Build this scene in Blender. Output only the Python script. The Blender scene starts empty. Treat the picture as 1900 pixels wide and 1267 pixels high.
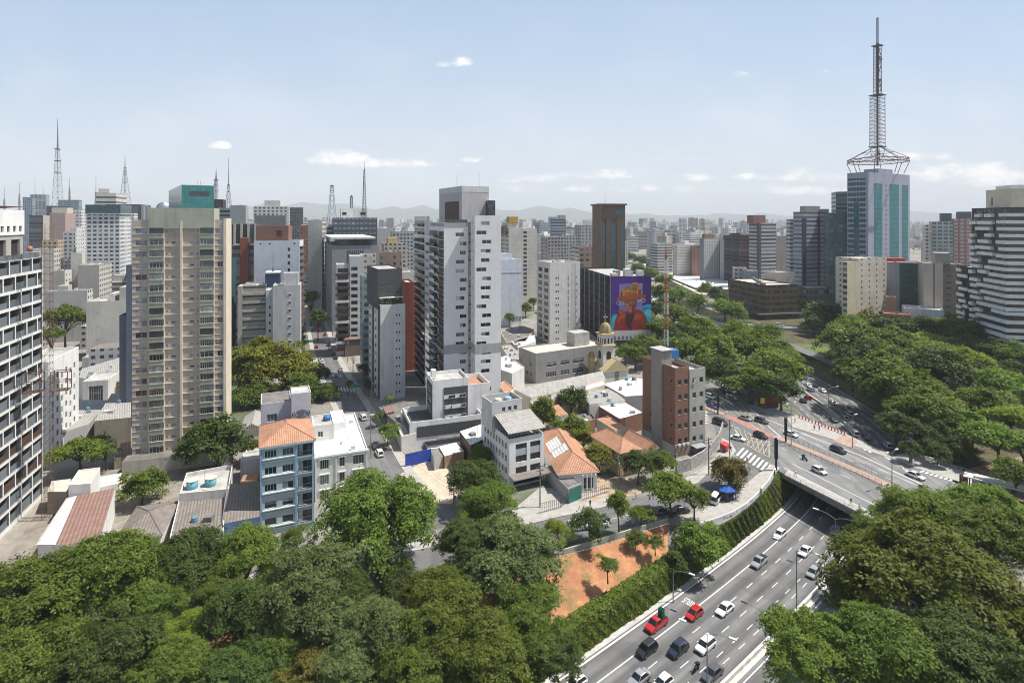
import bpy, math, random
import numpy as np
from math import sin, cos, tan, atan2, pi, sqrt, radians as rad
from mathutils import Vector, Matrix
from mathutils.geometry import tessellate_polygon
random.seed(7)
S = bpy.context.scene
COL = S.collection
# ---------------------------------------------------------------- camera, sky, sun, exposure
FPX, HOR, CXP, CAMH = 1040.0, 408.0, 950.0, 66.0
cam = bpy.data.cameras.new('camera'); co = bpy.data.objects.new('camera', cam); COL.objects.link(co)
co.location = (0, 0, CAMH); co.rotation_euler = (pi / 2, 0, 0)
cam.sensor_width = 36; cam.lens = 36 * FPX / 1900; cam.shift_y = -(633.5 - HOR) / 1900
cam.clip_start = 0.5; cam.clip_end = 60000
S.camera = co
SUN_EL, SUN_AZ = rad(62), rad(4)      # azimuth measured from +X towards +Y
sd = Vector((cos(SUN_EL) * cos(SUN_AZ), cos(SUN_EL) * sin(SUN_AZ), sin(SUN_EL)))
sl = bpy.data.lights.new('sun', 'SUN'); sl.energy = 5.0; sl.angle = rad(0.53); sl.color = (1, .955, .88)
so = bpy.data.objects.new('sun', sl); COL.objects.link(so); so.rotation_euler = sd.to_track_quat('Z', 'Y').to_euler()
W = bpy.data.worlds.new('World'); S.world = W; W.use_nodes = True
S.view_settings.view_transform = 'Standard'; S.view_settings.look = 'None'
S.view_settings.exposure = 0.42; S.view_settings.gamma = 1
S.cycles.use_denoising = True; S.cycles.filter_width = 1.0
S.cycles.max_bounces = 6; S.cycles.volume_bounces = 0; S.cycles.transparent_max_bounces = 6
S.cycles.diffuse_bounces = 3; S.cycles.glossy_bounces = 2; S.cycles.caustics_reflective = False; S.cycles.caustics_refractive = False

class NT:
    "small helper to wire shader nodes"
    def __init__(s, tree): s.t = tree; s.n = tree.nodes; s.l = tree.links
    def add(s, typ, **kw):
        nd = s.n.new(typ)
        for k, v in kw.items(): setattr(nd, k, v)
        return nd
    def put(s, sock, v):
        if isinstance(v, bpy.types.NodeSocket): s.l.new(v, sock)
        elif v is not None: sock.default_value = v
    def m(s, op, a, b=None, c=None, clamp=False):
        nd = s.add('ShaderNodeMath', operation=op, use_clamp=clamp)
        for i, v in enumerate((a, b, c)): s.put(nd.inputs[i], v) if v is not None else None
        return nd.outputs[0]
    def mix(s, f, a, b, blend='MIX'):
        nd = s.add('ShaderNodeMix', data_type='RGBA', blend_type=blend)
        s.put(nd.inputs[0], f); s.put(nd.inputs[6], a); s.put(nd.inputs[7], b)
        return nd.outputs[2]
    def noise(s, vec, scale, detail=4, rough=.55):
        nd = s.add('ShaderNodeTexNoise'); s.put(nd.inputs['Vector'], vec)
        nd.inputs['Scale'].default_value = scale; nd.inputs['Detail'].default_value = detail; nd.inputs['Roughness'].default_value = rough
        return nd.outputs[0]
    def ramp(s, v, a, b, lo=0., hi=1.):
        nd = s.add('ShaderNodeMapRange', interpolation_type='SMOOTHSTEP'); s.put(nd.inputs[0], v)
        for i, q in enumerate((a, b, lo, hi)): nd.inputs[i + 1].default_value = q
        return nd.outputs[0]
def c4(c): return (c[0], c[1], c[2], 1)

def build_world():
    t = NT(W.node_tree); t.n.clear()
    sky = t.add('ShaderNodeTexSky', sky_type='NISHITA', sun_disc=False)
    sky.sun_elevation = SUN_EL; sky.sun_rotation = pi / 2 - SUN_AZ
    sky.altitude = 700; sky.air_density = 1.0; sky.dust_density = 3.0; sky.ozone_density = 1.0
    d = t.add('ShaderNodeTexCoord').outputs['Generated']
    sp = t.add('ShaderNodeSeparateXYZ'); t.l.new(d, sp.inputs[0])
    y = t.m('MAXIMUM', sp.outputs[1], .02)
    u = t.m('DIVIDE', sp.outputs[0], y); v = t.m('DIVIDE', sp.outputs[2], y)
    cb = t.add('ShaderNodeCombineXYZ'); t.l.new(u, cb.inputs[0]); t.l.new(t.m('MULTIPLY', v, 1.7), cb.inputs[1])
    nz = t.noise(cb.outputs[0], 17, 8, .6); big = t.noise(cb.outputs[0], 5, 4, .5)
    tot = None
    CL = [(402, 272, 24, 9, 1.15), (622, 296, 50, 17, 1.35), (725, 306, 110, 10, .95), (822, 118, 55, 12, .7), (880, 298, 22, 6, .8), (1112, 326, 65, 12, .95), (980, 334, 60, 11, .85),
          (1382, 142, 26, 9, .65), (1400, 330, 40, 8, .75), (1500, 328, 90, 18, .8), (1715, 293, 60, 10, .8), (1730, 326, 95, 20, 1.05), (1860, 330, 120, 26, 1.1), (1290, 332, 40, 9, .7),
          (1570, 132, 40, 7, .5), (1440, 356, 120, 11, .7), (1200, 352, 120, 9, .6), (1000, 352, 150, 8, .55), (2150, 300, 160, 40, 1.2), (-250, 300, 180, 40, 1.1)]
    for px, py, a, b, k in [(q[0], q[1], q[2] * 1.2, q[3] * 1.2, q[4]) for q in CL]:
        e = t.m('POWER', t.m('DIVIDE', t.m('SUBTRACT', u, (px - CXP) / FPX), a / FPX), 2)
        dv = t.m('DIVIDE', t.m('SUBTRACT', v, (HOR - py) / FPX), b / FPX)
        dv = t.m('MAXIMUM', dv, t.m('MULTIPLY', dv, -1.8))
        e2 = t.m('SUBTRACT', k, t.m('ADD', t.m('MULTIPLY', e, k * .75), t.m('MULTIPLY', t.m('POWER', dv, 2), k * .75)))
        tot = e2 if tot is None else t.m('MAXIMUM', tot, e2)
    body = t.m('ADD', tot, t.m('MULTIPLY', t.m('SUBTRACT', nz, .56), 3.6))
    al = t.ramp(body, -.05, 1.0, 0, .9)
    al = t.m('MULTIPLY', al, t.ramp(tot, -.05, .3))
    cw = t.add('ShaderNodeCombineXYZ'); t.l.new(t.m('MULTIPLY', u, .55), cw.inputs[0]); t.l.new(t.m('MULTIPLY', v, 3.2), cw.inputs[1])
    wisp = t.m('MULTIPLY', t.ramp(t.noise(cw.outputs[0], 9, 8, .62), .50, .78, 0, .5), t.ramp(v, .20, .04))
    veil = t.m('MAXIMUM', t.m('MULTIPLY', t.ramp(big, .42, .75, 0, .3), t.ramp(v, .5, .02)), wisp)
    lum = t.ramp(t.m('ADD', nz, t.m('MULTIPLY', tot, .2)), .4, .85, 8.2, 10.5)
    ccol = t.mix(1, c4((1, .985, .965)), lum, 'MULTIPLY')
    # pale summer haze high in the air: whitens the blue, most near the horizon
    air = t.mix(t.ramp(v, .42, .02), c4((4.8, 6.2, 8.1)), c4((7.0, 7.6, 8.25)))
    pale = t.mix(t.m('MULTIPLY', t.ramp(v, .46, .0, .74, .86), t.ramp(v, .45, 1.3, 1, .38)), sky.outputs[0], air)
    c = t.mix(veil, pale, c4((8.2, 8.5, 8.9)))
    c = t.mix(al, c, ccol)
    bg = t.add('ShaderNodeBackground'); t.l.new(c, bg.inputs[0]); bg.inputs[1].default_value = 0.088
    out = t.add('ShaderNodeOutputWorld'); t.l.new(bg.outputs[0], out.inputs[0])
build_world()

# ---------------------------------------------------------------- photo -> place helpers
def P(px, py, z=0.0):
    Y = FPX * (CAMH - z) / (py - HOR); return Vector(((px - CXP) * Y / FPX, Y, z))
def XP(px, Y): return (px - CXP) * Y / FPX
def ZP(py, Y): return CAMH - (py - HOR) * Y / FPX

# ---------------------------------------------------------------- materials
MC = {}
def mat(name, col, rough=.85, var=.14, scale=.4, metal=0., streak=0., spec=.3, bump=0., fine=True):
    if name in MC: return MC[name]
    m = bpy.data.materials.new(name); m.use_nodes = True; t = NT(m.node_tree)
    b = t.n['Principled BSDF']; b.inputs['Roughness'].default_value = rough; b.inputs['Metallic'].default_value = metal
    b.inputs['Specular IOR Level'].default_value = spec
    pos = t.add('ShaderNodeNewGeometry').outputs['Position']
    f = t.ramp(t.noise(pos, scale, 5, .6), .3, .7, 1 - var, 1 + var)
    if fine: f = t.m('MULTIPLY', f, t.ramp(t.noise(pos, scale * 14, 2), .3, .7, 1 - var * .5, 1 + var * .5))
    if streak:
        mp = t.add('ShaderNodeMapping'); mp.inputs['Scale'].default_value = (1., 1., .045); t.l.new(pos, mp.inputs[0])
        st_ = t.m('MULTIPLY', t.ramp(t.noise(mp.outputs[0], .9, 5, .65), .46, .78), t.ramp(t.noise(pos, .09, 3), .38, .62))
        f = t.m('MULTIPLY', f, t.m('SUBTRACT', 1, t.m('MULTIPLY', st_, streak * 1.3)))
    c = t.mix(1, c4(col), f, 'MULTIPLY')
    t.l.new(c, b.inputs['Base Color'])
    if bump:
        bp = t.add('ShaderNodeBump'); bp.inputs['Strength'].default_value = bump; bp.inputs['Distance'].default_value = .05
        t.l.new(t.noise(pos, 6, 4), bp.inputs['Height']); t.l.new(bp.outputs[0], b.inputs['Normal'])
    MC[name] = m; return m
def mat_rib(name, col, col2, pitch=.5, rough=.7, spec=.3, metal=0., var=.12):
    "corrugated sheets or tile rows running along uv v"
    if name in MC: return MC[name]
    m = mat(name, col, rough, var, .5, metal, 0, spec); t = NT(m.node_tree); b = t.n['Principled BSDF']
    src = b.inputs['Base Color'].links[0].from_socket
    uv = t.add('ShaderNodeUVMap').outputs[0]; sp = t.add('ShaderNodeSeparateXYZ'); t.l.new(uv, sp.inputs[0])
    w = t.m('SINE', t.m('MULTIPLY', sp.outputs[0], 2 * pi / pitch))
    rows = t.m('FRACT', t.m('DIVIDE', sp.outputs[1], pitch * 2.2))
    pos = t.add('ShaderNodeNewGeometry').outputs['Position']
    patch = t.ramp(t.noise(pos, .9, 5, .7), .45, .7)
    c = t.mix(t.m('MULTIPLY', patch, .6), src, c4(col2))
    c = t.mix(t.ramp(w, -.3, -1., 0, .45), c, c4((col2[0] * .5, col2[1] * .5, col2[2] * .5)))
    c = t.mix(t.ramp(rows, .16, .0, 0, .3), c, c4((col2[0] * .45, col2[1] * .45, col2[2] * .45)))
    t.l.new(c, b.inputs['Base Color'])
    bp = t.add('ShaderNodeBump'); bp.inputs['Strength'].default_value = .5; bp.inputs['Distance'].default_value = .06
    t.l.new(w, bp.inputs['Height']); t.l.new(bp.outputs[0], b.inputs['Normal'])
    return m
def mat_glass(name, col, rough=.08, spec=.6, tiles=0., var=.35, streak=0):
    "window glass: dark with a sky reflection; panes differ a little"
    if name in MC: return MC[name]
    m = bpy.data.materials.new(name); m.use_nodes = True; t = NT(m.node_tree); b = t.n['Principled BSDF']
    b.inputs['Roughness'].default_value = rough; b.inputs['Specular IOR Level'].default_value = spec
    pos = t.add('ShaderNodeNewGeometry').outputs['Position']
    rnd = t.add('ShaderNodeObjectInfo').outputs['Random']
    f = t.ramp(t.noise(pos, .55, 2), .35, .65, 1 - var, 1 + var)
    f = t.m('MULTIPLY', f, t.m('MULTIPLY_ADD', rnd, .8, .6))
    t.l.new(t.mix(1, c4(col), f, 'MULTIPLY'), b.inputs['Base Color'])
    MC[name] = m; return m
def mat_facade(name, wall, glass, pu, fu, pv, fv, v0=0., var=.1, rnd=.5, rough=.7, streak=.12, grid=None):
    "far facade: rows of windows drawn from the wall's own uv in metres (u along, v up)"
    if name in MC: return MC[name]
    m = mat(name, wall, rough, var, .12, 0, streak); t = NT(m.node_tree); b = t.n['Principled BSDF']
    src = b.inputs['Base Color'].links[0].from_socket
    uv = t.add('ShaderNodeUVMap').outputs[0]; sp = t.add('ShaderNodeSeparateXYZ'); t.l.new(uv, sp.inputs[0])
    uu = t.m('DIVIDE', sp.outputs[0], pu); vv = t.m('DIVIDE', t.m('SUBTRACT', sp.outputs[1], v0), pv)
    a = t.m('ABSOLUTE', t.m('SUBTRACT', t.m('FRACT', uu), .5)); c = t.m('ABSOLUTE', t.m('SUBTRACT', t.m('FRACT', vv), .5))
    w = t.m('MULTIPLY', t.m('LESS_THAN', a, fu / 2), t.m('LESS_THAN', c, fv / 2))
    w = t.m('MULTIPLY', w, t.m('GREATER_THAN', sp.outputs[1], .01))
    cb = t.add('ShaderNodeCombineXYZ'); t.l.new(t.m('FLOOR', uu), cb.inputs[0]); t.l.new(t.m('FLOOR', vv), cb.inputs[1])
    wn = t.add('ShaderNodeTexWhiteNoise'); t.l.new(cb.outputs[0], wn.inputs[0])
    g = t.mix(t.m('MULTIPLY', t.m('POWER', wn.outputs[0], 3), rnd), c4(glass), c4((.42, .43, .42)))
    if grid: g = t.mix(t.m('GREATER_THAN', a, fu / 2 - grid), g, c4(wall))
    t.l.new(t.mix(w, src, g), b.inputs['Base Color'])
    t.l.new(t.m('SUBTRACT', rough, t.m('MULTIPLY', w, rough - .2)), b.inputs['Roughness'])
    return m

# ---------------------------------------------------------------- mesh builder
class MB:
    def __init__(s): s.v = []; s.f = []; s.mi = []; s.uv = []; s.k = {}
    def vert(s, p):
        key = (round(p[0], 3), round(p[1], 3), round(p[2], 3))
        i = s.k.get(key)
        if i is None: i = s.k[key] = len(s.v); s.v.append((p[0], p[1], p[2]))
        return i
    def face(s, pts, mi=0, uv=None):
        ids = [s.vert(p) for p in pts]
        if len(set(ids)) < 3: return
        if len(set(ids)) < len(ids):
            keep = [i for i in range(len(ids)) if ids[i] != ids[i - 1]]
            ids = [ids[i] for i in keep]; uv = [uv[i] for i in keep] if uv else None
        s.f.append(ids); s.mi.append(mi); s.uv.append(uv or [(0, 0)] * len(ids))
    def quadm(s, a, b, c, d, mi=0):
        "quad with uv in metres: u along a-b, v along a-d"
        A, B, D = Vector(a), Vector(b), Vector(d); L = (B - A).length; Hh = (D - A).length
        s.face((a, b, c, d), mi, [(0, 0), (L, 0), (L, Hh), (0, Hh)])
    def box(s, x0, x1, y0, y1, z0, z1, mi=0, top=None, bottom=True):
        t = mi if top is None else top
        u = 0
        for (a, b) in (((x0, y0), (x1, y0)), ((x1, y0), (x1, y1)), ((x1, y1), (x0, y1)), ((x0, y1), (x0, y0))):
            L = abs(a[0] - b[0]) + abs(a[1] - b[1]); h = z1 - z0
            s.face(((*a, z0), (*b, z0), (*b, z1), (*a, z1)), mi, [(u, 0), (u + L, 0), (u + L, h), (u, h)]); u += math.ceil(L)
        s.face(((x0, y0, z1), (x1, y0, z1), (x1, y1, z1), (x0, y1, z1)), t, [(x0, y0), (x1, y0), (x1, y1), (x0, y1)] if top is not None else None)
        if bottom: s.face(((x0, y1, z0), (x1, y1, z0), (x1, y0, z0), (x0, y0, z0)), mi)
    def tube(s, pts, r, n=6, mi=0, cap=True):
        pts = [Vector(p) for p in pts]; rs = r if isinstance(r, (list, tuple)) else [r] * len(pts); rings = []
        base = len(s.v)
        for i, p in enumerate(pts):
            d = (pts[min(i + 1, len(pts) - 1)] - pts[max(i - 1, 0)])
            d = d.normalized() if d.length > 1e-6 else Vector((0, 0, 1))
            a = d.cross(Vector((0, 0, 1)) if abs(d.z) < .9 else Vector((1, 0, 0))).normalized(); b = d.cross(a)
            ring = []
            for k in range(n):
                an = 2 * pi * k / n; q = p + (a * cos(an) + b * sin(an)) * rs[i]
                ring.append(len(s.v)); s.v.append(tuple(q))
            rings.append(ring)
        for i in range(len(rings) - 1):
            for k in range(n):
                s.f.append([rings[i][k], rings[i][(k + 1) % n], rings[i + 1][(k + 1) % n], rings[i + 1][k]]); s.mi.append(mi); s.uv.append([(0, 0)] * 4)
        if cap:
            for rg in (rings[0][::-1], rings[-1]): s.f.append(list(rg)); s.mi.append(mi); s.uv.append([(0, 0)] * n)
    def lathe(s, prof, n=16, mi=0, c=(0, 0)):
        rings = []
        for r, z in prof:
            rings.append([]); 
            for k in range(n):
                a = 2 * pi * k / n; rings[-1].append(len(s.v)); s.v.append((c[0] + r * cos(a), c[1] + r * sin(a), z))
        for i in range(len(rings) - 1):
            for k in range(n):
                s.f.append([rings[i][k], rings[i][(k + 1) % n], rings[i + 1][(k + 1) % n], rings[i + 1][k]]); s.mi.append(mi); s.uv.append([(0, 0)] * 4)
        s.f.append(rings[-1]); s.mi.append(mi); s.uv.append([(0, 0)] * n)
        s.f.append(rings[0][::-1]); s.mi.append(mi); s.uv.append([(0, 0)] * n)
    def bar(s, a, b, w, mi=0): s.tube([a, b], w, 4, mi, False)
    def poly(s, pts, mi=0):
        tri = tessellate_polygon([[Vector(p) for p in pts]])
        n = (Vector(pts[1]) - Vector(pts[0])).cross(Vector(pts[-1]) - Vector(pts[0]))
        for t in tri:
            q = [pts[i] for i in t]; nn = (Vector(q[1]) - Vector(q[0])).cross(Vector(q[2]) - Vector(q[0]))
            if nn.z < 0: q = q[::-1]
            s.face(q, mi, [(p[0], p[1]) for p in q])
    def mesh(s, name, mats, smooth=False):
        me = bpy.data.meshes.new(name); me.from_pydata(s.v, [], s.f)
        for m in (mats if isinstance(mats, (list, tuple)) else [mats]): me.materials.append(m)
        me.polygons.foreach_set('material_index', s.mi)
        ul = me.uv_layers.new(name='UVMap'); flat = [c for f in s.uv for uv in f for c in uv]
        ul.data.foreach_set('uv', flat)
        if smooth: me.polygons.foreach_set('use_smooth', [True] * len(s.f))
        me.update(); return me
    def build(s, name, mats, parent=None, smooth=False, **tags):
        o = bpy.data.objects.new(name, s.mesh(name, mats, smooth)); COL.objects.link(o)
        if parent: o.parent = parent
        for k, v in tags.items():
            if v: o[{'cat': 'category'}.get(k, k)] = v
        return o
def place(name, mesh, parent=None, loc=(0, 0, 0), rz=0, scale=None, **tags):
    o = bpy.data.objects.new(name, mesh); COL.objects.link(o); o.location = loc; o.rotation_euler = (0, 0, rz)
    if scale: o.scale = scale
    if parent: o.parent = parent
    for k, v in tags.items():
        if v: o[{'cat': 'category'}.get(k, k)] = v
    return o
def thing(name, label, cat, loc=(0, 0, 0), rz=0, group=None):
    return place(name, None, None, loc, rz, None, label=label, cat=cat, group=group)

def cr(pts, step=3.):
    "smooth polyline through points, resampled"
    pts = [Vector((*p[:2], p[2] if len(p) > 2 else 0)) for p in pts]; out = []
    q = [2 * pts[0] - pts[1]] + pts + [2 * pts[-1] - pts[-2]]
    for i in range(1, len(q) - 2):
        n = max(2, int((q[i + 1] - q[i]).length / step))
        for k in range(n):
            t = k / n; a, b, c, d = q[i - 1:i + 3]
            out.append(.5 * ((2 * b) + (c - a) * t + (2 * a - 5 * b + 4 * c - d) * t * t + (3 * b - a - 3 * c + d) * t ** 3))
    out.append(pts[-1]); return out
def offs(line, o, z=None):
    "points of a polyline moved o metres to its right"
    r = []
    for i, p in enumerate(line):
        d = (line[min(i + 1, len(line) - 1)] - line[max(i - 1, 0)]); d.z = 0; d.normalize()
        r.append(Vector((p.x + d.y * o, p.y - d.x * o, p.z if z is None else z)))
    return r
def strip(mb, A, B, mi=0):
    s = 0
    for i in range(len(A) - 1):
        l = (A[i + 1] - A[i]).length; w0 = (A[i] - B[i]).length; w1 = (A[i + 1] - B[i + 1]).length
        mb.face((B[i], B[i + 1], A[i + 1], A[i]), mi, [(w0, s), (w1, s + l), (0, s + l), (0, s)]); s += l
def dashes(mb, line, o, w, on, period, z, start=0., s0=0, s1=1e9):
    acc = 0; L = offs(line, o, z); A = offs(line, o - w / 2, z); B = offs(line, o + w / 2, z)
    cum = [0]
    for i in range(len(L) - 1): cum.append(cum[-1] + (L[i + 1] - L[i]).length)
    def at(Q, s):
        for i in range(len(cum) - 1):
            if cum[i + 1] >= s: return Q[i].lerp(Q[i + 1], (s - cum[i]) / max(1e-6, cum[i + 1] - cum[i]))
        return Q[-1]
    s = max(start, s0)
    while s + on < min(cum[-1], s1):
        mb.face((at(A, s), at(B, s), at(B, s + on), at(A, s + on))); s += period
# ---------------------------------------------------------------- setting: ground, freeway trench, streets, bridge
FZ = -7.0
LF = cr([(-170, -10), (-110, 14), (-60, 41), (-22, 66.5), (8.8, 90.2), (39, 114.7), (60.8, 133.7), (77, 150), (91, 171), (100, 195), (105, 225), (107, 260), (108, 300), (108, 360), (104, 420), (100, 470)], 3)
RF = offs(LF, 34.5); RG = offs(LF, 41.0)
iB = min(range(len(LF)), key=lambda i: (LF[i] - Vector((76, 149, 0))).length)
U1 = cr([(-180, 52), (-100, 84), (-60, 96), (-34, 103), (-10, 107), (10, 110.5), (34, 122)], 3)
U2 = cr([(34.4, 121.6), (41, 119.6), (49.3, 124.6), (59, 134), (66, 142.3), (70.5, 149)], 2)
UP = U1 + U2 + offs(LF[iB + 1:], -1.2)
def resamp(pts, n):
    cum = [0]
    for i in range(len(pts) - 1): cum.append(cum[-1] + (pts[i + 1] - pts[i]).length)
    out = []; j = 0
    for k in range(n):
        s = cum[-1] * k / (n - 1)
        while j < len(cum) - 2 and cum[j + 1] < s: j += 1
        out.append(pts[j].lerp(pts[j + 1], (s - cum[j]) / max(1e-6, cum[j + 1] - cum[j])))
    return out
def zset(pts, z): return [Vector((p.x, p.y, z)) for p in pts]

def mat_ground():
    m = mat('ground_mix', (.25, .23, .20), .95, .2, .05); t = NT(m.node_tree); b = t.n['Principled BSDF']
    src = b.inputs['Base Color'].links[0].from_socket; pos = t.add('ShaderNodeNewGeometry').outputs['Position']
    a = t.ramp(t.noise(pos, .03, 6, .6), .48, .62); g = t.ramp(t.noise(pos, .012, 5, .6), .50, .60)
    c = t.mix(t.m('MULTIPLY', a, .8), src, c4((.17, .165, .16))); c = t.mix(t.m('MULTIPLY', g, .8), c, c4((.06, .085, .03)))
    t.l.new(c, b.inputs['Base Color']); return m
def mat_soil(name, a, b2, g, gs=.5):
    m = mat(name, a, .95, .2, .5, bump=.6); t = NT(m.node_tree); b = t.n['Principled BSDF']
    src = b.inputs['Base Color'].links[0].from_socket; pos = t.add('ShaderNodeNewGeometry').outputs['Position']
    c = t.mix(t.ramp(t.noise(pos, .22, 6, .65), .42, .62), src, c4(b2)); c = t.mix(t.m('MULTIPLY', t.ramp(t.noise(pos, .33, 7, .7), .5, .62), gs), c, c4(g))
    t.l.new(c, b.inputs['Base Color']); return m
def mat_asphalt(name, col, track=0., pitch=3.3, off=0.):
    m = mat(name, col, .8, .1, .25, spec=.35); t = NT(m.node_tree); b = t.n['Principled BSDF']
    src = b.inputs['Base Color'].links[0].from_socket; pos = t.add('ShaderNodeNewGeometry').outputs['Position']
    uv = t.add('ShaderNodeUVMap').outputs[0]; sp = t.add('ShaderNodeSeparateXYZ'); t.l.new(uv, sp.inputs[0])
    mp = t.add('ShaderNodeMapping'); mp.inputs['Scale'].default_value = (1.3, .035, 1); t.l.new(uv, mp.inputs[0])
    f = t.ramp(t.noise(mp.outputs[0], 1, 4, .6), .35, .7, 1.12, .82)
    if track:
        w = t.m('COSINE', t.m('MULTIPLY', t.m('SUBTRACT', sp.outputs[0], off), 2 * pi / pitch))
        f = t.m('MULTIPLY', f, t.m('MULTIPLY_ADD', w, -track, 1.0))
    patch = t.ramp(t.noise(pos, .11, 2, .2), .57, .6, 1, .86)
    t.l.new(t.mix(1, src, t.m('MULTIPLY', f, patch), 'MULTIPLY'), b.inputs['Base Color']); return m
GROUND = mat_ground(); ASPH = mat_asphalt('asphalt', (.145, .143, .142)); FWAY = mat_asphalt('freeway_asphalt', (.14, .138, .136), .24, 3.3, 1.2)
DECK = mat_asphalt('deck_concrete_asphalt', (.185, .183, .178), .05, 3.4)
PAVE = mat('pavement_concrete', (.36, .34, .31), .9, .12, .6); KERB = mat('kerb_concrete', (.45, .44, .42), .9)
WHITE = mat('road_paint_white', (.68, .67, .64), .7, .12, 2.); YELLOW = mat('road_paint_yellow', (.50, .44, .27), .7, .12, 2.)
REDLANE = mat('bike_lane_red', (.34, .175, .145), .85, .12, 1.); SALMON = mat('median_salmon', (.36, .255, .205), .9, .14, 1.)
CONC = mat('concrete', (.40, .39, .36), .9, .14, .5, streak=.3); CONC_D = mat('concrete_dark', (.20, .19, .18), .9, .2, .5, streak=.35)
REDSOIL = mat_soil('red_soil', (.44, .215, .11), (.33, .15, .075), (.18, .15, .06), .7); PARK = mat_soil('park_soil', (.115, .085, .05), (.06, .07, .025), (.04, .062, .018), 1.)
LAWN = mat_soil('lawn', (.10, .14, .035), (.13, .15, .05), (.06, .10, .02), .8)

ring = [Vector((-15500, -300, 0)), Vector((-180, -300, 0)), Vector((-180, 20, 0))] + UP + list(reversed(RG)) + [Vector((RG[0].x, -300, 0)), Vector((15500, -300, 0)), Vector((15500, 15000, 0)), Vector((-15500, 15000, 0))]
g = MB(); g.poly([(p.x, p.y, 0) for p in ring]); g.build('ground', GROUND, kind='structure')
# freeway bed
f = MB(); strip(f, offs(LF, -1.3, FZ), offs(LF, 35.5, FZ)); f.build('freeway', FWAY, kind='structure')
bk = MB()
N = 60; k0 = min(range(len(LF)), key=lambda i: (LF[i] - Vector((37, 113, 0))).length)
lowA = resamp(offs(LF[:k0], -4.3), N)
strip(bk, zset(resamp(U1, N), -.05), zset(lowA, -3.9))
bk.build('red_earth_slope', REDSOIL, kind='structure')
rw = MB(); strip(rw, zset(lowA, -3.9), zset(resamp(offs(LF[:k0], -1.3), N), FZ))
lowB = resamp(offs(LF[k0 - 1:iB + 1], -1.3), 24); upB = resamp(U2, 24)
strip(rw, zset(upB, 0), zset(lowB, FZ))
lowA3 = resamp(offs(LF[:k0], -1.3), N)
rw.face([upB[0] * 1.0, Vector((U1[-1].x, U1[-1].y, -.05)), Vector((lowA[-1].x, lowA[-1].y, -3.9)), Vector((lowA3[-1].x, lowA3[-1].y, FZ)), Vector((lowB[0].x, lowB[0].y, FZ))])
e0, e1 = offs(LF[iB:], -1.2)[0], offs(LF[iB:], -1.3)[0]; rw.face([(upB[-1].x, upB[-1].y, 0), (lowB[-1].x, lowB[-1].y, FZ), (e1.x, e1.y, FZ), (e0.x, e0.y, 0)])
strip(rw, zset(offs(LF[iB:], -1.2), 0), zset(offs(LF[iB:], -1.3), FZ))
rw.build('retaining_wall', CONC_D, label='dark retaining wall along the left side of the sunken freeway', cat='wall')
rb = MB(); strip(rb, zset(RF, FZ), zset(RG, 0)); rb.build('right_bank', PARK, kind='structure')
kb = MB()
def kerbs(mb, line, o0, o1, z0, z1, mi=0):
    a, b = offs(line, o0, z1), offs(line, o1, z1); a0, b0 = offs(line, o0, z0), offs(line, o1, z0)
    strip(mb, a, b, mi); strip(mb, a0, a, mi); strip(mb, b, b0, mi)
kerbs(kb, LF, -1.25, -.15, FZ, FZ + .18)
kb.build('freeway_kerb', KERB, kind='structure')
md = MB(); kerbs(md, LF, 16.9, 18.1, FZ, FZ + .2); kerbs(md, LF, 17.1, 17.35, FZ + .2, FZ + .85)
md.build('median_barrier', mat('median_white', (.52, .50, .46), .85, .16, .6, streak=.2), label='low pale concrete barrier curving between the two freeway carriageways', cat='barrier')
mk = MB(); z = FZ + .015
for o, w in ((.2, .35), (4.25, .22), (16.45, .22), (18.7, .2), (33.6, .2)): strip(mk, offs(LF, o - w / 2, z), offs(LF, o + w / 2, z))
for o in (7.5, 10.7, 21.9, 25.2, 28.6): dashes(mk, LF, o, .15, 2.4, 6.3, z, start=1.5 * o % 6)
for o in (13.2, 14.6): dashes(mk, LF, o, .15, 2.0, 5.0, z, start=2)
mk.build('freeway_markings', WHITE, kind='structure')

def text_mesh(txt, size, ext=0.):
    cu = bpy.data.curves.new('lettering', 'FONT'); cu.body = txt; cu.size = size; cu.extrude = ext; cu.align_x = 'CENTER'; cu.align_y = 'CENTER'
    o = bpy.data.objects.new('lettering', cu); COL.objects.link(o); bpy.context.view_layer.update()
    me = bpy.data.meshes.new_from_object(o.evaluated_get(bpy.context.evaluated_depsgraph_get())); bpy.data.objects.remove(o); return me
me = text_mesh('ÔNIBUS', 1.5); me.materials.append(WHITE)
p0 = P(1283, 1119, FZ)
o = place('bus_lane_lettering', me, None, (p0.x, p0.y, FZ + .02), atan2(.777, -.63), (.62, 1.7, 1), kind='structure')

# ---- surface streets
def road(name, pts, w, m, z=.02, step=4): 
    L = cr(pts, step); r = MB(); strip(r, offs(L, -w / 2, z), offs(L, w / 2, z)); r.build(name, m, kind='structure'); return L
def pave(name, L, o0, o1, z=.14): 
    r = MB(); kerbs(r, L, o0, o1, 0, z); r.build(name, PAVE, kind='structure')
FS = road('front_street', [P(*q) for q in ((150, 1190), (400, 1130), (600, 1085), (740, 1055), (850, 1030), (950, 1006), (1050, 980), (1130, 962), (1210, 938), (1290, 912), (1350, 890), (1400, 864), (1440, 835))], 9, ASPH)
pave('pavement', FS[:-12], -8.0, -4.6); pave('pavement', FS[:-24], 4.5, 6.1)
SS = road('side_street', [P(*q) for q in ((800, 985), (760, 930), (722, 885), (698, 840), (672, 790), (645, 742), (625, 706), (609, 672), (598, 640), (590, 610), (583, 580), (577, 555))], 8.6, ASPH, .03)
pave('pavement', SS[4:-8], 4.3, 6.8); pave('pavement', SS[4:-8], -6.4, -4.3)
xs = MB(); xs.poly([P(630, 708, .026), P(700, 700, .026), P(720, 716, .026), P(645, 728, .026)]); xs.build('cross_street', ASPH, kind='structure')
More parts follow.
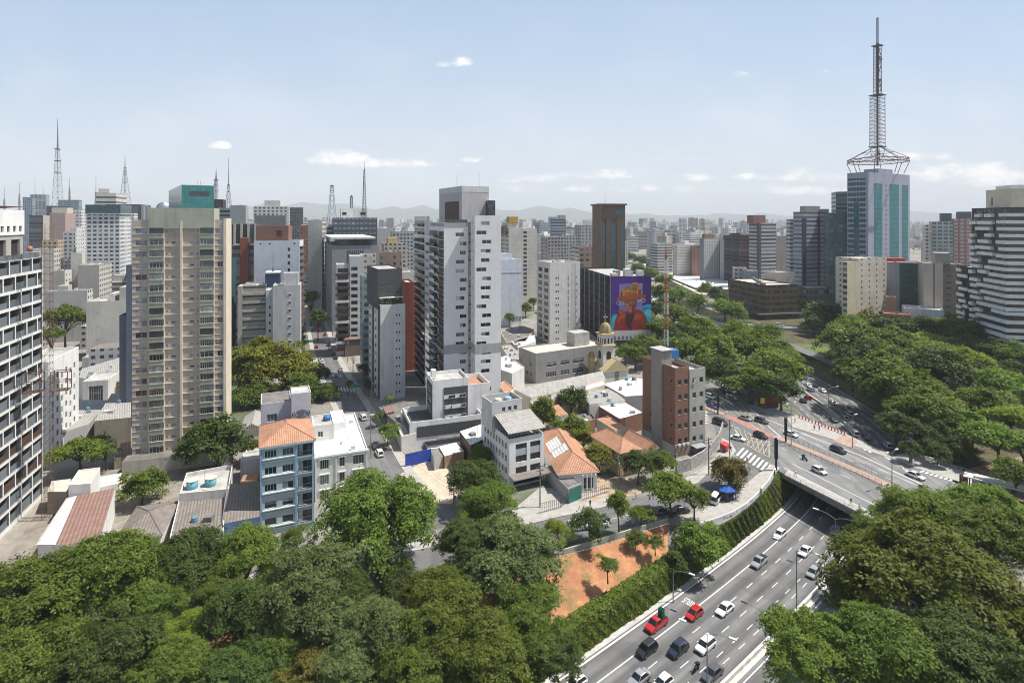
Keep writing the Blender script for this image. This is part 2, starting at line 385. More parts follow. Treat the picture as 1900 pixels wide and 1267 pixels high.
# junction and bridge deck
DN = [Vector((69.2, 150.5)), Vector((87.5, 101))]
dk = MB(); pts = [(69.0, 151), (87.5, 101), (116, 112), (111, 144), (106, 157), (102, 170), (97.5, 187), (92, 186), (84, 170)]
dk.poly([(x, y, .012) for x, y in pts])
for i in range(len(pts)):
    a, b = pts[i], pts[(i + 1) % len(pts)]
    if i in (0, 3, 4, 5): dk.face([(*a, -1.5), (*b, -1.5), (*b, .012), (*a, .012)], 1)
dk.poly([(x, y, -1.5) for x, y in pts], 1)
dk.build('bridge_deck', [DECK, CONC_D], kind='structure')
av = MB()
av.poly([P(*q, .03) for q in ((1447, 866), (1628, 958), (1765, 900), (1602, 832), (1500, 796), (1460, 779), (1386, 752), (1345, 722), (1322, 695), (1290, 650), (1255, 600), (1240, 604), (1268, 650), (1300, 700), (1313, 755), (1335, 800), (1400, 868), (1432, 850))])
av.build('avenue', DECK, kind='structure')
jn = MB(); jn.poly([P(*q, .045) for q in ((1313, 735), (1345, 725), (1442, 815), (1447, 866), (1400, 895), (1352, 868), (1330, 800), (1312, 765))]); jn.build('junction', ASPH, kind='structure')
def ppoly(name, px, m, z, kind='structure', h=None):
    r = MB(); q = [P(a, b, z) for a, b in px]; r.poly(q)
    if h:
        for i in range(len(q)):
            a, b = q[i], q[(i + 1) % len(q)]
            r.face([(a.x, a.y, 0), (b.x, b.y, 0), (b.x, b.y, z), (a.x, a.y, z)])
    return r.build(name, m, kind=kind)
def pstrip(mb, a, b, w, z=.07):
    "painted line between two photo points on the street plane"
    A, B = P(*a, z), P(*b, z); d = (B - A).normalized(); n = Vector((d.y, -d.x, 0)) * w / 2
    mb.face((A - n, A + n, B + n, B - n))
ym = MB()
for q in ((((1335, 740)), (1425, 811)), ((1335, 740), (1350, 765)), ((1371, 747), (1419, 797)), ((1356, 785), (1380, 818)), ((1380, 822), (1427, 848)), ((1427, 848), (1427, 817)), ((1333, 741), (1372, 748))): pstrip(ym, *q, .22)
for k in range(6):
    t = k / 6; pstrip(ym, (1338 + 80 * t, 743 + 62 * t), (1380 + 42 * t, 752 + 50 * t), .10); pstrip(ym, (1360 + 62 * t, 790 + 24 * t), (1372 + 55 * t, 812 + 36 * t), .14)
for k in range(5):
    t = k / 5; pstrip(ym, (1345 + 22 * t, 765 - 14 * t), (1380 + 35 * t, 775 + 12 * t - 22 * t), .10); pstrip(ym, (1385 + 8 * k, 826 + 4 * k), (1408 + 5 * k, 800 + 5 * k), .14)
ym.build('yellow_box_markings', YELLOW, kind='structure')
wm = MB()
for k in range(9): pstrip(wm, (1380 + 7.3 * k, 831 + 4.4 * k), (1367 + 7.6 * k, 845 + 4.4 * k), .62)
for k in range(6): pstrip(wm, (1323 + 5.5 * k, 727 + 3 * k), (1334 + 5.5 * k, 738 + 3 * k), .5)
for k in range(5): pstrip(wm, (1306, 766 + 5 * k), (1312, 764 + 5 * k), .5)
for a, b, w in (((1392, 758), (1412, 774), .35), ((1412, 774), (1600, 846), .3), ((1600, 846), (1760, 922), .35), ((1425, 790), (1448, 810), .3), ((1455, 868), (1640, 962), .25), ((1470, 860), (1650, 950), .2), ((1480, 800), (1700, 900), .15), ((1476, 807), (1660, 893), .15)): pstrip(wm, a, b, w)
D0 = Vector((72.4, 189, 0)); dd = Vector((.397, -.918, 0))
for o, s0 in ((6.5, 16), (-5.6, 8)):
    for k in range(7):
        A = D0 + dd * (s0 + 6.2 * k) + Vector((dd.y, -dd.x, 0)) * -o; n = Vector((dd.y, -dd.x, 0)) * .08
        wm.face([(*(q.xy), .07) for q in (A - n, A + n, A + n + dd * 2.6, A - n + dd * 2.6)])
for k in range(7): pstrip(wm, (621 + 5.6 * k, 717 + .7 * k), (624 + 5.6 * k, 724 + .7 * k), .45)
for k in range(6): pstrip(wm, (606 + 5.0 * k, 692 + .5 * k), (608 + 5 * k, 697 + .5 * k), .45)
for k in range(3): pstrip(wm, (1584 + 9 * k, 813 + 5 * k), (1597 + 9 * k, 831 + 4 * k), .7)
for k in range(9): pstrip(wm, (1609 + 9 * k, 829 + 5 * k), (1650 + 6 * k, 842 + 6 * k), .22)
for k in range(7): pstrip(wm, (1720 + 9 * k, 870 + 2.2 * k), (1708 + 9 * k, 876 + 2.6 * k), .55)
pstrip(wm, (1030, 987), (1200, 947), .15); pstrip(wm, (1340, 830), (1385, 862), .15)
wm.build('street_markings', WHITE, kind='structure')
rl = MB()
A, B = P(1346, 770), P(1433, 810); d = (B - A).normalized(); n = Vector((d.y, -d.x, 0)) * 1.5
rl.face([(*(q.xy), .06) for q in (A - n, A + n, B + n, B - n)]); rl.build('bike_lane', REDLANE, kind='structure')
ms = MB(); L = cr([P(1437, 810), P(1555, 859), P(1640, 897), P(1720, 933)], 4); kerbs(ms, L, -1.3, 1.3, .02, .17); ms.build('bridge_median', SALMON, kind='structure')
ms = MB(); L = cr([P(1300, 752), P(1322, 762), P(1344, 769)], 3); kerbs(ms, L, -1.1, 1.1, .02, .17); ms.build('bridge_median', SALMON, kind='structure')
ppoly('pavement', ((1386, 752), (1462, 779), (1470, 792), (1602, 832), (1640, 846), (1652, 843), (1566, 803), (1482, 771), (1440, 757), (1400, 744)), PAVE, .13, h=1)
ppoly('paving_salmon', ((1545, 818), (1568, 806), (1592, 818), (1582, 832)), SALMON, .16)
ppoly('pavement', ((1652, 848), (1700, 868), (1780, 893), (1850, 920), (1880, 905), (1790, 868), (1690, 836)), PAVE, .13, h=1)
ppoly('pavement', ((1340, 812), (1356, 820), (1366, 836), (1352, 852), (1330, 862), (1295, 895), (1240, 915), (1250, 900), (1310, 862), (1335, 838)), PAVE, .13, h=1)
ppoly('pavement', ((1448, 867), (1436, 880), (1418, 905), (1385, 935), (1340, 958), (1298, 970), (1265, 958), (1290, 950), (1330, 935), (1375, 905), (1405, 880), (1432, 862)), PAVE, .13, h=1)
ppoly('pavement', ((1455, 880), (1640, 974), (1648, 968), (1462, 872)), PAVE, .10)
# far surfaces
vL = cr([(60, 560), (88, 480), (104, 430), (116, 398), (130, 366), (150, 347), (178, 336), (215, 330), (300, 330)], 5)
vd = MB(); strip(vd, offs(vL, -6, .6), offs(vL, 6, .6)); strip(vd, offs(vL, 6, .6), offs(vL, 6, -1.0), 1); strip(vd, offs(vL, 6, 1.5), offs(vL, 6, .6), 1); strip(vd, offs(vL, -6, .6), offs(vL, -6, 1.5), 1)
vd.build('viaduct_deck', [DECK, CONC], kind='structure')
for (x, y) in ((150, 345), (126, 372), (176, 335)):
    q = MB(); q.box(x - 4, x + 4, y - 1.5, y + 1.5, -7.5, .1); q.build('viaduct_pier', CONC, label='pale concrete pier under the distant viaduct, ' + {150: 'in the middle', 126: 'on its left side', 176: 'on its right side'}[x], cat='pier', group='piers of the distant viaduct')
road('park_road', [P(*q) for q in ((1905, 742), (1850, 738), (1800, 716), (1740, 690), (1690, 672), (1640, 660), (1560, 640))], 9, ASPH, .03)
road('park_road', [P(*q) for q in ((1905, 690), (1850, 668), (1800, 655))], 7, ASPH, .035)
pk = MB(); pk.poly([(p.x, p.y, .014) for p in RG if 125 < p.y < 400] + [(175, 400, .014), (330, 330, .014), (330, 110, .014), (150, 110, .014)]); pk.build('park_soil', PARK, kind='structure')
road('ramp_road', [(139, 345), (146, 300), (148, 262), (147, 235)], 7, ASPH, .05)
ppoly('dry_earth', ((1790, 905), (1800, 868), (1900, 845), (1960, 900), (1960, 960)), mat_soil('dry_earth_mat', (.26, .18, .115), (.16, .11, .07), (.09, .075, .04), .8), .02)
pk = MB(); pk.poly([(150.5, 300, .03), (163, 295, .03), (160, 245, .03), (151.5, 250, .03)]); pk.build('lawn', LAWN, kind='structure'); ppoly('lawn', ((1790, 740), (1820, 730), (1860, 790), (1830, 790)), LAWN, .03)
ppoly('lawn', ((1165, 640), (1240, 590), (1325, 640), (1380, 740), (1320, 690)), PARK, .012)
ppoly('sand_lot', ((742, 880), (800, 848), (866, 850), (874, 880), (838, 935), (760, 930)), mat('sand', (.50, .42, .32), .95, .12, .5), .05)
ppoly('yard', ((243, 900), (300, 868), (360, 866), (350, 905), (300, 1010), (280, 1000)), mat('yard_concrete', (.23, .205, .175), .95, .25, .3), .03)
ppoly('yard', ((0, 1060), (80, 930), (130, 900), (240, 880), (230, 1020), (100, 1060)), mat('yard_concrete', (.30, .27, .23)), .025)
ppoly('yard', ((925, 968), (1000, 905), (1060, 905), (1130, 908), (1020, 957), (950, 978)), PAVE, .035)
ppoly('yard', ((1010, 935), (1100, 880), (1200, 890), (1190, 915), (1020, 955)), mat('yard_tile', (.36, .28, .2), .95, .2, .4), .03)
# hills
hx = [-2500, -600, 200, 520, 620, 700, 770, 860, 930, 1020, 1100, 1180, 1280, 1330, 1440, 1560, 1700, 1740, 1900, 2600, 4500]
hy = [396, 392, 390, 380, 378, 386, 384, 387, 390, 383, 393, 397, 401, 396, 400, 404, 393, 400, 403, 396, 398]
hb = MB(); px = np.arange(-230, 2130, 8.); yy = np.interp(px, hx, hy) + 1.0 * np.sin(px * .11) + .8 * np.sin(px * .047 + 1) + .6 * np.sin(px * .23)
rows = []
for Yd, hf in ((10500, 0), (11300, .45), (12200, .8), (13000, 1.0), (14000, .3)):
    rows.append([Vector((XP(a, 13000), Yd + 300 * sin(a * .02), max(0, ZP(b, 13000)) * hf * (1 + .1 * sin(a * .09 + Yd)))) for a, b in zip(px, yy)])
for a, b in zip(rows[:-1], rows[1:]): strip(hb, b, a)
hb.build('hills', mat('hill_forest', (.075, .095, .06), .95, .25, .002), kind='structure', smooth=True)
# ---------------------------------------------------------------- building kit
G_D = mat_glass('glass_dark', (.028, .032, .036)); G_M = mat_glass('glass_grey', (.09, .10, .11)); G_L = mat_glass('curtained_glass', (.34, .35, .36), .3, .4)
G_T = mat_glass('glass_teal', (.02, .12, .13), .06, .8, var=.25); G_TD = mat_glass('glass_teal_dark', (.015, .075, .085), .06, .8); G_B = mat_glass('glass_blue', (.06, .12, .18), .08, .8)
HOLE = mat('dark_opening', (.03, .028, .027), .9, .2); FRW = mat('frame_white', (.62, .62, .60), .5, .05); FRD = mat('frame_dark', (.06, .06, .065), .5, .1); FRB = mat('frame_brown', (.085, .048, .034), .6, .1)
ROOFC = mat('roof_concrete', (.40, .385, .355), .92, .2, .25, streak=0); ROOFD = mat('roof_felt_dark', (.17, .155, .14), .95, .25, .3); ROOFW = mat('roof_white', (.72, .71, .69), .7, .1, .3)
METAL = mat('galvanised', (.45, .46, .47), .45, .15, 1., metal=.4); STEEL = mat('steel_dark', (.10, .105, .115), .5, .15, 1., metal=.3); RAIL = mat('rail_dark', (.08, .085, .09), .5, .1)
RUST = mat('rusty_iron', (.12, .07, .05), .85, .3, 1.5)
TILE = mat_rib('clay_tiles', (.46, .245, .15), (.33, .165, .10), .42); TILE_O = mat_rib('old_clay_tiles', (.24, .15, .10), (.14, .10, .075), .42); CORR = mat_rib('grey_corrugated', (.36, .345, .32), (.24, .22, .20), .6); CORR_W = mat_rib('white_corrugated', (.66, .65, .63), (.5, .49, .46), .8); CORR_D = mat_rib('weathered_fibre_cement', (.23, .20, .175), (.14, .12, .105), .6); CORR_R = mat_rib('red_brown_corrugated', (.27, .165, .135), (.20, .12, .10), .7)
def wallm(name, col, streak=.22, var=.07, scale=.35): return mat(name, col, .88, var, scale, streak=streak)
W_WHITE = wallm('render_white', (.74, .73, .71)); W_OFF = wallm('render_offwhite', (.62, .60, .565), .3); W_GREY = wallm('render_grey', (.36, .36, .355), .25); W_LG = wallm('render_light_grey', (.52, .52, .515), .25); W_DK = wallm('cladding_charcoal', (.085, .085, .09), .15)
W_BEIGE = wallm('render_beige', (.46, .405, .35), .22); W_CREAM = wallm('render_cream', (.64, .56, .44), .25); W_CONC = wallm('fair_concrete', (.40, .38, .34), .35); W_BRICK = wallm('brick_red', (.235, .125, .085), .2, .12, 1.); W_BROWN = wallm('stone_brown', (.175, .122, .092), .12); W_GRN = wallm('render_pale_green', (.36, .38, .295), .3); W_BLUE = wallm('paint_navy', (.035, .06, .12), .15); W_LB = wallm('paint_light_blue', (.40, .50, .51), .2); W_SB = wallm('paint_sky_blue', (.25, .38, .53), .2)

WC = {}
def win_mesh(w, h, style, dep):
    "one window: recessed pane, frame and mullions; origin at its lower left corner on the wall plane, facing -y"
    key = (round(w, 2), round(h, 2), style, dep)
    if key in WC: return WC[key]
    b = MB(); y = dep - .03; t = .06
    b.quadm((0, y, 0), (w, y, 0), (w, y, h), (0, y, h), 0)
    if style != 'hole':
        for x0, x1, z0, z1 in ((0, w, 0, t), (0, w, h - t, h), (0, t, t, h - t), (w - t, w, t, h - t)): b.box(x0, x1, y - .07, y - .01, z0, z1, 1)
        n = {'plain': 1, 'two': 2, 'three': 3, 'four': 4, 'half': 2, 'cross': 3, 'six': 6}.get(style, 1)
        for k in range(1, n): b.box(w * k / n - t / 2, w * k / n + t / 2, y - .06, y - .012, t, h - t, 1)
        if style in ('cross', 'six'): b.box(t, w - t, y - .05, y - .014, h * .62, h * .62 + t, 1)
        if style == 'half': b.quadm((0, y - .008, t), (w * .5, y - .008, t), (w * .5, y - .008, h - t), (0, y - .008, h - t), 2)
        if style == 'blind': b.quadm((0, y - .03, h * .5), (w, y - .03, h * .5), (w, y - .03, h), (0, y - .03, h), 2)
    WC[key] = b.mesh('window', [G_D, FRW, G_L]); return WC[key]
G_P = mat_glass('pale_glass', (.25, .28, .32), .15, .5)
class Bld:
    """a building: an Empty at its front left ground corner, x along the front, y into the depth.
    The front runs between two photo columns at depth Y (known at A or B), turned by th degrees."""
    def __init__(s, name, label, xA, xB, Y, th, D=None, xS=None, at='A', z0=0, cat='building', group=None):
        a = rad(th); dx = Vector((cos(a), sin(a))); dy = Vector((-sin(a), cos(a)))
        def solve(o, d, px):
            r = (px - CXP) / FPX; return (r * o.y - o.x) / (d.x - r * d.y)
        if at == 'A': A = Vector((XP(xA, Y), Y)); s.W = solve(A, dx, xB); 
        else: Bq = Vector((XP(xB, Y), Y)); s.W = -solve(Bq, dx, xA); A = Bq - dx * s.W
        if xS is not None: D = solve(A if xS < xA else A + dx * s.W, dy, xS)
        s.D = D if D else 14.0
        s.A, s.dx, s.dy, s.th, s.z0 = A, dx, dy, a, z0
        s.root = thing(name, label, cat, (A.x, A.y, z0), a, group); s.nwin = 0; s.rest = None
        s.YA = A.y; s.YB = (A + dx * s.W).y
    def z(s, py, at='A'): return ZP(py, s.YA if at == 'A' else s.YB) - s.z0
    def u(s, px):
        r = (px - CXP) / FPX; return (r * s.A.y - s.A.x) / (s.dx.x - r * s.dx.y)
    def fr(s, f, x0, x1, y0, y1):
        return {'F': ((x0, y0), (1, 0), x1 - x0), 'R': ((x1, y0), (0, 1), y1 - y0), 'L': ((x0, y1), (0, -1), y1 - y0), 'B': ((x1, y1), (-1, 0), x1 - x0)}[f]
    def body(s, z1, z0=0, x=None, y=None, wall=W_OFF, wins=None, par=.8, roof=ROOFC, name='wall', dep=.22, glass=G_D, sep=True, open_f='', reveal=None):
        x0, x1 = x or (0, s.W); y0, y1 = y or (0, s.D); b = MB(); wins = wins or {}
        u_off = 0
        for f in 'FRBL':
            (ox, oy), (ux, uy), L = s.fr(f, x0, x1, y0, y1); nx, ny = uy, -ux; ws = wins.get(f, [])
            if f in open_f: u_off += L; continue
            P3 = lambda u, z, d=0.: (ox + ux * u - nx * d, oy + uy * u - ny * d, z)
            us = sorted({0, L} | {round(q, 3) for w in ws for q in (w[0], w[1])}); zs = sorted({z0, z1} | {round(q, 3) for w in ws for q in (w[2], w[3])})
            cells = {}
            for w in ws: cells[(us.index(round(w[0], 3)), zs.index(round(w[2], 3)))] = w
            for i in range(len(us) - 1):
                for j in range(len(zs) - 1):
                    a, c, p, q = us[i], us[i + 1], zs[j], zs[j + 1]; um, zm = (a + c) / 2, (p + q) / 2
                    if any(w[0] < um < w[1] and w[2] < zm < w[3] for w in ws): continue
                    b.face((P3(a, p), P3(c, p), P3(c, q), P3(a, q)), 0, [(u_off + a, p), (u_off + c, p), (u_off + c, q), (u_off + a, q)])
            u_off += math.ceil(L)
            for w in ws:
                a, c, p, q = [round(v, 3) for v in w[:4]]; st = w[4] if len(w) > 4 else 'plain'
                for e, g2 in (((a, p), (c, p)), ((c, p), (c, q)), ((c, q), (a, q)), ((a, q), (a, p))): b.face((P3(*e), P3(*e, dep), P3(*g2, dep), P3(*g2)), 3 if reveal else 0)
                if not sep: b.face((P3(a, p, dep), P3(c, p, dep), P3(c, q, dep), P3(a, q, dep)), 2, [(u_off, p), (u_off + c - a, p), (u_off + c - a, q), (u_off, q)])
                else: s.window(P3(a, p), atan2(uy, ux), c - a, q - p, st, dep, glass)
        if par > 0:
            t = .22; r = z1 - par; o = [(x0, y0), (x1, y0), (x1, y1), (x0, y1)]; n = [(x0 + t, y0 + t), (x1 - t, y0 + t), (x1 - t, y1 - t), (x0 + t, y1 - t)]
            for i in range(4):
                k = (i + 1) % 4
                b.face(((*o[i], z1), (*o[k], z1), (*n[k], z1), (*n[i], z1)), 0); b.face(((*n[i], z1), (*n[k], z1), (*n[k], r), (*n[i], r)), 0)
            b.face([(*q, r) for q in n], 1, n)
        else: b.face(((x0, y0, z1), (x1, y0, z1), (x1, y1, z1), (x0, y1, z1)), 1, [(x0, y0), (x1, y0), (x1, y1), (x0, y1)])
        return b.build(name, [wall, roof, glass, reveal or wall], s.root)
    def window(s, loc, rz, w, h, st, dep, glass=G_D):
        me = win_mesh(w, h, st, dep)
        if s.nwin >= 100:
            if s.rest is None: s.rest = (MB(), glass)
            M = Matrix.Translation(loc) @ Matrix.Rotation(rz, 4, 'Z')
            for p in me.polygons:
                s.rest[0].face([M @ me.vertices[i].co for i in p.vertices], p.material_index)
            return
        o = place('window', me, s.root, loc, rz); s.nwin += 1
        g2 = random.choice([G_P, G_P, G_L, G_D]) if glass is G_P else glass if random.random() < .75 else random.choice([G_M, G_L, G_D]) if glass in (G_D, G_M) else glass
        o.material_slots[0].link = 'OBJECT'; o.material_slots[0].material = g2
    def done(s):
        if s.rest: s.rest[0].build('window', [s.rest[1], FRW, G_L], s.root, kind='stuff')
        return s
    def part(s, name, x0, x1, y0, y1, z0, z1, m, top=None, parent=None):
        b = MB(); b.box(x0, x1, y0, y1, z0, z1, 0, 1 if top else None); return b.build(name, [m, top] if top else m, parent or s.root)
    def grid(s, f, cols, rows, z0, fh, h, st='plain', y=None, x=None):
        "rows of windows: cols are (u0,u1) pairs in metres on face f"
        return [(a, c, z0 + k * fh, z0 + k * fh + h, st) for k in range(rows) for a, c in cols]
    def hip(s, z, rise, ov=.5, m=TILE, x=None, y=None, gable=False, axis=None, name='roof', parent=None):
        x0, x1 = x or (0, s.W); y0, y1 = y or (0, s.D); x0 -= ov; x1 += ov; y0 -= ov; y1 += ov; b = MB()
        w, d = x1 - x0, y1 - y0; ax = axis or ('x' if w > d else 'y'); e = 0 if gable else min(w, d) / 2
        z_ = z - .12
        if ax == 'x': r0, r1 = (x0 + e, (y0 + y1) / 2, z + rise), (x1 - e, (y0 + y1) / 2, z + rise)
        else: r0, r1 = ((x0 + x1) / 2, y0 + e, z + rise), ((x0 + x1) / 2, y1 - e, z + rise)
        c = [(x0, y0, z), (x1, y0, z), (x1, y1, z), (x0, y1, z)]
        sides = [(c[0], c[1], r1, r0), (c[2], c[3], r0, r1), (c[1], c[2], r1), (c[3], c[0], r0)] if ax == 'x' else [(c[0], c[1], r0), (c[2], c[3], r1), (c[1], c[2], r1, r0), (c[3], c[0], r0, r1)]
        for q in sides:
            A, B2 = Vector(q[0]), Vector(q[1]); eu = (B2 - A).normalized(); nrm = eu.cross(Vector(q[2]) - A).normalized(); ev = nrm.cross(eu)
            b.face(q, 0, [((Vector(p) - A).dot(eu), (Vector(p) - A).dot(ev)) for p in q])
        for i in range(4):
            a, k = c[i], c[(i + 1) % 4]; b.face(((a[0], a[1], z_), (k[0], k[1], z_), k, a), 1)
        b.face([(p[0], p[1], z_) for p in c[::-1]], 1)
        # ridge caps
        for a, k in ([(r0, r1)] + ([] if gable else [(c[0], r0), (c[1], r1 if ax == 'x' else r0), (c[2], r1), (c[3], r0 if ax == 'x' else r1)])):
            if (Vector(a) - Vector(k)).length > .3: b.tube([Vector(a) + Vector((0, 0, .02)), Vector(k) + Vector((0, 0, .02))], .11, 5, 2)
        return b.build(name, [m, FRW, m], parent or s.root)
    def clutter(s, z, n=4, x=None, y=None, seed=0):
        "water tank housing, vents and aerials on a flat roof"
        R = random.Random(seed); x0, x1 = x or (.8, s.W - .8); y0, y1 = y or (.8, s.D - .8)
        for i in range(n):
            a, b, h = R.uniform(.6, 1.6), R.uniform(.6, 1.5), R.uniform(.5, 1.4); px, py = R.uniform(x0, max(x0 + .1, x1 - a)), R.uniform(y0, max(y0 + .1, y1 - b))
            s.part('roof_unit', px, px + a, py, py + b, z, z + h, R.choice([W_LG, W_OFF, METAL, W_GREY]))
        if n > 1:
            b = MB(); px, py = R.uniform(x0, x1), R.uniform(y0, y1); b.bar((px, py, z), (px, py, z + 4), .04); b.bar((px - .8, py, z + 3.4), (px + .8, py, z + 3.4), .03); b.build('aerial', STEEL, s.root)
def poly_bld(name, label, px, zt, z0=0, wall=W_OFF, roof=ROOFC, par=0., cat='building', ztops=None, group=None):
    "low building from the outline of its roof: photo points, all at roof height zt (or one height each)"
    q = [P(a, b, (ztops[i] if ztops else zt)) for i, (a, b) in enumerate(px)]
    c = sum((Vector((p.x, p.y, 0)) for p in q), Vector()) / len(q); c.z = z0
    root = thing(name, label, cat, c, 0, group); b = MB(); r = MB(); q = [p - c for p in q]; n = len(q)
    area = sum(q[i].x * q[(i + 1) % n].y - q[(i + 1) % n].x * q[i].y for i in range(n))
    if area < 0: q = q[::-1]
    for i in range(n):
        A, B2 = q[i], q[(i + 1) % n]; b.quadm((A.x, A.y, 0), (B2.x, B2.y, 0), (B2.x, B2.y, B2.z + par), (A.x, A.y, A.z + par))
    if par:
        inn = [p + ((Vector((0, 0, 0)) - Vector((p.x, p.y, 0))).normalized() * .3) for p in q]
        for i in range(n):
            k = (i + 1) % n; u = Vector((0, 0, par))
            b.face((q[i] + u, q[k] + u, inn[k] + u, inn[i] + u)); b.face((inn[i] + u, inn[k] + u, inn[k], inn[i]))
    L = max(range(n), key=lambda i: (q[i] - q[(i + 1) % n]).length); eu = (q[(L + 1) % n] - q[L]).normalized(); ev = Vector((0, 0, 1)).cross(eu)
    tri = tessellate_polygon([[Vector((p.x, p.y, 0)) for p in q]])
    for t in tri:
        pts = [q[i] for i in t]
        if (pts[1] - pts[0]).cross(pts[2] - pts[0]).z < 0: pts = pts[::-1]
        r.face(pts, 0, [((p - q[0]).dot(ev), (p - q[0]).dot(eu)) for p in pts])
    w = b.build('wall', wall, root); r.build('roof', roof, root); R = random.Random(len(label) * 7 + n)
    if roof not in (TILE, CORR_R) and abs(area) > 120 and not ztops:
        for i in range(min(6, 2 + int(abs(area) / 160))):
            t = R.choice(tri); a, k2 = sorted((R.uniform(.2, .8), R.uniform(.2, .8))); p = q[t[0]] * a + q[t[1]] * (k2 - a) + q[t[2]] * (1 - k2); s_ = R.uniform(.35, .8); m = MB()
            if i % 3 == 2: m.lathe([(.5, 0), (.6, .2), (.55, .9), (.2, 1.1)], 10)
            else: m.box(-s_, s_, -s_ * R.uniform(.6, 1.6), s_, 0, R.uniform(.4, 1.3))
            o = m.build('water_tank' if i % 3 == 2 else 'roof_unit', R.choice([W_LG, METAL, W_GREY, CONC_D]) if i % 3 < 2 else mat('tank_dull_blue', (.12, .25, .36), .6), root); o.location = p; o.rotation_euler.z = R.uniform(0, .6)
        m = MB(); p = q[0] * .45 + q[n // 2] * .55; m.bar(p, p + Vector((0, 0, 3)), .035); m.bar(p + Vector((-.7, 0, 2.7)), p + Vector((.7, .2, 2.7)), .025); m.build('aerial', STEEL, root)
    return root, q, c
# ---------------------------------------------------------------- near and landmark buildings
def sub(parent, b, name='tower_block'):
    "make building b a block (part) of another building"
    M = parent.root.matrix_basis.inverted() @ b.root.matrix_basis
    b.root.name = name; b.root.parent = parent.root; b.root.matrix_basis = M
    for k in ('label', 'category', 'group'):
        if k in b.root: del b.root[k]
    return b
# --- unfinished tower at the left edge
def left_tower():
    B = Bld('unfinished_tower', 'tall white framed concrete tower under construction with dark recessed balconies, cut by the left edge', -700, -162, 91.3, 18.6, xS=79, at='B')
    D = B.D; top = 57.2; fh = 3.55; n = 16; bay = D / 9; ws = []
    pal = [wallm('panel_charcoal', (.12, .13, .14)), wallm('panel_slate', (.15, .17, .19)), wallm('panel_slate', (.15, .17, .19)), FRB]
    for k in range(n):
        z = top - (k + 1) * fh
        if z < .3: continue
        for i in range(9):
            o = .5 * bay if (k % 3 == 1 and 0 < i < 8) else 0
            u0, u1 = i * bay + .22 + (o if i > 0 else 0), (i + 1) * bay - .22 + (o if i < 8 else 0)
            if k % 3 == 1 and i == 8: u0 = 8.5 * bay + .22; u1 = 9 * bay - .22
            if u1 - u0 < .8: continue
            ws.append((u0, u1, z + .62, z + fh - .04, 'hole'))
    B.body(top, wall=wallm('frame_concrete_white', (.70, .69, .66), .3), wins={'R': ws}, sep=False, glass=HOLE, dep=1.5, par=.3, roof=ROOFC, x=(B.W - 20, B.W), reveal=wallm('reveal_shade', (.16, .16, .16), .1))  # balcony reveals coloured dark so the recesses look shaded
    nb = 0
    for w in sorted(ws, key=lambda w: -w[0])[:98]:
        nb += 1
        b = MB(); X = B.W - .35; b.box(X - .06, X, w[0], w[1], w[2], w[2] + (1.5, 1.25, 1.9)[nb % 3], 0); b.box(X - 1.1, X - .95, w[0], w[1], w[2] + .02, w[3] - .02, 1)
        low = w[2] < 24
        b.build('balcony_panel', [FRB if low and nb % 4 == 1 else pal[nb % 3], W_DK], B.root)
        if nb % 4 == 0:
            b = MB(); b.box(X - .9, X - .5, w[0] + .3, w[0] + 1.4, w[2] + .1, w[3], 0); b.build('stored_panel', [METAL], B.root)
    yE = D - 1.5
    B.body(66 - 30 * .115, z0=top - .3, x=(B.W - 16, B.W - 3.2), y=(0, yE), wall=W_CONC, wins={'R': [(yE - 5.2 - 6 * k, yE - 1.3 - 6 * k, top + .4, top + 4.3, 'hole') for k in range(3)]}, sep=False, glass=HOLE, name='storey', dep=.5, par=0)
    B.body(68.2, z0=66 - 30 * .115, x=(B.W - 16, B.W - 3.0), y=(0, yE + .2), wall=W_WHITE, wins={'R': [(yE - 2.2 - 2.6 * k, yE - .9 - 2.6 * k, 63.2, 64.6, 'plain') for k in range(5)]}, name='penthouse', dep=.3)
    b = MB()
    for k in range(22): b.bar((B.W - 15, yE - k * 1.2, 68.2), (B.W - 3.2, yE - k * 1.2, 69.0), .05)
    b.bar((B.W - 3.2, yE, 69), (B.W - 3.2, 0, 69), .05); b.build('formwork', RUST, B.root)
    b = MB(); b.quadm((B.W - .2, 6, top), (B.W - .2, yE + 2, top), (B.W - .2, yE + 2, top + 1.2), (B.W - .2, 6, top + 1.2)); b.build('terrace_glass', G_M, B.root)
    B.part('slab', B.W - 3, B.W, yE, D, top, top + 1.2, METAL)
    b = MB(); b.lathe([(.1, 0), (.5, .2), (.6, .7), (.45, 1.2), (.1, 1.4)], 12, c=(B.W - 1.6, D - 2.2)); o = b.build('water_butt', mat('plastic_orange', (.40, .17, .09), .6), B.root, True); o.location.z = top + 1.3
left_tower()
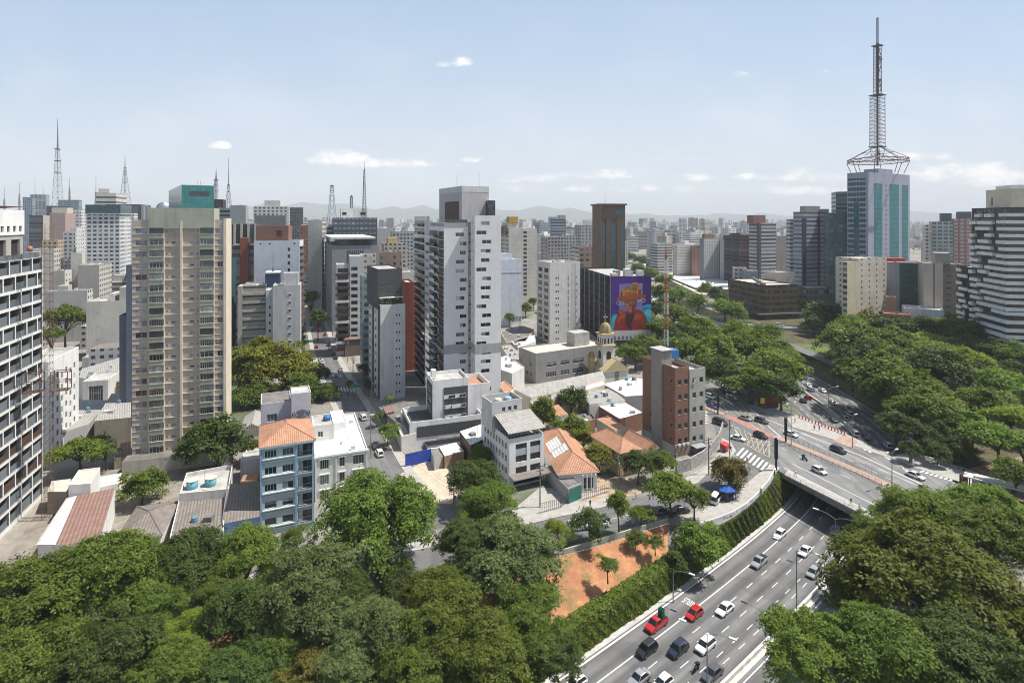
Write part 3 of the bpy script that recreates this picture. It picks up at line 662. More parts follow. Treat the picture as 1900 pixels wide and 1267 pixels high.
def hoist():
    A = P(88, 962); r = thing('construction_hoist', 'slim lattice hoist mast with a rust brown cage beside the unfinished tower', 'hoist', A, rad(18)); b = MB(); s = .75
    H = ZP(415, A.y)
    for x in (-s, s):
        for y in (-s, s): b.bar((x, y, 0), (x, y, H), .05)
    for k in range(int(H / 1.5)):
        z = k * 1.5
        for (x0, y0, x1, y1) in ((-s, -s, s, -s), (s, -s, s, s), (-s, s, s, s), (-s, -s, -s, s)):
            b.bar((x0, y0, z), (x1, y1, z), .03); b.bar((x0, y0, z), (x1, y1, z + 1.5), .022)
    b.build('mast', RUST, r)
    z = ZP(712, A.y)
    for x0 in (-4.2, .9):
        b = MB()
        for x in (x0, x0 + 3.2):
            for y in (-1, 1): b.bar((x, y, z - 1.5), (x, y, z + 2.6), .09)
        for zz in (z - 1.5, z + .5, z + 2.6):
            for y in (-1, 1): b.bar((x0, y, zz), (x0 + 3.2, y, zz), .09)
            for x in (x0, x0 + 3.2): b.bar((x, -1, zz), (x, 1, zz), .09)
        b.box(x0, x0 + 3.2, -1, 1, z - 1.6, z - 1.45); b.build('cage', RUST, r)
hoist()
# --- beige slab tower
def beige_tower():
    B = Bld('apartment_tower', 'tall beige apartment slab with pale green enclosed balconies and a blank green crown', 245, 415, 149, 18.5, xS=424.5)
    fr = lambda f: f * B.W; W = B.W; top = 66.0; fh = 3.09; n = 20; z0 = 63.0 - 19 * fh
    ws = []
    for k in range(n):
        z = z0 + k * fh - .75
        v = (k * 7 + 3) % 5
        ws += [(fr(.035), fr(.155), z, z + 1.5, ('half', 'two', 'half', 'two', 'blind')[v]), (fr(.905 if v % 2 else .93), fr(.99), z, z + 1.5, ('two', 'half')[v % 2]),
               (fr(.415), fr(.465), z + .45, z + .95, 'plain'), (fr(.62), fr(.67), z + .45, z + .95, 'plain'), (fr(.36), fr(.378), z + .4, z + .95, 'plain'), (fr(.70), fr(.718), z + .4, z + .95, 'plain')]
    ws.sort(key=lambda w: -(w[1] - w[0]))
    B.body(top, wall=W_BEIGE, wins={'F': ws}, dep=.28, par=1.0, glass=G_P)
    for k in range(n):
        z = z0 + k * fh
        for a, c in ((.185, .34), (.735, .89)):
            p = MB(); p.box(fr(a), fr(c), -.75, .0, z - 2.05, z - .85); p.box(fr(a) - .05, fr(c) + .05, -.85, 0, z - .85, z - .72)
            o = p.build('balcony', W_GRN, B.root)
            wme = win_mesh(fr(c - a) - .2, 1.55, ('six', 'four', 'six', 'cross')[(k + int(a * 10)) % 4], .02)
            w = place('glazing', wme, o, (fr(a) + .1, -.55, z - .72)); w.material_slots[0].link = 'OBJECT'; w.material_slots[0].material = random.choice([G_D, G_D, G_M, G_L])
            w.material_slots[1].link = 'OBJECT'; w.material_slots[1].material = random.choice([FRW, METAL, FRD])
        b = MB()
        for a, c in ((.345, .525), (.535, .73)): b.box(fr(a), fr(c), -.22, 0, z - 1.05, z - .9)
        for a, c in ((.0, .18), (.895, 1)): b.box(fr(a), fr(c), -.1, 0, z - .92, z - .8); b.box(fr(a), fr(c), -.1, 0, z + .78, z + .88)
        b.build('ledge', W_CREAM, B.root)
    for f in (.53,): B.part('rib', fr(f) - .3, fr(f) + .3, -.55, 0, 0, top - .3, W_CREAM)
    for f in (.18, .342, .733, .893): B.part('rib', fr(f) - .1, fr(f) + .1, -.35, 0, 0, top - .3, W_CREAM)
    B.body(69.2, z0=top - 2.4, x=(fr(.18), fr(.895)), y=(-.5, B.D - 1), wall=W_GRN, name='crown', par=.6)
    B.part('corner_pier', W, W + .7, -.3, B.D, 0, top + .4, W_CREAM)
    B.part('base_storey', -1.0, W + 3, -4.5, -.05, 0, 3.6, W_CONC, ROOFD); B.done()
beige_tower()
b = Bld('slim_tower', 'narrow slate blue slab standing just left of the beige tower', 234, 247, 178, 18.5, 14); b.body(ZP(492, 178), wall=wallm('slate_blue', (.12, .14, .19))); b.body(ZP(585, 178), x=(-2, 0), y=(.5, 13), wall=wallm('slate_blue', (.12, .14, .19)), name='wing')
# --- white block beside the hoist
B = Bld('white_block', 'white seven storey block with narrow windows behind the construction hoist', 20, 90, 150, 18.6, xS=146, at='B')
ws = []
for k in range(7):
    for i in range(6): ws.append((2 + i * (B.D - 4) / 5.6, 3.3 + i * (B.D - 4) / 5.6, 2.2 + k * 3.2 + (.9 if i % 2 else 0), 3.9 + k * 3.2 + (.9 if i % 2 else 0), 'two'))
B.body(ZP(672, 150), wall=W_WHITE, wins={'R': ws}); B.done()
# --- blue house with tiled roof
def blue_house():
    B = Bld('apartment_house', 'narrow pale blue five storey house with an orange hipped tile roof', 484, 582, 117, 24, 13)
    W = B.W; top = ZP(822, 119); fh = 3.55; ws = []
    for k in range(6):
        z = top - 2.55 - k * fh
        if z < .4: continue
        ws += [(.07 * W, .29 * W, z, z + 1.5, ('four', 'three', 'four', 'blind', 'plain', 'blind')[k]), (.40 * W, .61 * W, z, z + 1.5, ('three', 'four', 'half', 'blind', 'plain', 'half')[k])]
        ws += [(.70 * W, .97 * W, z - .6, z + 1.85, 'hole')]
    B.body(top, wall=W_LB, wins={'F': ws, 'L': [(3, 4, 8, 9.2, 'plain')]}, dep=.35, par=0)
    for k in range(5):
        z = top - 2.55 - k * fh
        b = MB(); b.box(.03 * W, .64 * W, -.35, 0, z - .35, z - .15); b.box(0, W, -.18, 0, z - .95, z - .75); b.build('ledge', wallm('ledge_pale', (.55, .60, .58)), B.root)
        b = MB(); b.box(.70 * W, .97 * W, -.25, -.12, z + .35, z + .42)
        for i in range(14): b.box(.70 * W + i * .27 * W / 13 - .025, .70 * W + i * .27 * W / 13 + .025, -.21, -.16, z - .6, z + .35)
        b.build('balcony_rail', RAIL, B.root)
        for i, m in enumerate((G_L, G_D, G_M)):
            b = MB(); a = .71 * W + i * .085 * W; b.quadm((a, .29, z - .5), (a + .078 * W, .29, z - .5), (a + .078 * W, .29, z + 1.8), (a, .29, z + 1.8)); b.build('balcony_door', m, B.root)
    for f in (0.005, .66, .985): B.part('pilaster', f * W - .18, f * W + .18, -.22, .0, 0, top - .2, W_SB)
    B.part('cornice', -.35, W + .35, -.45, 0, top - .45, top - .05, W_LB)
    B.hip(top, 2.5, .45, TILE); B.done()
blue_house()
B = Bld('rear_block', 'lilac grey rendered block with a small window behind the orange hipped roof', 484, 541, 135, 24, 9); B.body(ZP(750, 135), wall=wallm('render_lilac', (.44, .44, .49), .3), wins={'F': [(B.W * .2, B.W * .52, ZP(785, 135), ZP(771, 135), 'three')]}, par=.3, roof=ROOFD); B.done()
B = Bld('stair_tower', 'lilac stair tower with black graffiti rising behind the blue house', 541, 577, 134, 24, 6); B.body(ZP(731, 134), wall=wallm('render_lilac', (.44, .44, .49), .3), par=.2, roof=ROOFC)
b = MB(); zc = ZP(770, 134); R = random.Random(3)
for a0, a1, r in ((.2, 3.4, 1.0), (3.0, 6.6, 1.0), (0, 5, .55)):
    b.tube([(B.W * .5 + 1.25 * r * cos(a), -.05, zc + r * sin(a)) for a in np.linspace(a0, a1, 14)], .06, 4)
for q in ((-.9, .6, .8, -.5), (-.6, -.8, .7, .7), (-1.7, -.6, -1.5, .7), (1.6, -.6, 1.45, .7), (-2.0, -.4, -1.9, .5), (1.95, -.3, 1.85, .5)): b.bar((B.W * .5 + q[0], -.05, zc + q[1]), (B.W * .5 + q[2], -.05, zc + q[3]), .06)
b.build('graffiti', mat('spray_black', (.03, .03, .035)), B.root)
# --- white roofed corner house, right of the blue house
def corner_house():
    B = Bld('corner_house', 'grey corner house with a wide white flat roof beside the blue house', 584, 682, 131, 22, xS=None, D=27)
    zt = ZP(846, 131); W = B.W; ws = []
    for k in range(3):
        for a, c in ((.10, .26), (.46, .56), (.72, .93)): ws.append((a * W, c * W, zt - 3.4 - k * 3.6, zt - 1.2 - k * 3.6, 'four' if c - a > .12 else 'two'))
    B.body(zt, wall=W_OFF, wins={'F': ws}, roof=ROOFW, par=.45); B.part('cornice', -.2, W + .2, -.35, 0, zt - .55, zt - .15, W_WHITE)
    for a in (.02, .40, .98): B.part('pilaster', a * W - .2, a * W + .2, -.2, 0, 0, zt - .56, W_OFF)
    b = MB()
    for k in range(3):
        for a, c in ((.08, .28), (.44, .58), (.70, .95)): b.box(a * W, c * W, -.3, 0, zt - 1.05 - k * 3.6, zt - .85 - k * 3.6)
    b.build('lintel', W_WHITE, B.root)
    B.hip(zt - .44, 1.1, -.3, ROOFW, x=(W * .35, W), y=(2, 20), name='roof_hip')
    B.body(zt + 3.6, z0=zt - .5, x=(0, W * .42), y=(10, 18), wall=W_OFF, wins={'F': [(W * .1, W * .2, zt + .6, zt + 2, 'two')]}, name='roof_house', par=.3); B.body(zt + 2.2, z0=zt - .5, x=(W * .42, W * .7), y=(14, 24), wall=W_WHITE, name='roof_house', par=.2, roof=ROOFW)
    b = MB(); b.lathe([(.9, 0), (1.0, .6), (.8, 1.1), (.2, 1.25)], 14, c=(W * .3, 14)); o = b.build('water_tank', mat('tank_blue', (.04, .15, .38), .5), B.root, True); o.location.z = zt + 3.4
    B.clutter(zt - .4, 3, x=(W * .5, W - 1), seed=5); B.done()
corner_house()
# --- white building with metal canopy roof
def white_office():
    B = Bld('office_building', 'white four storey building with a grey sheet metal roof over its top terrace', 945, 1009, 138, 26, xS=893)
    W, D = B.W, B.D; zt = ZP(815, 138); ws = []; ls = []
    for a, c in ((.18, .50), (.60, .90)):
        ws += [(a * W, c * W, zt - 6.1, zt - 1.6, 'hole'), (a * W, c * W, zt - 10.0, zt - 7.3, 'hole')]
    ws.append((.12 * W, .95 * W, .4, 2.6, 'hole'))
    for k in range(4):
        for i in range(8): ls.append((2.2 + i * (D - 3) / 8, 3.3 + i * (D - 3) / 8, zt - 3.2 - 3.05 * k, zt - 1.5 - 3.05 * k, 'plain'))
    B.body(zt, wall=W_WHITE, wins={'F': ws, 'L': ls}, par=1.1, dep=.3)
    for a, c in ((.18, .50), (.60, .90)):
        B.part('spandrel', a * W, c * W, .12, .24, zt - 4.55, zt - 2.9, wallm('spandrel_grey', (.42, .45, .48)))
        for z0, z1 in ((zt - 2.9, zt - 1.6), (zt - 6.1, zt - 4.55), (zt - 10., zt - 7.3)):
            w = place('window', win_mesh(c * W - a * W, z1 - z0, 'four', .2), B.root, (a * W, .06, z0)); w.material_slots[1].link = 'OBJECT'; w.material_slots[1].material = FRD
    b = MB(); b.face(((-.4, -.5, zt + 1.5), (W + .4, -.5, zt + 1.5), (W + .4, 8.2, zt + 3.6), (-.4, 8.2, zt + 3.6)), 0, [(0, 0), (W, 0), (W, 9), (0, 9)]); b.face(((-.4, -.5, zt + 1.4), (-.4, 8.2, zt + 3.5), (W + .4, 8.2, zt + 3.5), (W + .4, -.5, zt + 1.4)), 0); b.build('roof', CORR, B.root)
    b = MB()
    for i in range(8): b.box(i * (W - .1) / 7, i * (W - .1) / 7 + .1, 0, .1, zt, zt + 1.55)
    for i in range(6): b.box(0, .1, i * 1.6, i * 1.6 + .1, zt, zt + 1.5 + i * .4)
    b.box(0, W, 0, .1, zt + .5, zt + .56); b.build('terrace_frame', RUST, B.root)
    for k in range(9):
        q = MB(); x = .4 + k * (W - 1) / 9; q.lathe([(.1, 0), (.35, .3), (.4, .8), (.15, 1.1)], 7, c=(x, .8)); o = q.build('planter_bush', mat('planter_green', (.04, .09, .02)), B.root, True); o.location.z = zt - .9
    zb = zt + 6.7
    B.body(zb, z0=zt - 1, x=(-1.0, W * .8), y=(8.3, 15), wall=W_LG, wins={'F': [(W * q, W * (q + .1), zt + 3.9, zt + 5.1, 'plain') for q in (.3, .48, .65)]}, name='tank_house', par=1.1, roof=ROOFD)
    for x, m in ((W * .2, W_OFF), (W * .5, mat('tank_pale_blue', (.30, .42, .52), .5))):
        q = MB(); q.lathe([(.9, 0), (1, .3), (.95, .9), (.5, 1.05)], 14, c=(x, 11)); o = q.build('water_tank', m, B.root, True); o.location.z = zb - .95
    b = MB(); b.face(((-.3, 15, zt + 2.6), (3.4, 15, zt + 2.6), (3.4, D, zt + 2.6), (-.3, D, zt + 2.6)), 0, [(0, 0), (4, 0), (4, 9), (0, 9)]); b.build('roof', CORR, B.root)
    b = MB()
    for i in range(6): b.box(0, .1, 15 + i * (D - 15.2) / 5, 15.1 + i * (D - 15.2) / 5, zt, zt + 2.6)
    b.build('terrace_frame', RUST, B.root)
    B.part('shop_canopy', -.3, W + .3, -3.2, -.02, 3.0, 3.25, METAL, CORR_D); B.done()
white_office()
# --- brown and grey office block by the junction
def brick_block():
    B = Bld('brick_block', 'brick and bare concrete office block with small square windows beside the junction', 1253, 1308, 156, 24, xS=1192)
    W, D = B.W, B.D; zt = ZP(683, 156); ws = []; us = W * .46
    for k in range(5):
        z = zt - 5.0 - 4.1 * k
        ws += [(a, a + 1.35, z, z + 1.55, 'plain') for a in (W * .09, W * .3, W * .56, W * .8)]
    ls = [(a, a + .8, zt - 4.6 - 4.1 * k, zt - 3.5 - 4.1 * k, 'plain') for k in range(5) for a in (D * .22, D * .86)]
    B.body(zt, wall=W_BRICK, x=(0, us), wins={'F': [w for w in ws if w[1] < us], 'L': ls}, par=1.0)
    B.body(zt - .9, wall=W_CONC, x=(us + .01, W), y=(-.15, D - 2), wins={'F': [(w[0] - us, w[1] - us, *w[2:]) for w in ws if w[0] > us]}, name='wing', par=1.0)
    B.body(zt + 3.6, wall=wallm('stair_concrete', (.29, .27, .245), .4), x=(-.45, 3.2), y=(D * .36, D * .68), name='stair_tower', par=.4)
    B.part('roof_slab', -.7, 3.6, D * .33, D * .71, zt + 3.6, zt + 3.8, CONC); B.part('tank', us - 1, us + 4, D * .6, D * .85, zt, zt + 2.4, mat('tank_blue', (.04, .15, .38)))
    B.part('base', -.3, us + .2, -.3, .02, 0, 3.4, wallm('painted_base', (.34, .24, .19), .5)); B.part('base', -.32, -.02, .05, D, 0, 3.0, W_CONC)
    for k in range(3): B.part('air_conditioner', .6 + 1.5 * k, 1.4 + 1.5 * k, -.8, -.32, 3.0, 3.6, FRW)
    b = MB()
    for k in range(5): b.box(W * .58, W * .58 + 1, -.5, -.4, zt - 4.6, zt - 3.7) if k == 0 else None
    b.build('open_window', G_L, B.root); B.done()
brick_block()
# --- white and charcoal mid rise in front of the centre tower
def mid_rise():
    B = Bld('mid_rise', 'white and charcoal stepped mid rise in front of the tall white tower', 803, 869, 168, 20, xS=791)
    W, D = B.W, B.D; zt = ZP(706, 168); z2 = ZP(775, 168)
    ws = [(W * .30, W * .97, zt - 9.6 + .0, zt - 3.2, 'hole')]
    B.body(zt, z0=0, wall=W_WHITE, par=1.0)
    p = [(zt - 10.2, zt - 9.0), (zt - 7.9, zt - 6.4), (zt - 5.4, zt - 3.2)]
    B.part('panel', W * .30, W * .98, -.12, 0, zt - 12.4, zt - 2.5, W_DK)
    for k in range(3):
        z = zt - 5.9 - 3.05 * k
        B.part('panel', W * .31, W * .93, -.2, -.121, z, z + 1.1, W_WHITE)
        for a in ((.44, .62), (.74, .92)) if k == 0 else ((.31, .35), (.5, .54), (.78, .92)):
            place('window', win_mesh((a[1] - a[0]) * W, 1.1, 'two' if k == 0 else 'plain', .02), B.root, (a[0] * W, -.25, z))
    B.part('panel', -.1, 0, D * .1, D * .85, zt - 14, zt - 1.6, W_DK)
    for k in range(4): 
        o = place('window', win_mesh(D * .6, 1.4, 'three', .02), B.root, (-.13, D * .8, zt - 4.2 - 3 * k), -pi / 2)
    B.body(z2 + 8.5, x=(W, W * 1.66), y=(1, D + 3), wall=W_WHITE, name='wing', par=1.6, roof=TILE)
    B.body(z2 + .8, x=(-7.5, W * 1.3), y=(-4, D), wall=W_WHITE, wins={'L': [(3, 6, z2 - 3 - 3 * k, z2 - 1.4 - 3 * k, 'three') for k in range(3)]}, name='podium', par=1.4, roof=W_DK)
    B.part('panel', -7.6, -7.5, -2.6, D * .7, 1, z2 - .4, W_DK)
    B.body(z2 - 5.2, x=(-3.5, W * .9), y=(-10, -4.02), wall=W_DK, name='terrace', par=1.3, roof=W_DK)
    B.part('panel', -5.5, W * 1.25, -4.12, -4.0, z2 - 3.8, z2 - .7, W_DK); B.part('old_wall', W * .05, W * 1.28, -4.2, -4.0, 0, z2 - 4.6, CONC)  # dark panel paints in the shade of a recess under the white beam
    B.part('white_band', -3.6, W * .92, -10.2, -9.7, z2 - 6.6, z2 - 5.0, W_WHITE)
    b = MB(); b.box(.5, 1.9, 4, 5.6, zt - .2, zt + 2); b.build('roof_house', W_WHITE, B.root)
    B.done(); return B
MR = mid_rise()
# --- tall white tower in the centre
def centre_tower():
    A = Bld('white_tower', 'tallest white apartment tower in the centre with dark balconies down its left side', 824, 868, 195, 20, xS=796)
    W, D = A.W, A.D; zt = ZP(420, 195); fh = 3.19; n = 18; ws = []; pat = [(.48, .84), (.66, .95), (.66, .92), (.50, .86)]
    for k in range(n):
        a, c = pat[k % 4]; z = zt - 3.6 - k * fh
        ws.append((a * W, c * W, z, z + 1.35, ('two', 'half', 'three')[k % 3]))
    dk = n * fh
    A.body(zt, wall=wallm('panel_white', (.70, .70, .695), .08, .04), wins={'F': ws}, par=1.2)
    A.part('grey_band', -.06, W + .06, -.06, D, zt - 44.6, zt - 41.4, W_GREY)
    for k in range(n + 1):
        z = zt - 3.3 - k * fh
        p = MB(); p.box(-.7, 0, .6, D * .34, z - 1.2, z - 1.0); p.box(-.7, -.6, .6, D * .34, z - 1.2, z); o = p.build('balcony', FRB, A.root)
        p = MB(); p.box(-1.5, 0, D * .38, D * .98, z - 1.25, z - 1.0); p.box(-1.5, -1.44, D * .38, D * .98, z - 1.0, z + .05, 1); p.box(-1.5, 0, D * .38, D * .38 + .06, z - 1., z + .05, 1); o = p.build('balcony', [W_WHITE, G_TD if k % 3 else G_M], A.root)
        p = MB(); p.box(-.04, 0, .7, D * .34, z, z + 1.5, 1); p.box(-.04, 0, D * .40, D * .96, z - .9, z + 1.6, 0); p.build('balcony_window', [G_D, FRB], A.root)
    A.part('roof_terrace', -.1, W + .1, -.1, D * .9, zt - .1, zt + 1.2, W_GREY)
    rec = sub(A, Bld('recess', 'x', 866, 881, 203, 20, 14), 'recess'); rz = ZP(412, 203)
    rec.body(rz, wall=wallm('recess_grey', (.15, .15, .155), .1), wins={'F': [(rec.W * .25, rec.W * .8, zt - 3.4 - k * fh, zt - 2.3 - k * fh, 'plain') for k in range(n)]}, par=.5); rec.done()
    C = sub(A, Bld('east_block', 'x', 881, 929.5, 193, 20, xS=873.5), 'tower_block'); W2 = C.W; z3 = ZP(400, 193); ws = []
    for k in range(n + 1):
        a, c = [(.22, .60), (.24, .56), (.06, .44), (.28, .62)][(k + 1) % 4]; z = z3 - 3.4 - k * fh; ws.append((a * W2, c * W2, z, z + 1.35, ('half', 'two', 'two')[k % 3]))
    C.body(z3, wall=wallm('panel_white', (.70, .70, .695), .08, .04), wins={'F': ws, 'L': [(C.D * .4, C.D * .52, z3 - 3.2 - k * fh, z3 - 2 - k * fh, 'plain') for k in range(n)]}, par=1.0); C.done()
    C.part('grey_band', -.06, W2 + .06, -.06, C.D, z3 - 47.6, z3 - 44.4, W_GREY)
    wing = sub(A, Bld('wing', 'x', 789, 797, 222, 20, xS=769), 'tower_block'); z4 = ZP(401, 222)
    wing.body(z4, wall=wallm('panel_white', (.70, .70, .695), .08, .04), par=.8)
    for k in range(n + 3):
        z = z4 - 3.6 - k * fh; m1, m2 = (FRB, G_D) if k < 9 else (W_DK, G_M)
        p = MB(); p.box(-.5, 0, 1.5, wing.D - .5, z - .95, z - .7, 2); p.box(-.5, -.44, 1.5, wing.D * .5, z - .7, z + .3, 0); p.box(-.5, -.44, wing.D * .55, wing.D - .5, z - .7, z + .3, 1); p.box(-.05, 0, 1.6, wing.D - .6, z - .6, z + 1.7, 3)
        p.build('balcony', [m1, G_T if k < 9 else G_M, W_WHITE, G_D], wing.root)
    wing.done()
    rb = sub(A, Bld('roof_block', 'x', 857, 907, 205, 28, xS=815), 'rooftop_block'); z5 = ZP(345, 205)
    rb.body(z5, z0=zt - 2, wall=wallm('panel_mauve_grey', (.42, .40, .40), .15, .05), par=.6); rb.part('band', -.05, rb.W + .05, -.05, rb.D + .05, z5 - 2.2, z5 - .02, W_LG)
    rb.part('brown_panel', -.1, 0, rb.D * .12, rb.D * .72, zt - 1, z5 - 5.5, FRB); 
    b = MB(); b.bar((rb.W * .8, 4, z5), (rb.W * .8, 4, z5 + 5.5), .05); b.bar((3, 12, z5), (3, 12, z5 + 5), .05); b.build('lightning_rod', STEEL, rb.root)
    gl = sub(A, Bld('glass_box', 'x', 906, 919, 207, 20, 8), 'glass_lantern'); gl.body(ZP(372, 207), z0=zt - 1, wall=G_M, par=0)
    A.part('terrace_rail', W * .05, W * .98, -.05, 0, zt + 1.2, zt + 2.3, G_M)
    # low porch and wing at the foot
    A.done()
centre_tower()
# --- charcoal and grey tower left of it
def dark_tower():
    B = Bld('grey_tower', 'grey tower with charcoal stripes and a dark top storey, left of the tall white tower', 706, 752, 205, 25, xS=684)
    W, D = B.W, B.D; zt = ZP(566, 205); ws = []
    for k in range(11):
        z = zt - 4.6 - k * 3.15; ws += [(W * .62, W * .68, z, z + .9, 'plain'), (W * .73, W * .79, z, z + .9, 'plain')]
    B.body(zt, wall=wallm('render_pale_stained', (.60, .595, .585), .3), wins={'F': ws}, par=.9)
    for i in range(4): B.part('stripe', -.15, 0, D * (.05 + .24 * i), D * (.17 + .24 * i), 0, zt - .4, W_DK if i % 2 == 0 else W_WHITE)
    for k in range(11):
        b = MB(); z = zt - 4.2 - k * 3.15
        for i in (1, 3): b.box(-.2, -.16, D * (.06 + .24 * i), D * (.16 + .24 * i), z, z + 1.4)
        b.build('window', G_D, B.root)
    zt2 = ZP(499, 208); ws = [(W * q, W * (q + .14), zt - .2 + 1.6, zt + 3.4, 'two') for q in (.1, .42, .74)] + [(W * q, W * (q + .1), zt + 6.4, zt + 7.4, 'plain') for q in (.14, .48)]
    B.body(zt2, z0=zt - 2, x=(-.6, W * .93), y=(2.2, D), wall=W_DK, wins={'F': ws}, name='top_storey', par=.5)
    b = MB(); R = random.Random(2)
    for k in range(26): b.lathe([(.1, 0), (.4, .3), (.1, .9)], 6, c=(.6 + R.random() * (W - 1.6), 1.2 + R.random() * .6))
    o = b.build('planting', mat('planter_green', (.04, .09, .02)), B.root); o.location.z = zt + .1
    B.part('terrace_beam', 0, W * .95, 1.0, 2.1, zt + 2.2, zt + 2.5, W_WHITE); B.done()
dark_tower()
# --- building with the painted wall
MUR = {}
def mural_block():
    B = Bld('mural_building', 'black gridded slab with a purple mural of a man in a hat', 1134, 1208.5, 290, 9, xS=1077)
    W, D = B.W, B.D; zt = ZP(513, 290); ws = []; n = 18
    for k in range(9):
        for i in range(n): ws.append((.5 + i * (D - 1) / n + .35, .5 + (i + 1) * (D - 1) / n - .35, 2.6 + k * 3.75, 2.6 + k * 3.75 + 2.3, 'hole'))
    B.body(zt, wall=wallm('cladding_black', (.05, .05, .052), .2), wins={'L': ws}, sep=False, dep=.4, par=1.2)
    for i in range(n + 1): B.part('fin', -.5, 0, .4 + i * (D - 1) / n, .58 + i * (D - 1) / n, 2, zt + .2, W_DK if i % 3 else W_GREY)
    z0, z1 = ZP(614, 290), zt - .3; hh = z1 - z0
    B.part('painted_base', -.02, W + .02, -.12, -.02, ZP(632, 290), z0, W_OFF)
    r = MB(); m = {}
    cols = dict(bg=(.10, .035, .26), bg2=(.065, .018, .17), lav=(.27, .23, .52), cy=(.03, .42, .55), cy2=(.10, .55, .66), red=(.33, .032, .02), red2=(.48, .085, .028), blk=(.06, .02, .03), face=(.52, .20, .08), fsh=(.27, .05, .03), hat=(.34, .10, .02), gold=(.58, .27, .04), wht=(.70, .68, .66), brn=(.22, .06, .03))
    mats = [mat('mural_' + k, c, .8, .08, .5, streak=.06) for k, c in cols.items()]; ix = {k: i for i, k in enumerate(cols)}; lay = [0]
    def sh(c, *pts):
        lay[0] += 1; y = -.04 - .006 * lay[0]
        q = [((x - 988) / 312 * W, y, z1 - (v - 738) / 427 * hh) for x, v in pts]
        for t in tessellate_polygon([[Vector((p[0], p[2], 0)) for p in q]]): r.face([q[i] for i in t], ix[c])
    ell = lambda cx, cy, a, b, t0=0, t1=2 * pi, n=18: [(cx + a * cos(t0 + (t1 - t0) * k / n), cy + b * sin(t0 + (t1 - t0) * k / n)) for k in range(n)]
    sh('bg', (988, 738), (1300, 738), (1300, 1165), (988, 1165)); sh('bg2', (1188, 738), (1300, 738), (1300, 975), (1225, 985), (1225, 830), (1188, 800))
    sh('lav', (1050, 795), (1232, 790), (1230, 1010), (1048, 1015))
    sh('cy', (1215, 1000), (1240, 970), (1270, 962), (1300, 966), (1300, 1165), (1240, 1165)); sh('cy2', (1240, 1030), (1275, 1000), (1300, 1010), (1300, 1060), (1270, 1060)); sh('bg', (1225, 995), (1260, 985), (1300, 1000), (1300, 1006), (1262, 993), (1230, 1004))
    sh('cy', (988, 1060), (1005, 1035), (1030, 1032), (1048, 1060), (1040, 1165), (988, 1165)); sh('cy2', (995, 1080), (1015, 1050), (1035, 1060), (1015, 1100))
    sh('red', (1018, 1075), (1035, 1045), (1075, 1025), (1110, 1008), (1180, 998), (1225, 1008), (1250, 1040), (1275, 1110), (1292, 1165), (1005, 1165))
    sh('red2', (1032, 1070), (1070, 1035), (1100, 1030), (1095, 1060), (1060, 1080), (1040, 1110)); sh('red2', (1150, 1060), (1185, 1030), (1225, 1050), (1230, 1090), (1200, 1075), (1165, 1090)); sh('brn', (1215, 1060), (1250, 1100), (1268, 1160), (1240, 1150), (1222, 1110)); sh('red2', (1040, 1010), (1058, 992), (1080, 1000), (1085, 1025), (1055, 1040))
    sh('blk', (1098, 1050), (1110, 1030), (1140, 1042), (1168, 1020), (1160, 1075), (1142, 1110), (1150, 1165), (1112, 1140), (1100, 1110))
    sh('face', (1090, 930), (1180, 925), (1184, 950), (1176, 985), (1160, 1012), (1140, 1028), (1118, 1012), (1102, 985), (1092, 955)); sh('fsh', (1146, 925), (1180, 925), (1184, 950), (1176, 985), (1160, 1012), (1142, 1026), (1150, 990)); sh('fsh', (1090, 922), (1182, 918), (1182, 934), (1092, 940))
    for cx in (1116, 1156): sh('wht', *ell(cx, 946, 15, 9)); sh('fsh', *ell(cx, 946, 13, 7.5)); sh('brn', *ell(cx, 946, 4, 3))
    sh('brn', (1122, 990), (1158, 988), (1152, 994), (1128, 996)); sh('fsh', (1132, 950), (1140, 950), (1146, 976), (1130, 978))
    sh('gold', (1058, 898), (1058, 856), (1076, 845), (1076, 826), (1088, 836), (1116, 808), (1146, 842), (1148, 790), (1162, 784), (1192, 786), (1194, 832), (1206, 812), (1216, 832), (1222, 900))
    sh('hat', (1088, 838), (1116, 812), (1146, 842), (1138, 850), (1116, 826), (1094, 850)); sh('hat', (1152, 800), (1188, 800), (1188, 850), (1152, 850)); sh('brn', (1060, 860), (1074, 850), (1074, 895), (1060, 895)); sh('fsh', (1198, 840), (1216, 838), (1220, 895), (1198, 895))
    for x in (1096, 1116, 1134): sh('brn', (x, 862), (x + 9, 862), (x + 9, 885), (x, 885))
    for x in (1156, 1172): sh('gold', (x, 808), (x + 9, 808), (x + 9, 822), (x, 822)); sh('brn', (x, 862), (x + 9, 862), (x + 9, 880), (x, 880))
    sh('hat', *[(1143 + (x - 1143) * 1, y + (1143 - x) * .10) for x, y in ell(1143, 905, 118, 24)]); sh('red2', *[(x, y + (1143 - x) * .10) for x, y in ell(1143, 898, 104, 12)])
    r.build('mural', mats, B.root)
    for tx, x, v, s2 in (('IVO', 1220, 930, 38), ('QU', 1056, 946, 34)):
        me = text_mesh(tx, s2 / 427 * hh * 1.2); me.materials.append(mats[ix['wht']]); o = place('mural_lettering', me, B.root, ((x - 988) / 312 * W, -.125, z1 - (v - 738) / 427 * hh)); o.rotation_euler = (pi / 2, 0, 0)
    b = MB(); R = random.Random(4)
    for k in range(9): 
        x = W * (.06 + k * .1); b.face([(x + dx * W * .05, -.14, ZP(632, 290) + dz) for dx, dz in ((0, .2), (1, .2), (1.2, 1.5), (.7, R.uniform(2, 3.6)), (.2, 2.4), (-.2, 1.2))])
    b.build('painted_figure', wallm('paint_grey', (.22, .22, .22)), B.root)
    for k in range(5): B.part('roof_unit', 2 + k * 4, 5 + k * 4, 4 + (k * 7) % 12, 8 + (k * 7) % 12, zt - 1, zt + 1 + k % 3, W_GREY if k % 2 else W_LG)
    B.done()
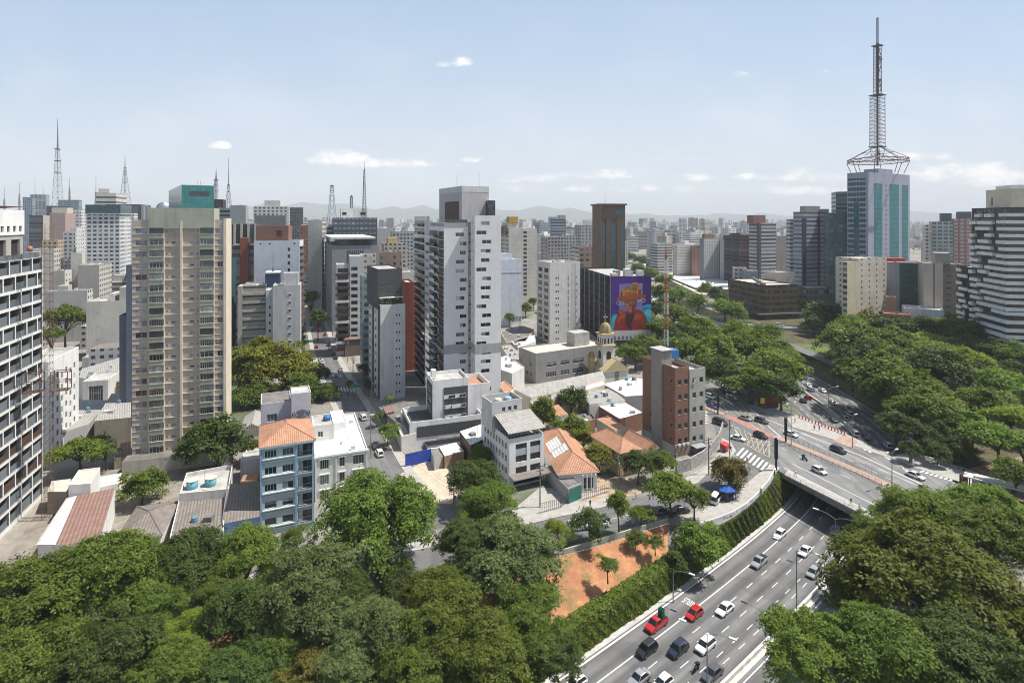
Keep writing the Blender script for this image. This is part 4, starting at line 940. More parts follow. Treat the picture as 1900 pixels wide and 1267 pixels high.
mural_block()
# --- cream tower with small window pairs
def cream_tower():
    B = Bld('cream_tower', 'cream tower with a dashed dark line of small windows, left of the mural building', 1020, 1076, 297, 22, xS=996)
    W, D = B.W, B.D; zt = ZP(487, 297); ws = []
    for k in range(12):
        z = zt - 9 - k * 3.6; ws += [(W * .19, W * .23, z, z + 1.1), (W * .26, W * .30, z, z + 1.1), (W * .59, W * .62, z - 1.2, z + 1.5), (W * .86, W * .89, z, z + 1.1)]
    ls = [(D * a, D * c, zt - 5.6 - k * 3.6, zt - 3.4 - k * 3.6) for k in range(12) for a, c in ((.12, .42), (.58, .9))]
    B.body(zt, wall=W_OFF, wins={'F': ws, 'L': ls}, sep=False, par=.9)
    for k in range(12): B.part('ledge', -.2, 0, .2, D - .2, zt - 2.6 - k * 3.6, zt - 2.2 - k * 3.6, W_OFF)
    B.clutter(zt - .8, 5, seed=9)
    b = MB()
    for s2 in (W * .8, W * .92): b.bar((s2, -.4, 8), (s2, -.4, zt + 1), .07)
    for k in range(20): b.bar((W * .8, -.4, 8 + k * 2), (W * .92, -.4, 9 + k * 2), .05)
    b.build('ladder', METAL, B.root)
cream_tower()
# --- tall brown tower
def brown_tower():
    B = Bld('brown_tower', 'tall brown stone tower with vertical teal glass strips rising behind the mural building', 1113, 1160, 385, 9, xS=1099)
    W, D = B.W, B.D; zt = ZP(381, 385)
    B.body(zt, wall=W_BROWN, par=1)
    for a, c, m in ((.06, .22, G_TD), (.42, .64, G_T), (.82, .93, G_TD)): B.part('glass_strip', a * W, c * W, -.12, 0, 3, zt - 12, m)
    for a, c in ((.22, .42), (.64, .82)): B.part('pier', a * W, c * W, -1.0, 0, 0, zt - 9, W_BROWN)
    B.part('top_window', W * .62, W * .9, -.1, 0, zt - 6.5, zt - 3, G_T); B.part('cap', -1.0, W + 1, -1.2, D + 1, zt, zt + 1.1, W_BROWN)
    B.part('portal', -.3, 1.0, -1.2, 0, 0, zt - .1, W_BROWN); b = MB(); b.bar((W * .3, 5, zt), (W * .3, 5, zt + 8), .08); b.build('aerial', STEEL, B.root)
brown_tower()
# --- broad banded block at the right edge
def right_block():
    B = Bld('banded_block', 'broad dark apartment block wrapped in stepped white balcony bands at the right edge', 1870, 2150, 255, -12, xS=1803)
    W, D = B.W, B.D; zt = ZP(386, 270); dkm = wallm('block_olive_black', (.06, .058, .05), .15); bandm = wallm('band_white', (.76, .76, .74), .12)
    def yl(px): r = (px - CXP) / FPX; return (r * B.A.y - B.A.x) / (B.dy.x - r * B.dy.y)
    B.body(zt, wall=dkm, par=1.2); D2 = yl(1772); B.body(ZP(495, 288), x=(1, 18), y=(D + .01, D2), wall=dkm, name='lower_wing', par=.5)
    def band(q0, q1, yc, d=1.5):
        c, a = yl(1540 + q0 / 3.519), (-d if q1 is None else yl(1540 + q1 / 3.519)); Ym = B.A.y + B.dy.y * (a + c) / 2; z = ZP(300 + yc / 3.519, Ym)
        b = MB(); b.box(-d, 0, a, c, z - .8, z + .75)
        if q1 is None: b.box(0, W, -d, 0, z - .8, z + .75)
        b.build('balcony', bandm, B.root)
        b = MB(); b.box(-.06, -.01, max(a, .1) + .2, c - .2, z + .75, z + 2.0); b.box(0, W, -.06, -.01, z + .75, z + 2) if q1 is None else None; b.build('window', G_D, B.root)
    B.part('recess', -.1, 0, yl(1859), yl(1848), zt - 36, zt - .4, FRD)
    for y, x0 in zip((352, 398, 443, 487, 530, 575, 620, 660, 700, 745, 785, 820, 865, 908, 945, 985, 1025, 1080, 1125, 1160, 1200), (1125, 1108, 1112, 1127, 1105, 1122, 1105, 1055, 1030, 1058, 1025, 978, 1003, 1027, 978, 1075, 973, 1000, 1020, 975, 1040)): band(x0, None, y - 4)
    for y, xs in ((352, (965, 998, 1028, 1075)), (398, (930, 972, 982, 1078)), (437, (968, 1065)), (480, (930, 958, 1030, 1075)), (520, (925, 950, 985, 1055)), (560, (930, 962, 968, 1070)), (600, (930, 962, 980, 1083)), (640, (930, 988)), (680, (935, 1000)), (718, (925, 950, 985, 1045)), (768, (930, 985)), (805, (935, 978)), (848, (925, 985)), (885, (935, 1000)), (925, (925, 950)), (965, (930, 950, 960, 1000)), (1005, (930, 965)), (1045, (925, 985)), (1100, (930, 1000)), (1130, (925, 955)), (1168, (925, 955))):
        for a, c in zip(xs[::2], xs[1::2]): band(a, c, y)
    for y, xs in ((705, (830, 860)), (745, (838, 900)), (790, (830, 865)), (830, (845, 905)), (868, (832, 880)), (908, (845, 890)), (945, (830, 862, 872, 905)), (985, (832, 885)), (1020, (840, 880)), (1062, (830, 905)), (1105, (850, 905)), (1145, (835, 880))):
        for a, c in zip(xs[::2], xs[1::2]): band(a, c, y, d=.6)
    for q in range(8): B.part('top_window', -.06, 0, 1 + q * 3, 2.2 + q * 3, zt - 2.2, zt - .7, G_M)
    B.body(ZP(352, 268), z0=zt - 1.5, x=(3, W), y=(4, D - 6), wall=W_CREAM, name='upper_storey', par=.5, wins={'L': [(4, 5.5, zt + 1, zt + 5, 'plain')]}); B.body(ZP(344, 264), z0=zt + 5, x=(6, W), y=(8, D - 8), wall=W_OFF, name='roof_house', par=.4)
right_block()
# --- dark bronze glass pavilion
B = Bld('bronze_pavilion', 'long low dark bronze glass office block with a flat pale roof beyond the viaduct', 1420, 1480, 372, 12, xS=1352); zt = ZP(529, 372)
brz = mat_facade('bronze_curtain_wall', (.11, .08, .055), (.016, .013, .010), 1.6, .88, 3.9, .5, .3, rnd=.3, rough=.3, grid=.1)
B.body(zt, wall=brz, par=.7, roof=wallm('roof_sand', (.52, .47, .40))); b = MB()
for k in range(7): b.box(3 + k * 3, 5 + k * 3, 6 + 6 * k, 10 + 6 * k, zt - .8, zt + .4)
b.build('roof_unit', ROOFD, B.root)
B.part('canopy', -6, B.W + 3, -3, B.D + 3, 3.2, 3.9, W_DK)
poly_bld('white_roof_hall', 'long low hall with stepped white flat roofs beyond the trees, left of the bronze pavilion', ((1262, 512), (1350, 513), (1352, 537), (1318, 540), (1290, 535), (1225, 508)), 6, roof=ROOFW, wall=W_DK, par=.5)
poly_bld('roof_garden_strip', 'long low concrete roof strip running between the trees towards the white roofed hall', ((1185, 492), (1200, 488), (1275, 515), (1320, 545), (1300, 547)), 5, roof=wallm('roof_sand', (.52, .47, .40)), wall=W_CONC)
# ---------------------------------------------------------------- middle distance: one entry per building
GD = (.035, .045, .055); GG = (.16, .18, .19); nf = [0]
def fac(col, spec):
    nf[0] += 1; nm = 'facade_%d' % nf[0]
    if spec is None: return wallm('plain_%d' % nf[0], col, .25)
    pu, fu, pv, fv = spec[:4]; g = spec[4] if len(spec) > 4 else GD
    return mat_facade(nm, col, g, pu, fu, pv, fv, .4, streak=.18)
GR = (3.2, .5, 3.1, .46); GR2 = (2.4, .62, 3.1, .55); BD = (50, 1, 3.2, .45); SM = (4.5, .28, 3.2, .36)
def mid(name, label, xA, xB, xS, top, Y, th, col, F=None, S_=None, D=14, colS=None, roof=ROOFC, cl=2, crown=None, base=0, cat='building', group=None):
    B = Bld(name, label, xA, xB, Y, th, D=None if xS else D, xS=xS, cat=cat, group=group); zt = ZP(top, Y if (xS or xB) else Y)
    b = MB(); W, D = B.W, B.D; t = .25
    fm, sm = fac(col, F), (fac(colS or col, S_) if (S_ or colS) else None)
    for f in 'FRBL':
        (ox, oy), (ux, uy), L = B.fr(f, 0, W, 0, D); mi = 0 if f in 'FB' or not sm else 2
        b.face(((ox, oy, base), (ox + ux * L, oy + uy * L, base), (ox + ux * L, oy + uy * L, zt), (ox, oy, zt)), mi, [(0, base), (L, base), (L, zt), (0, zt)])
    o = [(0, 0), (W, 0), (W, D), (0, D)]; n = [(t, t), (W - t, t), (W - t, D - t), (t, D - t)]
    for i in range(4):
        k = (i + 1) % 4; b.face(((*o[i], zt), (*o[k], zt), (*n[k], zt), (*n[i], zt)), 0, [(0, -1)] * 4); b.face(((*n[i], zt), (*n[k], zt), (*n[k], zt - .7), (*n[i], zt - .7)), 0, [(0, -1)] * 4)
    b.face([(*q, zt - .7) for q in n], 1, n)
    b.build('wall', [fm, roof, sm or fm], B.root)
    if cl: B.clutter(zt - .7, cl, seed=int(xA * 7 + top))
    if crown:
        for (a, c, h, ccol) in crown: B.part('roof_house', a * W, c * W, D * .2, D * .85, zt - .7, zt + h, wallm('crown_%d_%d' % (int(xA), int(a * 100)), ccol, .2))
    B.zt = zt; return B
# left of the beige tower
B = mid('hotel_tower', 'white gridded tower with a dark green glass roof storey, far left', 160, 222, 243, 396, 420, 18.5, (.60, .60, .60), (3.6, .62, 3.1, .5), (2.6, .55, 3.1, .5), cl=0); B.part('roof_storey', -.5, B.W + .6, -.3, B.D, B.zt, B.zt + 6.5, G_TD); B.part('roof_edge', -1, B.W + 1, -1, B.D + .4, B.zt - .6, B.zt, W_LG)
mid('apartment_block', 'blank grey fronted block with a windowed cream right side, below the white gridded tower', 145, 184, 208, 492, 330, 18.5, (.36, .34, .31), None, GR, colS=(.56, .55, .5))
mid('apartment_block', 'small grey block with a white windowed side, left of the tall slim cream stair shaft', 92, 120, 133, 503, 322, 18.5, (.36, .34, .31), None, SM, colS=(.58, .56, .52))
mid('stair_shaft', 'tall slim cream shaft with two tiny windows between two grey blocks', 131, 152, 157, 470, 335, 18.5, (.52, .49, .44), None, None, cl=0)
mid('low_block', 'stepped grey gable block above the umbrella tree at the far left', 84, 162, 173, 541, 300, 18.5, (.40, .385, .36), None, GR, colS=(.58, .56, .53), crown=[(.25, .5, 2.6, (.4, .385, .36))])
mid('blank_block', 'wide blank cream end wall with faint rows of marks, left of the beige tower', 160, 236, None, 560, 262, 18.5, (.50, .475, .43), (9, .12, 6.2, .05, (.2, .19, .17)), D=16, crown=[(.5, .62, 3, (.55, .53, .49)), (.75, 1., 6, (.42, .40, .37))])
mid('low_shed', 'low shed with rooftop units at the foot of the wide blank wall', 152, 237, None, 664, 246, 18.5, (.42, .4, .36), None, D=12, cl=5)
mid('dark_office', 'dark glass office with a concrete right side behind the unfinished tower', 54, 80, 92, 400, 520, 18.5, (.10, .105, .115), BD, None, colS=(.42, .38, .34), D=22)
mid('office_block', 'office with a brown lower front and cream top, far left', 92, 121, None, 395, 480, 18.5, (.36, .27, .24), None, D=20, crown=[(0, .98, 4.5, (.5, .46, .4))])
mid('office_block', 'white office with a tall arched slot in its front, far left', 133, 150, 161, 389, 560, 18.5, (.58, .57, .56), GR, None, D=20)
mid('apartment_block', 'white stepped apartment block in front of the arched office', 117, 140, 158, 430, 440, 18.5, (.54, .54, .53), GR, SM, crown=[(.4, .9, 3, (.5, .5, .5))])
mid('glass_office', 'pale blue glass office with a gridded top on the ridge skyline', 42, 60, 66, 366, 820, 18.5, (.22, .30, .36), GR2, BD, D=20)
mid('glass_office', 'grey office with tall arched windows on the ridge skyline', 56, 86, 92, 361, 860, 18.5, (.34, .36, .38), (5, .7, 16, .8, GG), GR, D=20)
mid('dark_office', 'very dark blue glass office slab under the tallest left mast', 86, 128, 134, 382, 700, 18.5, (.05, .065, .10), GR2, None, D=20)
mid('glass_office', 'blue glass curtain wall office to the left of the white rounded tower', 108, 146, 152, 371, 840, 18.5, (.20, .27, .33), GR2, BD, D=20)
mid('office_tower', 'cream office tower with stepped top and a bright blue panel under the second mast', 178, 215, 235, 358, 680, 18.5, (.52, .50, .46), (50, 1, 6, .35), None, D=20, crown=[(.0, .55, 5.5, (.5, .48, .44))])
mid('dark_office', 'dark horizontal office slab with pale columns behind the white gridded tower', 196, 262, 280, 379, 600, 18.5, (.075, .08, .09), (5, .8, 40, 1, (.05, .06, .07)), None, D=20)
mid('small_block', 'small white gridded block peeping left of the green crown', 228, 248, None, 396, 520, 18.5, (.58, .58, .57), GR2, D=12)
mid('low_block', 'beige low block with shutters beside the slate blue slab', 148, 196, 235, 606, 285, 18.5, (.48, .46, .42), GR, None, D=14)
mid('old_block', 'yellowish old block with balconies behind the hoist mast', 78, 108, 118, 446, 420, 18.5, (.46, .38, .26), GR, GR)
mid('apartment_block', 'plain cream block right behind the hoist cage, with a low parapet', 60, 100, 112, 462, 360, 18.5, (.53, .5, .45), None, GR)
def dome_hall():
    B = Bld('vault_roof_hall', 'silver barrel vaulted roof left of the teal glass cube', 289, 314, 420, 18, 22); z1 = ZP(388, 420); r = B.W / 2; b = MB(); n = 12
    B.body(z1, wall=W_LG, par=0)
    for k in range(n):
        a, c = pi * k / n, pi * (k + 1) / n; p = lambda q, y: (r - r * cos(q), y, z1 + 1.15 * r * sin(q))
        b.face((p(a, 0), p(c, 0), p(c, B.D), p(a, B.D))); b.face(((r, 0, z1), p(c, 0), p(a, 0)))
    b.build('roof', mat('zinc', (.42, .45, .50), .3, .1, .2, metal=.7), B.root, True)
dome_hall()
def teal_cube():
    B = Bld('glass_cube', 'teal mirror glass cube rising behind the beige tower', 337, 397, 330, 36, xS=313); zt = ZP(343, 330)
    m = mat_facade('teal_curtain_wall', (.035, .15, .15), (.03, .18, .18), 1.5, .9, 1.9, .9, 0, rnd=.12, rough=.12, streak=0)
    B.body(zt, wall=m, par=.3); B.part('slit', B.W * .22, B.W * .86, -.06, 0, zt - 6.2, zt - 3.6, FRD); b = MB(); b.bar((B.W * .5, 3, zt), (B.W * .5, 3, zt + 3), .06); b.bar((B.W * .6, 3, zt), (B.W * .6, 3, zt + 3), .06); b.build('aerial', STEEL, B.root)
teal_cube()
# between the beige tower and the side street
mid('small_block', 'small black roof box on the skyline right of the teal glass cube', 396, 414, None, 370, 460, 18, (.05, .045, .045), None, cl=0); mid('glass_office', 'grey blue glass office just right of the beige tower crown', 398, 428, None, 386, 420, 18, (.25, .28, .31), BD)
B = mid('concrete_tower', 'round cornered bare concrete shaft right of the teal glass cube', 427, 456, None, 381, 400, 18, (.34, .335, .33), None, cl=1)
mid('stepped_block', 'white stepped block with a roof garden tree on the skyline', 470, 536, None, 383, 560, 18.5, (.55, .55, .545), (4, .5, 3.3, .5), GR, crown=[(.3, .75, 6, (.52, .51, .48))])
mid('grey_block', 'plain dark grey block top in front of the white stepped block', 472, 530, None, 400, 420, 18.5, (.17, .18, .20), None, D=16)
mid('glass_office', 'small dark mirrored office right of the white stepped block', 533, 562, None, 385, 600, 18.5, (.10, .12, .13), GR2, None)
B = mid('dark_office', 'dark glass hall with tall pale concrete columns right of the beige tower', 430, 474, None, 416, 330, 18.5, (.05, .055, .06), (9, .9, 40, 1, (.03, .035, .04)), D=22, cl=0)
for k in range(4): B.part('column', B.W * (.08 + .29 * k), B.W * (.08 + .29 * k) + 1.1, -1.2, 0, 0, B.zt + .3, W_CONC)
B = mid('office_block', 'weathered block with a red brown stair shaft and stepped bands, right of the beige tower', 430, 474, None, 455, 268, 18.5, (.22, .19, .16), (50, 1, 3.6, .5), D=18, cl=2); B.part('stair_shaft', B.W * .36, B.W * .72, -1.2, 4, 0, B.zt + 3.5, wallm('paint_red_brown', (.21, .075, .05)))
B = mid('teal_slab', 'thin dark teal edge of a tower squeezed against the beige tower', 424, 431, None, 480, 240, 18.5, (.02, .06, .07), None, D=10, cl=0)
def white_slab():
    B = Bld('white_slab', 'plain white slab with brown louvred roof storey, between the beige tower and the street', 471, 556, 265, 12, xS=563); W = B.W; zt = ZP(447, 265); ws = []
    for k in range(12): ws.append((W * .735, W * .785, zt - 5 - 3.3 * k, zt - 3.4 - 3.3 * k))
    ws += [(W * q, W * (q + .045), zt - 1.8, zt - 1.1) for q in (.12, .32, .86)]
    B.body(zt, wall=wallm('panel_white_cool', (.62, .64, .67), .15), wins={'F': ws}, sep=False, par=.7)
    B.part('roof_storey', W * .03, W * .74, 1.5, B.D - 1, zt - .7, zt + 7.2, wallm('louvre_brown', (.24, .13, .10))); B.part('louvre', W * .48, W * .6, 1.4, 1.5, zt + 2, zt + 5, FRB)
    for k in range(16): B.part('balcony', W, W + 1.2, .5, B.D - .3, zt - 4 - 3.2 * k, zt - 2.9 - 3.2 * k, FRB)
    b = MB()
    for k in range(9): b.box(W * .76 + k * 1.1, W * .76 + k * 1.1 + .25, 0, .3, zt, zt + .9)
    b.build('roof_rail', W_CONC, B.root)
white_slab()
B = mid('striped_block', 'concrete block with deep dark horizontal window bands above the yellow flowering tree', 449, 493, None, 531, 238, 18.5, (.34, .32, .285), (50, 1, 3.55, .58, (.028, .027, .025)), D=16, cl=4); B.part('corner_pier', -1.6, .2, -.7, 8, 0, B.zt, W_CONC)
for k in range(10): B.part('band', 0, B.W, -.7, 0, 1.9 + 3.55 * k, 3.1 + 3.55 * k, W_CONC)
def navy_block():
    B = mid('navy_block', 'navy blue tank tower with a thin spire behind the striped concrete block', 492, 519, None, 508, 246, 18.5, (.035, .06, .12), None, D=8, cl=0)
    B.part('cap', 0, B.W, -.2, 8, B.zt, B.zt + .6, W_OFF); b = MB(); b.tube([(B.W * .5, 3, B.zt), (B.W * .5, 3, B.zt + 3), (B.W * .5, 3, B.zt + 9)], [.5, .12, .05], 6); b.build('spire', STEEL, B.root)
navy_block()
def diamond_block():
    B = Bld('grey_block', 'pale grey blank block with a column of diamond windows above the yellow flowering tree', 506, 557, 236, 18.5, 13); W = B.W; zt = ZP(530, 236)
    B.body(zt, wall=wallm('render_pale_grey', (.50, .50, .50), .4), par=.6); B.body(ZP(507, 240), z0=zt - 1, x=(W * .38, W * .9), y=(3, 10), wall=wallm('render_pale_grey', (.50, .50, .50), .4), name='stair_head', par=.3)
    B.body(zt - 2, x=(-W * .26, -.01), y=(1.5, 12), wall=W_LG, wins={'F': [(1.2, 1.9, 2 + 3.3 * k, 3.2 + 3.3 * k) for k in range(9)]}, sep=False, name='wing', par=.4)
    for k in range(8):
        z = zt - 4.5 - 3.3 * k; b = MB(); x = W * .62; b.face(((x - .55, -.03, z + .5), (x, -.03, z - .3), (x + .55, -.03, z + .5), (x, -.03, z + .75))); b.box(x - .5, x + .5, -.25, 0, z + .75, z + .9, 1); b.build('window', [G_D, W_LG], B.root)
diamond_block()
# along the side street
mid('slim_slab', 'tall slim cream slab with a balconied right side, left of the dark glass office', 571, 598, None, 409, 380, 10, (.46, .44, .40), None, (3, .6, 3.2, .6), D=20)
mid('small_block', 'brick red block top at the left of the tall slim cream slab', 555, 573, None, 418, 430, 18, (.28, .13, .09), (4, .3, 3, .4), D=14); mid('striped_block', 'white block with dark horizontal slots left of the dark glass office', 603, 620, None, 418, 410, 18, (.5, .5, .49), BD, D=14)
B = mid('glass_tower', 'dark glass office tower with a white mast topped roof block, beyond the side street', 619, 700, None, 404, 400, 20, (.075, .085, .10), (3, .7, 3.6, .42, (.16, .2, .24)), D=22, cl=3); B.part('roof_block', B.W * .17, B.W * .78, 4, 16, B.zt - .7, B.zt + 6.6, W_WHITE); B.part('roof_window', B.W * .2, B.W * .3, 3.9, 4, B.zt + 2, B.zt + 4, G_D); B.part('roof_window', B.W * .62, B.W * .74, 3.9, 4, B.zt + 2, B.zt + 4, G_D)
B = mid('grey_block', 'large plain mid grey block with a canopy roof, before the dark glass tower', 616, 703, 603, 456, 330, 22, (.24, .25, .265), None, None, cl=0); B.part('recess', B.W * .31, B.W * .66, -.06, 0, B.zt - 16, B.zt - 3, FRD); B.part('terrace_storey', B.W * .1, B.W * .95, 3, B.D - 3, B.zt - .7, B.zt + 3.8, G_D); B.part('canopy', -B.W * .02, B.W * .92, -1, B.D - 1, B.zt + 3.8, B.zt + 4.9, W_OFF)
for k in range(8): B.part('slat', B.W * (.33 + .04 * k), B.W * (.33 + .04 * k) + .3, -.2, -.06, B.zt - 16, B.zt - 3.2, W_GREY)
def balcony_block():
    B = Bld('balcony_block', 'narrow apartment block with brown balcony fronts beside the side street', 624, 672, 270, 18, 13); W = B.W; zt = ZP(476, 270)
    B.body(zt, x=(W * .52, W), wall=W_LG, wins={'F': [(W * .05, W * .3, zt - 7 - 3.3 * k, zt - 5.2 - 3.3 * k) for k in range(12)]}, sep=False, par=.4); B.body(zt - 4, x=(0, W * .52 - .01), y=(1, 12), wall=W_LG, wins={'F': [(.6, W * .46, zt - 8 - 3.3 * k, zt - 5.9 - 3.3 * k) for k in range(12)]}, sep=False, name='wing', par=.4)
    for k in range(12): B.part('balcony', -.4, W * .5, -.6, 1, zt - 9.2 - 3.3 * k, zt - 8.2 - 3.3 * k, FRB if k % 3 != 1 else W_OFF)
balcony_block()
mid('cream_block', 'cream annex with big windows behind the balcony block', 670, 698, None, 473, 300, 18, (.52, .48, .40), SM, (5, .7, 4, .5), cl=1)
mid('teal_block', 'narrow pale teal block with a window strip, left of the grey striped tower', 672, 686, None, 512, 232, 20, (.26, .34, .34), (3.5, .55, 3.2, .5), D=10, cl=1)
mid('red_block', 'narrow brick red block between the grey striped tower and the tall white tower', 753, 769, None, 524, 245, 20, (.24, .068, .038), (30, .03, 3.2, .8, (.6, .6, .55)), D=14, cl=0)
def old_house():
    B = Bld('old_house', 'dilapidated brown house with an old hipped tile roof beside the side street', 640, 676, 270, 25, xS=626); zt = ZP(630, 270)
    B.body(zt, wall=wallm('stained_brown', (.14, .115, .095), .4), par=0, wins={'L': [(2 + 3.3 * k, 3.3 + 3.3 * k, z, z + 1.7, 'two') for k in range(4) for z in (1.2, 4.6)]}); B.hip(zt, 3.2, .6, TILE_O); B.done()
old_house()
B = mid('shop_row', 'low dark grey shop row with white barrel roofs by the street bend', 600, 628, None, 556, 400, 25, (.10, .10, .11), None, D=40, cl=0); mid('footbridge_block', 'pale blue glazed bridge block crossing above the far street', 560, 604, None, 510, 430, 10, (.30, .40, .46), BD, D=8, cl=0)
for k in range(2):
    b = MB(); n = 10
    for i in range(n):
        a, c = pi * i / n, pi * (i + 1) / n; f = lambda q, y: (8 + 3.5 * cos(q), y, B.zt + 3.5 * sin(q)); b.face((f(a, 1 + 9 * k), f(c, 1 + 9 * k), f(c, 9 + 9 * k), f(a, 9 + 9 * k)))
    b.build('barrel_roof', W_WHITE, B.root)
mid('stone_block', 'brown stone pedimented block behind the red block', 702, 745, None, 468, 350, 18, (.27, .19, .15), (4, .4, 4, .5), D=16, roof=TILE_O); mid('old_block', 'pale old block with a small yellow roof pavilion, left of the tall white tower', 712, 757, None, 452, 400, 18, (.45, .40, .33), GR, D=16, crown=[(.2, .6, 4, (.5, .38, .18))])
mid('cream_block', 'cream stained block directly left of the tall white tower', 739, 770, None, 505, 285, 18, (.50, .46, .41), None, D=16); mid('grey_office', 'grey gridded office between the dark glass tower and the tall white tower', 728, 770, None, 430, 480, 18, (.36, .38, .40), (3, .6, 3.2, .5), D=16)
mid('apartment_block', 'tall pale block right of the dark glass tower', 700, 733, None, 424, 520, 18, (.44, .42, .40), None, GR, D=16)
# right of the white tower
def graffiti_wall():
    B = Bld('white_wall_block', 'tall blank white end wall with large black graffiti lettering at its foot', 928, 968, 345, 20, 20); W = B.W; zt = ZP(482, 345)
    B.body(zt, wall=wallm('paint_cool_white', (.60, .64, .70), .12), par=.5); B.part('cornice', -.1, W + .1, -.15, 0, zt - 8.2, zt - 7.8, W_LG); B.body(zt + 3.5, z0=zt - 1, x=(0, W * .6), y=(2, 12), wall=wallm('paint_cool_white', (.60, .64, .70), .12), name='roof_house', par=.3)
    me = text_mesh('díne', 6.5); me.materials.append(mat('spray_black', (.03, .03, .035))); o = place('graffiti', me, B.root, (W * .74, -.12, ZP(592, 345))); o.rotation_euler = (pi / 2, 0, rad(0)); o.scale = (.62, 1, 1)
graffiti_wall()
B = mid('cream_tower', 'tall pale cream tower with a gold roof pavilion right of the tall white tower', 944, 996, 929, 424, 430, 20, (.56, .53, .48), (1.9, .12, 3.2, .3, (.3, .28, .25)), (3, .6, 3.2, .5), cl=0, crown=[(0, .42, 4.5, (.55, .53, .48))]); B.part('gold_pavilion', B.W * .06, B.W * .38, 3, 9, B.zt + 4.5, B.zt + 9, wallm('gold_paint', (.52, .30, .05))); B.part('brown_box', -3, B.W * .0, 3, 9, B.zt - 5, B.zt + 2, W_BROWN)
for k in range(16): B.part('window', B.W * .52, B.W * .64, -.05, 0, B.zt - 4 - 3.2 * k, B.zt - 2.2 - 3.2 * k, FRD)
mid('grey_gridded_block', 'pinkish grey gridded block behind the cream tower with dashed windows', 1016, 1050, 1003, 440, 480, 18, (.36, .33, .33), (3, .6, 3, .5), GR, cl=3); mid('grey_block', 'weathered grey block with roof tanks behind the cream dashed tower', 1050, 1070, None, 437, 520, 18, (.36, .36, .36), GR, D=16, cl=3)
mid('glass_office', 'slim bluish glass office with bright floors above the pinkish gridded block', 1021, 1046, 1050, 406, 620, 18, (.26, .31, .36), BD, None, D=18, crown=[(.5, 1, 4, (.3, .33, .36))])
mid('grey_slab', 'grey slab half hidden by the brown stone tower, on its left', 1078, 1100, None, 418, 560, 18, (.36, .36, .37), (4, .4, 3.2, .5), D=16); mid('brown_block', 'small brown fronted block with a white side, left of the brown stone tower', 1074, 1099, None, 458, 440, 18, (.30, .22, .18), (5, .6, 4, .5), BD, colS=(.55, .55, .55))
# right hand group
W2 = (.58, .57, .55)
mid('apartment_block', 'white slab of square windows with a dark left flank, above the far park', 1306, 1336, 1298, 442, 560, 25, (.60, .60, .59), (3.2, .5, 3.2, .55), None, colS=(.2, .2, .2), crown=[(.1, .7, 4, (.27, .15, .10))]); mid('apartment_block', 'plain pale flank beside the white slab of square windows', 1336, 1344, None, 444, 560, -20, (.50, .50, .50), None, cl=0)
mid('glass_office', 'narrow dark blue glass block beside the white slab of square windows', 1344, 1357, None, 437, 555, -15, (.08, .11, .13), BD, D=18); mid('dark_office', 'dark brown glass office left of the white banded tower', 1357, 1374, None, 433, 540, -15, (.09, .075, .07), BD, D=18); mid('brown_block', 'red brown office with dark bands left of the white banded tower', 1373, 1391, None, 436, 530, -15, (.20, .10, .09), BD, D=18)
B = mid('banded_tower', 'grey and white banded tower with a brown roof block, right of the park', 1408, 1440, 1390, 414, 500, 20, (.40, .41, .43), (50, 1, 3.3, .5), (50, 1, 3.3, .5), crown=[(-.2, .5, 7, (.24, .13, .11))]); B.part('dark_strip', -.4, B.W * .12, -.4, 2, 0, B.zt, W_DK)
mid('beige_slab', 'plain beige slab right of the grey and white banded tower', 1441, 1466, None, 438, 520, -10, (.48, .43, .37), None, (4, .5, 3.2, .5), D=16)
mid('cream_block', 'low cream block with small windows behind the far park trees', 1256, 1284, 1248, 455, 600, 22, (.50, .47, .43), GR, SM); mid('brick_block', 'small brick coloured block beside a cream one behind the far park', 1284, 1298, None, 456, 600, -15, (.30, .17, .13), SM); mid('striped_block', 'low grey office with white horizontal stripes behind the far park', 1220, 1247, None, 452, 640, 22, (.45, .45, .45), BD)
mid('house', 'small white house with an orange roof beside the bronze pavilion', 1362, 1385, None, 497, 440, -15, (.56, .56, .55), GR, D=10, roof=TILE, cl=0)
mid('pale_annex', 'pale grey podium in front of the grey and white banded tower', 1382, 1406, None, 502, 430, -15, (.40, .42, .45), None, D=12, cl=1); mid('pale_annex', 'beige annex with a red shop front right of the bronze pavilion roof', 1440, 1475, None, 506, 400, 16, (.44, .40, .35), None, D=12, cl=2)
B = mid('office_tower', 'grey blue banded tower with two dark glass strips, left of the mast tower', 1490, 1522, 1472, 393, 430, 22, (.36, .385, .43), (50, 1, 3.3, .42, (.06, .075, .095)), (50, 1, 3.3, .42, (.09, .1, .12)), crown=[(.3, 1.1, 4.5, (.30, .285, .27))], D=20); B.part('glass_strip', -.3, B.W * .18, -.3, 1, 0, B.zt - 5, wallm('strip_navy', (.04, .055, .08))); B.part('glass_strip', B.W * .84, B.W, -.3, 1, 0, B.zt - 5, wallm('strip_navy', (.04, .055, .08)))
mid('office_tower', 'narrow beige grey banded flank right of the two dark glass strips', 1522, 1538, None, 388, 436, -20, (.33, .31, .30), (50, 1, 3.3, .3), D=16, cl=0); mid('banded_block', 'thin white banded block at the left of the grey blue tower', 1466, 1474, None, 407, 450, -15, (.48, .49, .5), BD, cl=0)
mid('glass_tower', 'dark teal glass tower standing left of the mast tower', 1538, 1574, None, 395, 400, -20, (.07, .10, .115), (3, .7, 3.3, .6, (.02, .07, .08)), D=20); mid('glass_tower', 'tall narrow dark grey tower directly behind the left side of the mast tower', 1551, 1580, None, 356, 430, -20, (.20, .24, .25), (50, 1, 3.3, .5, (.04, .09, .10)), D=18)
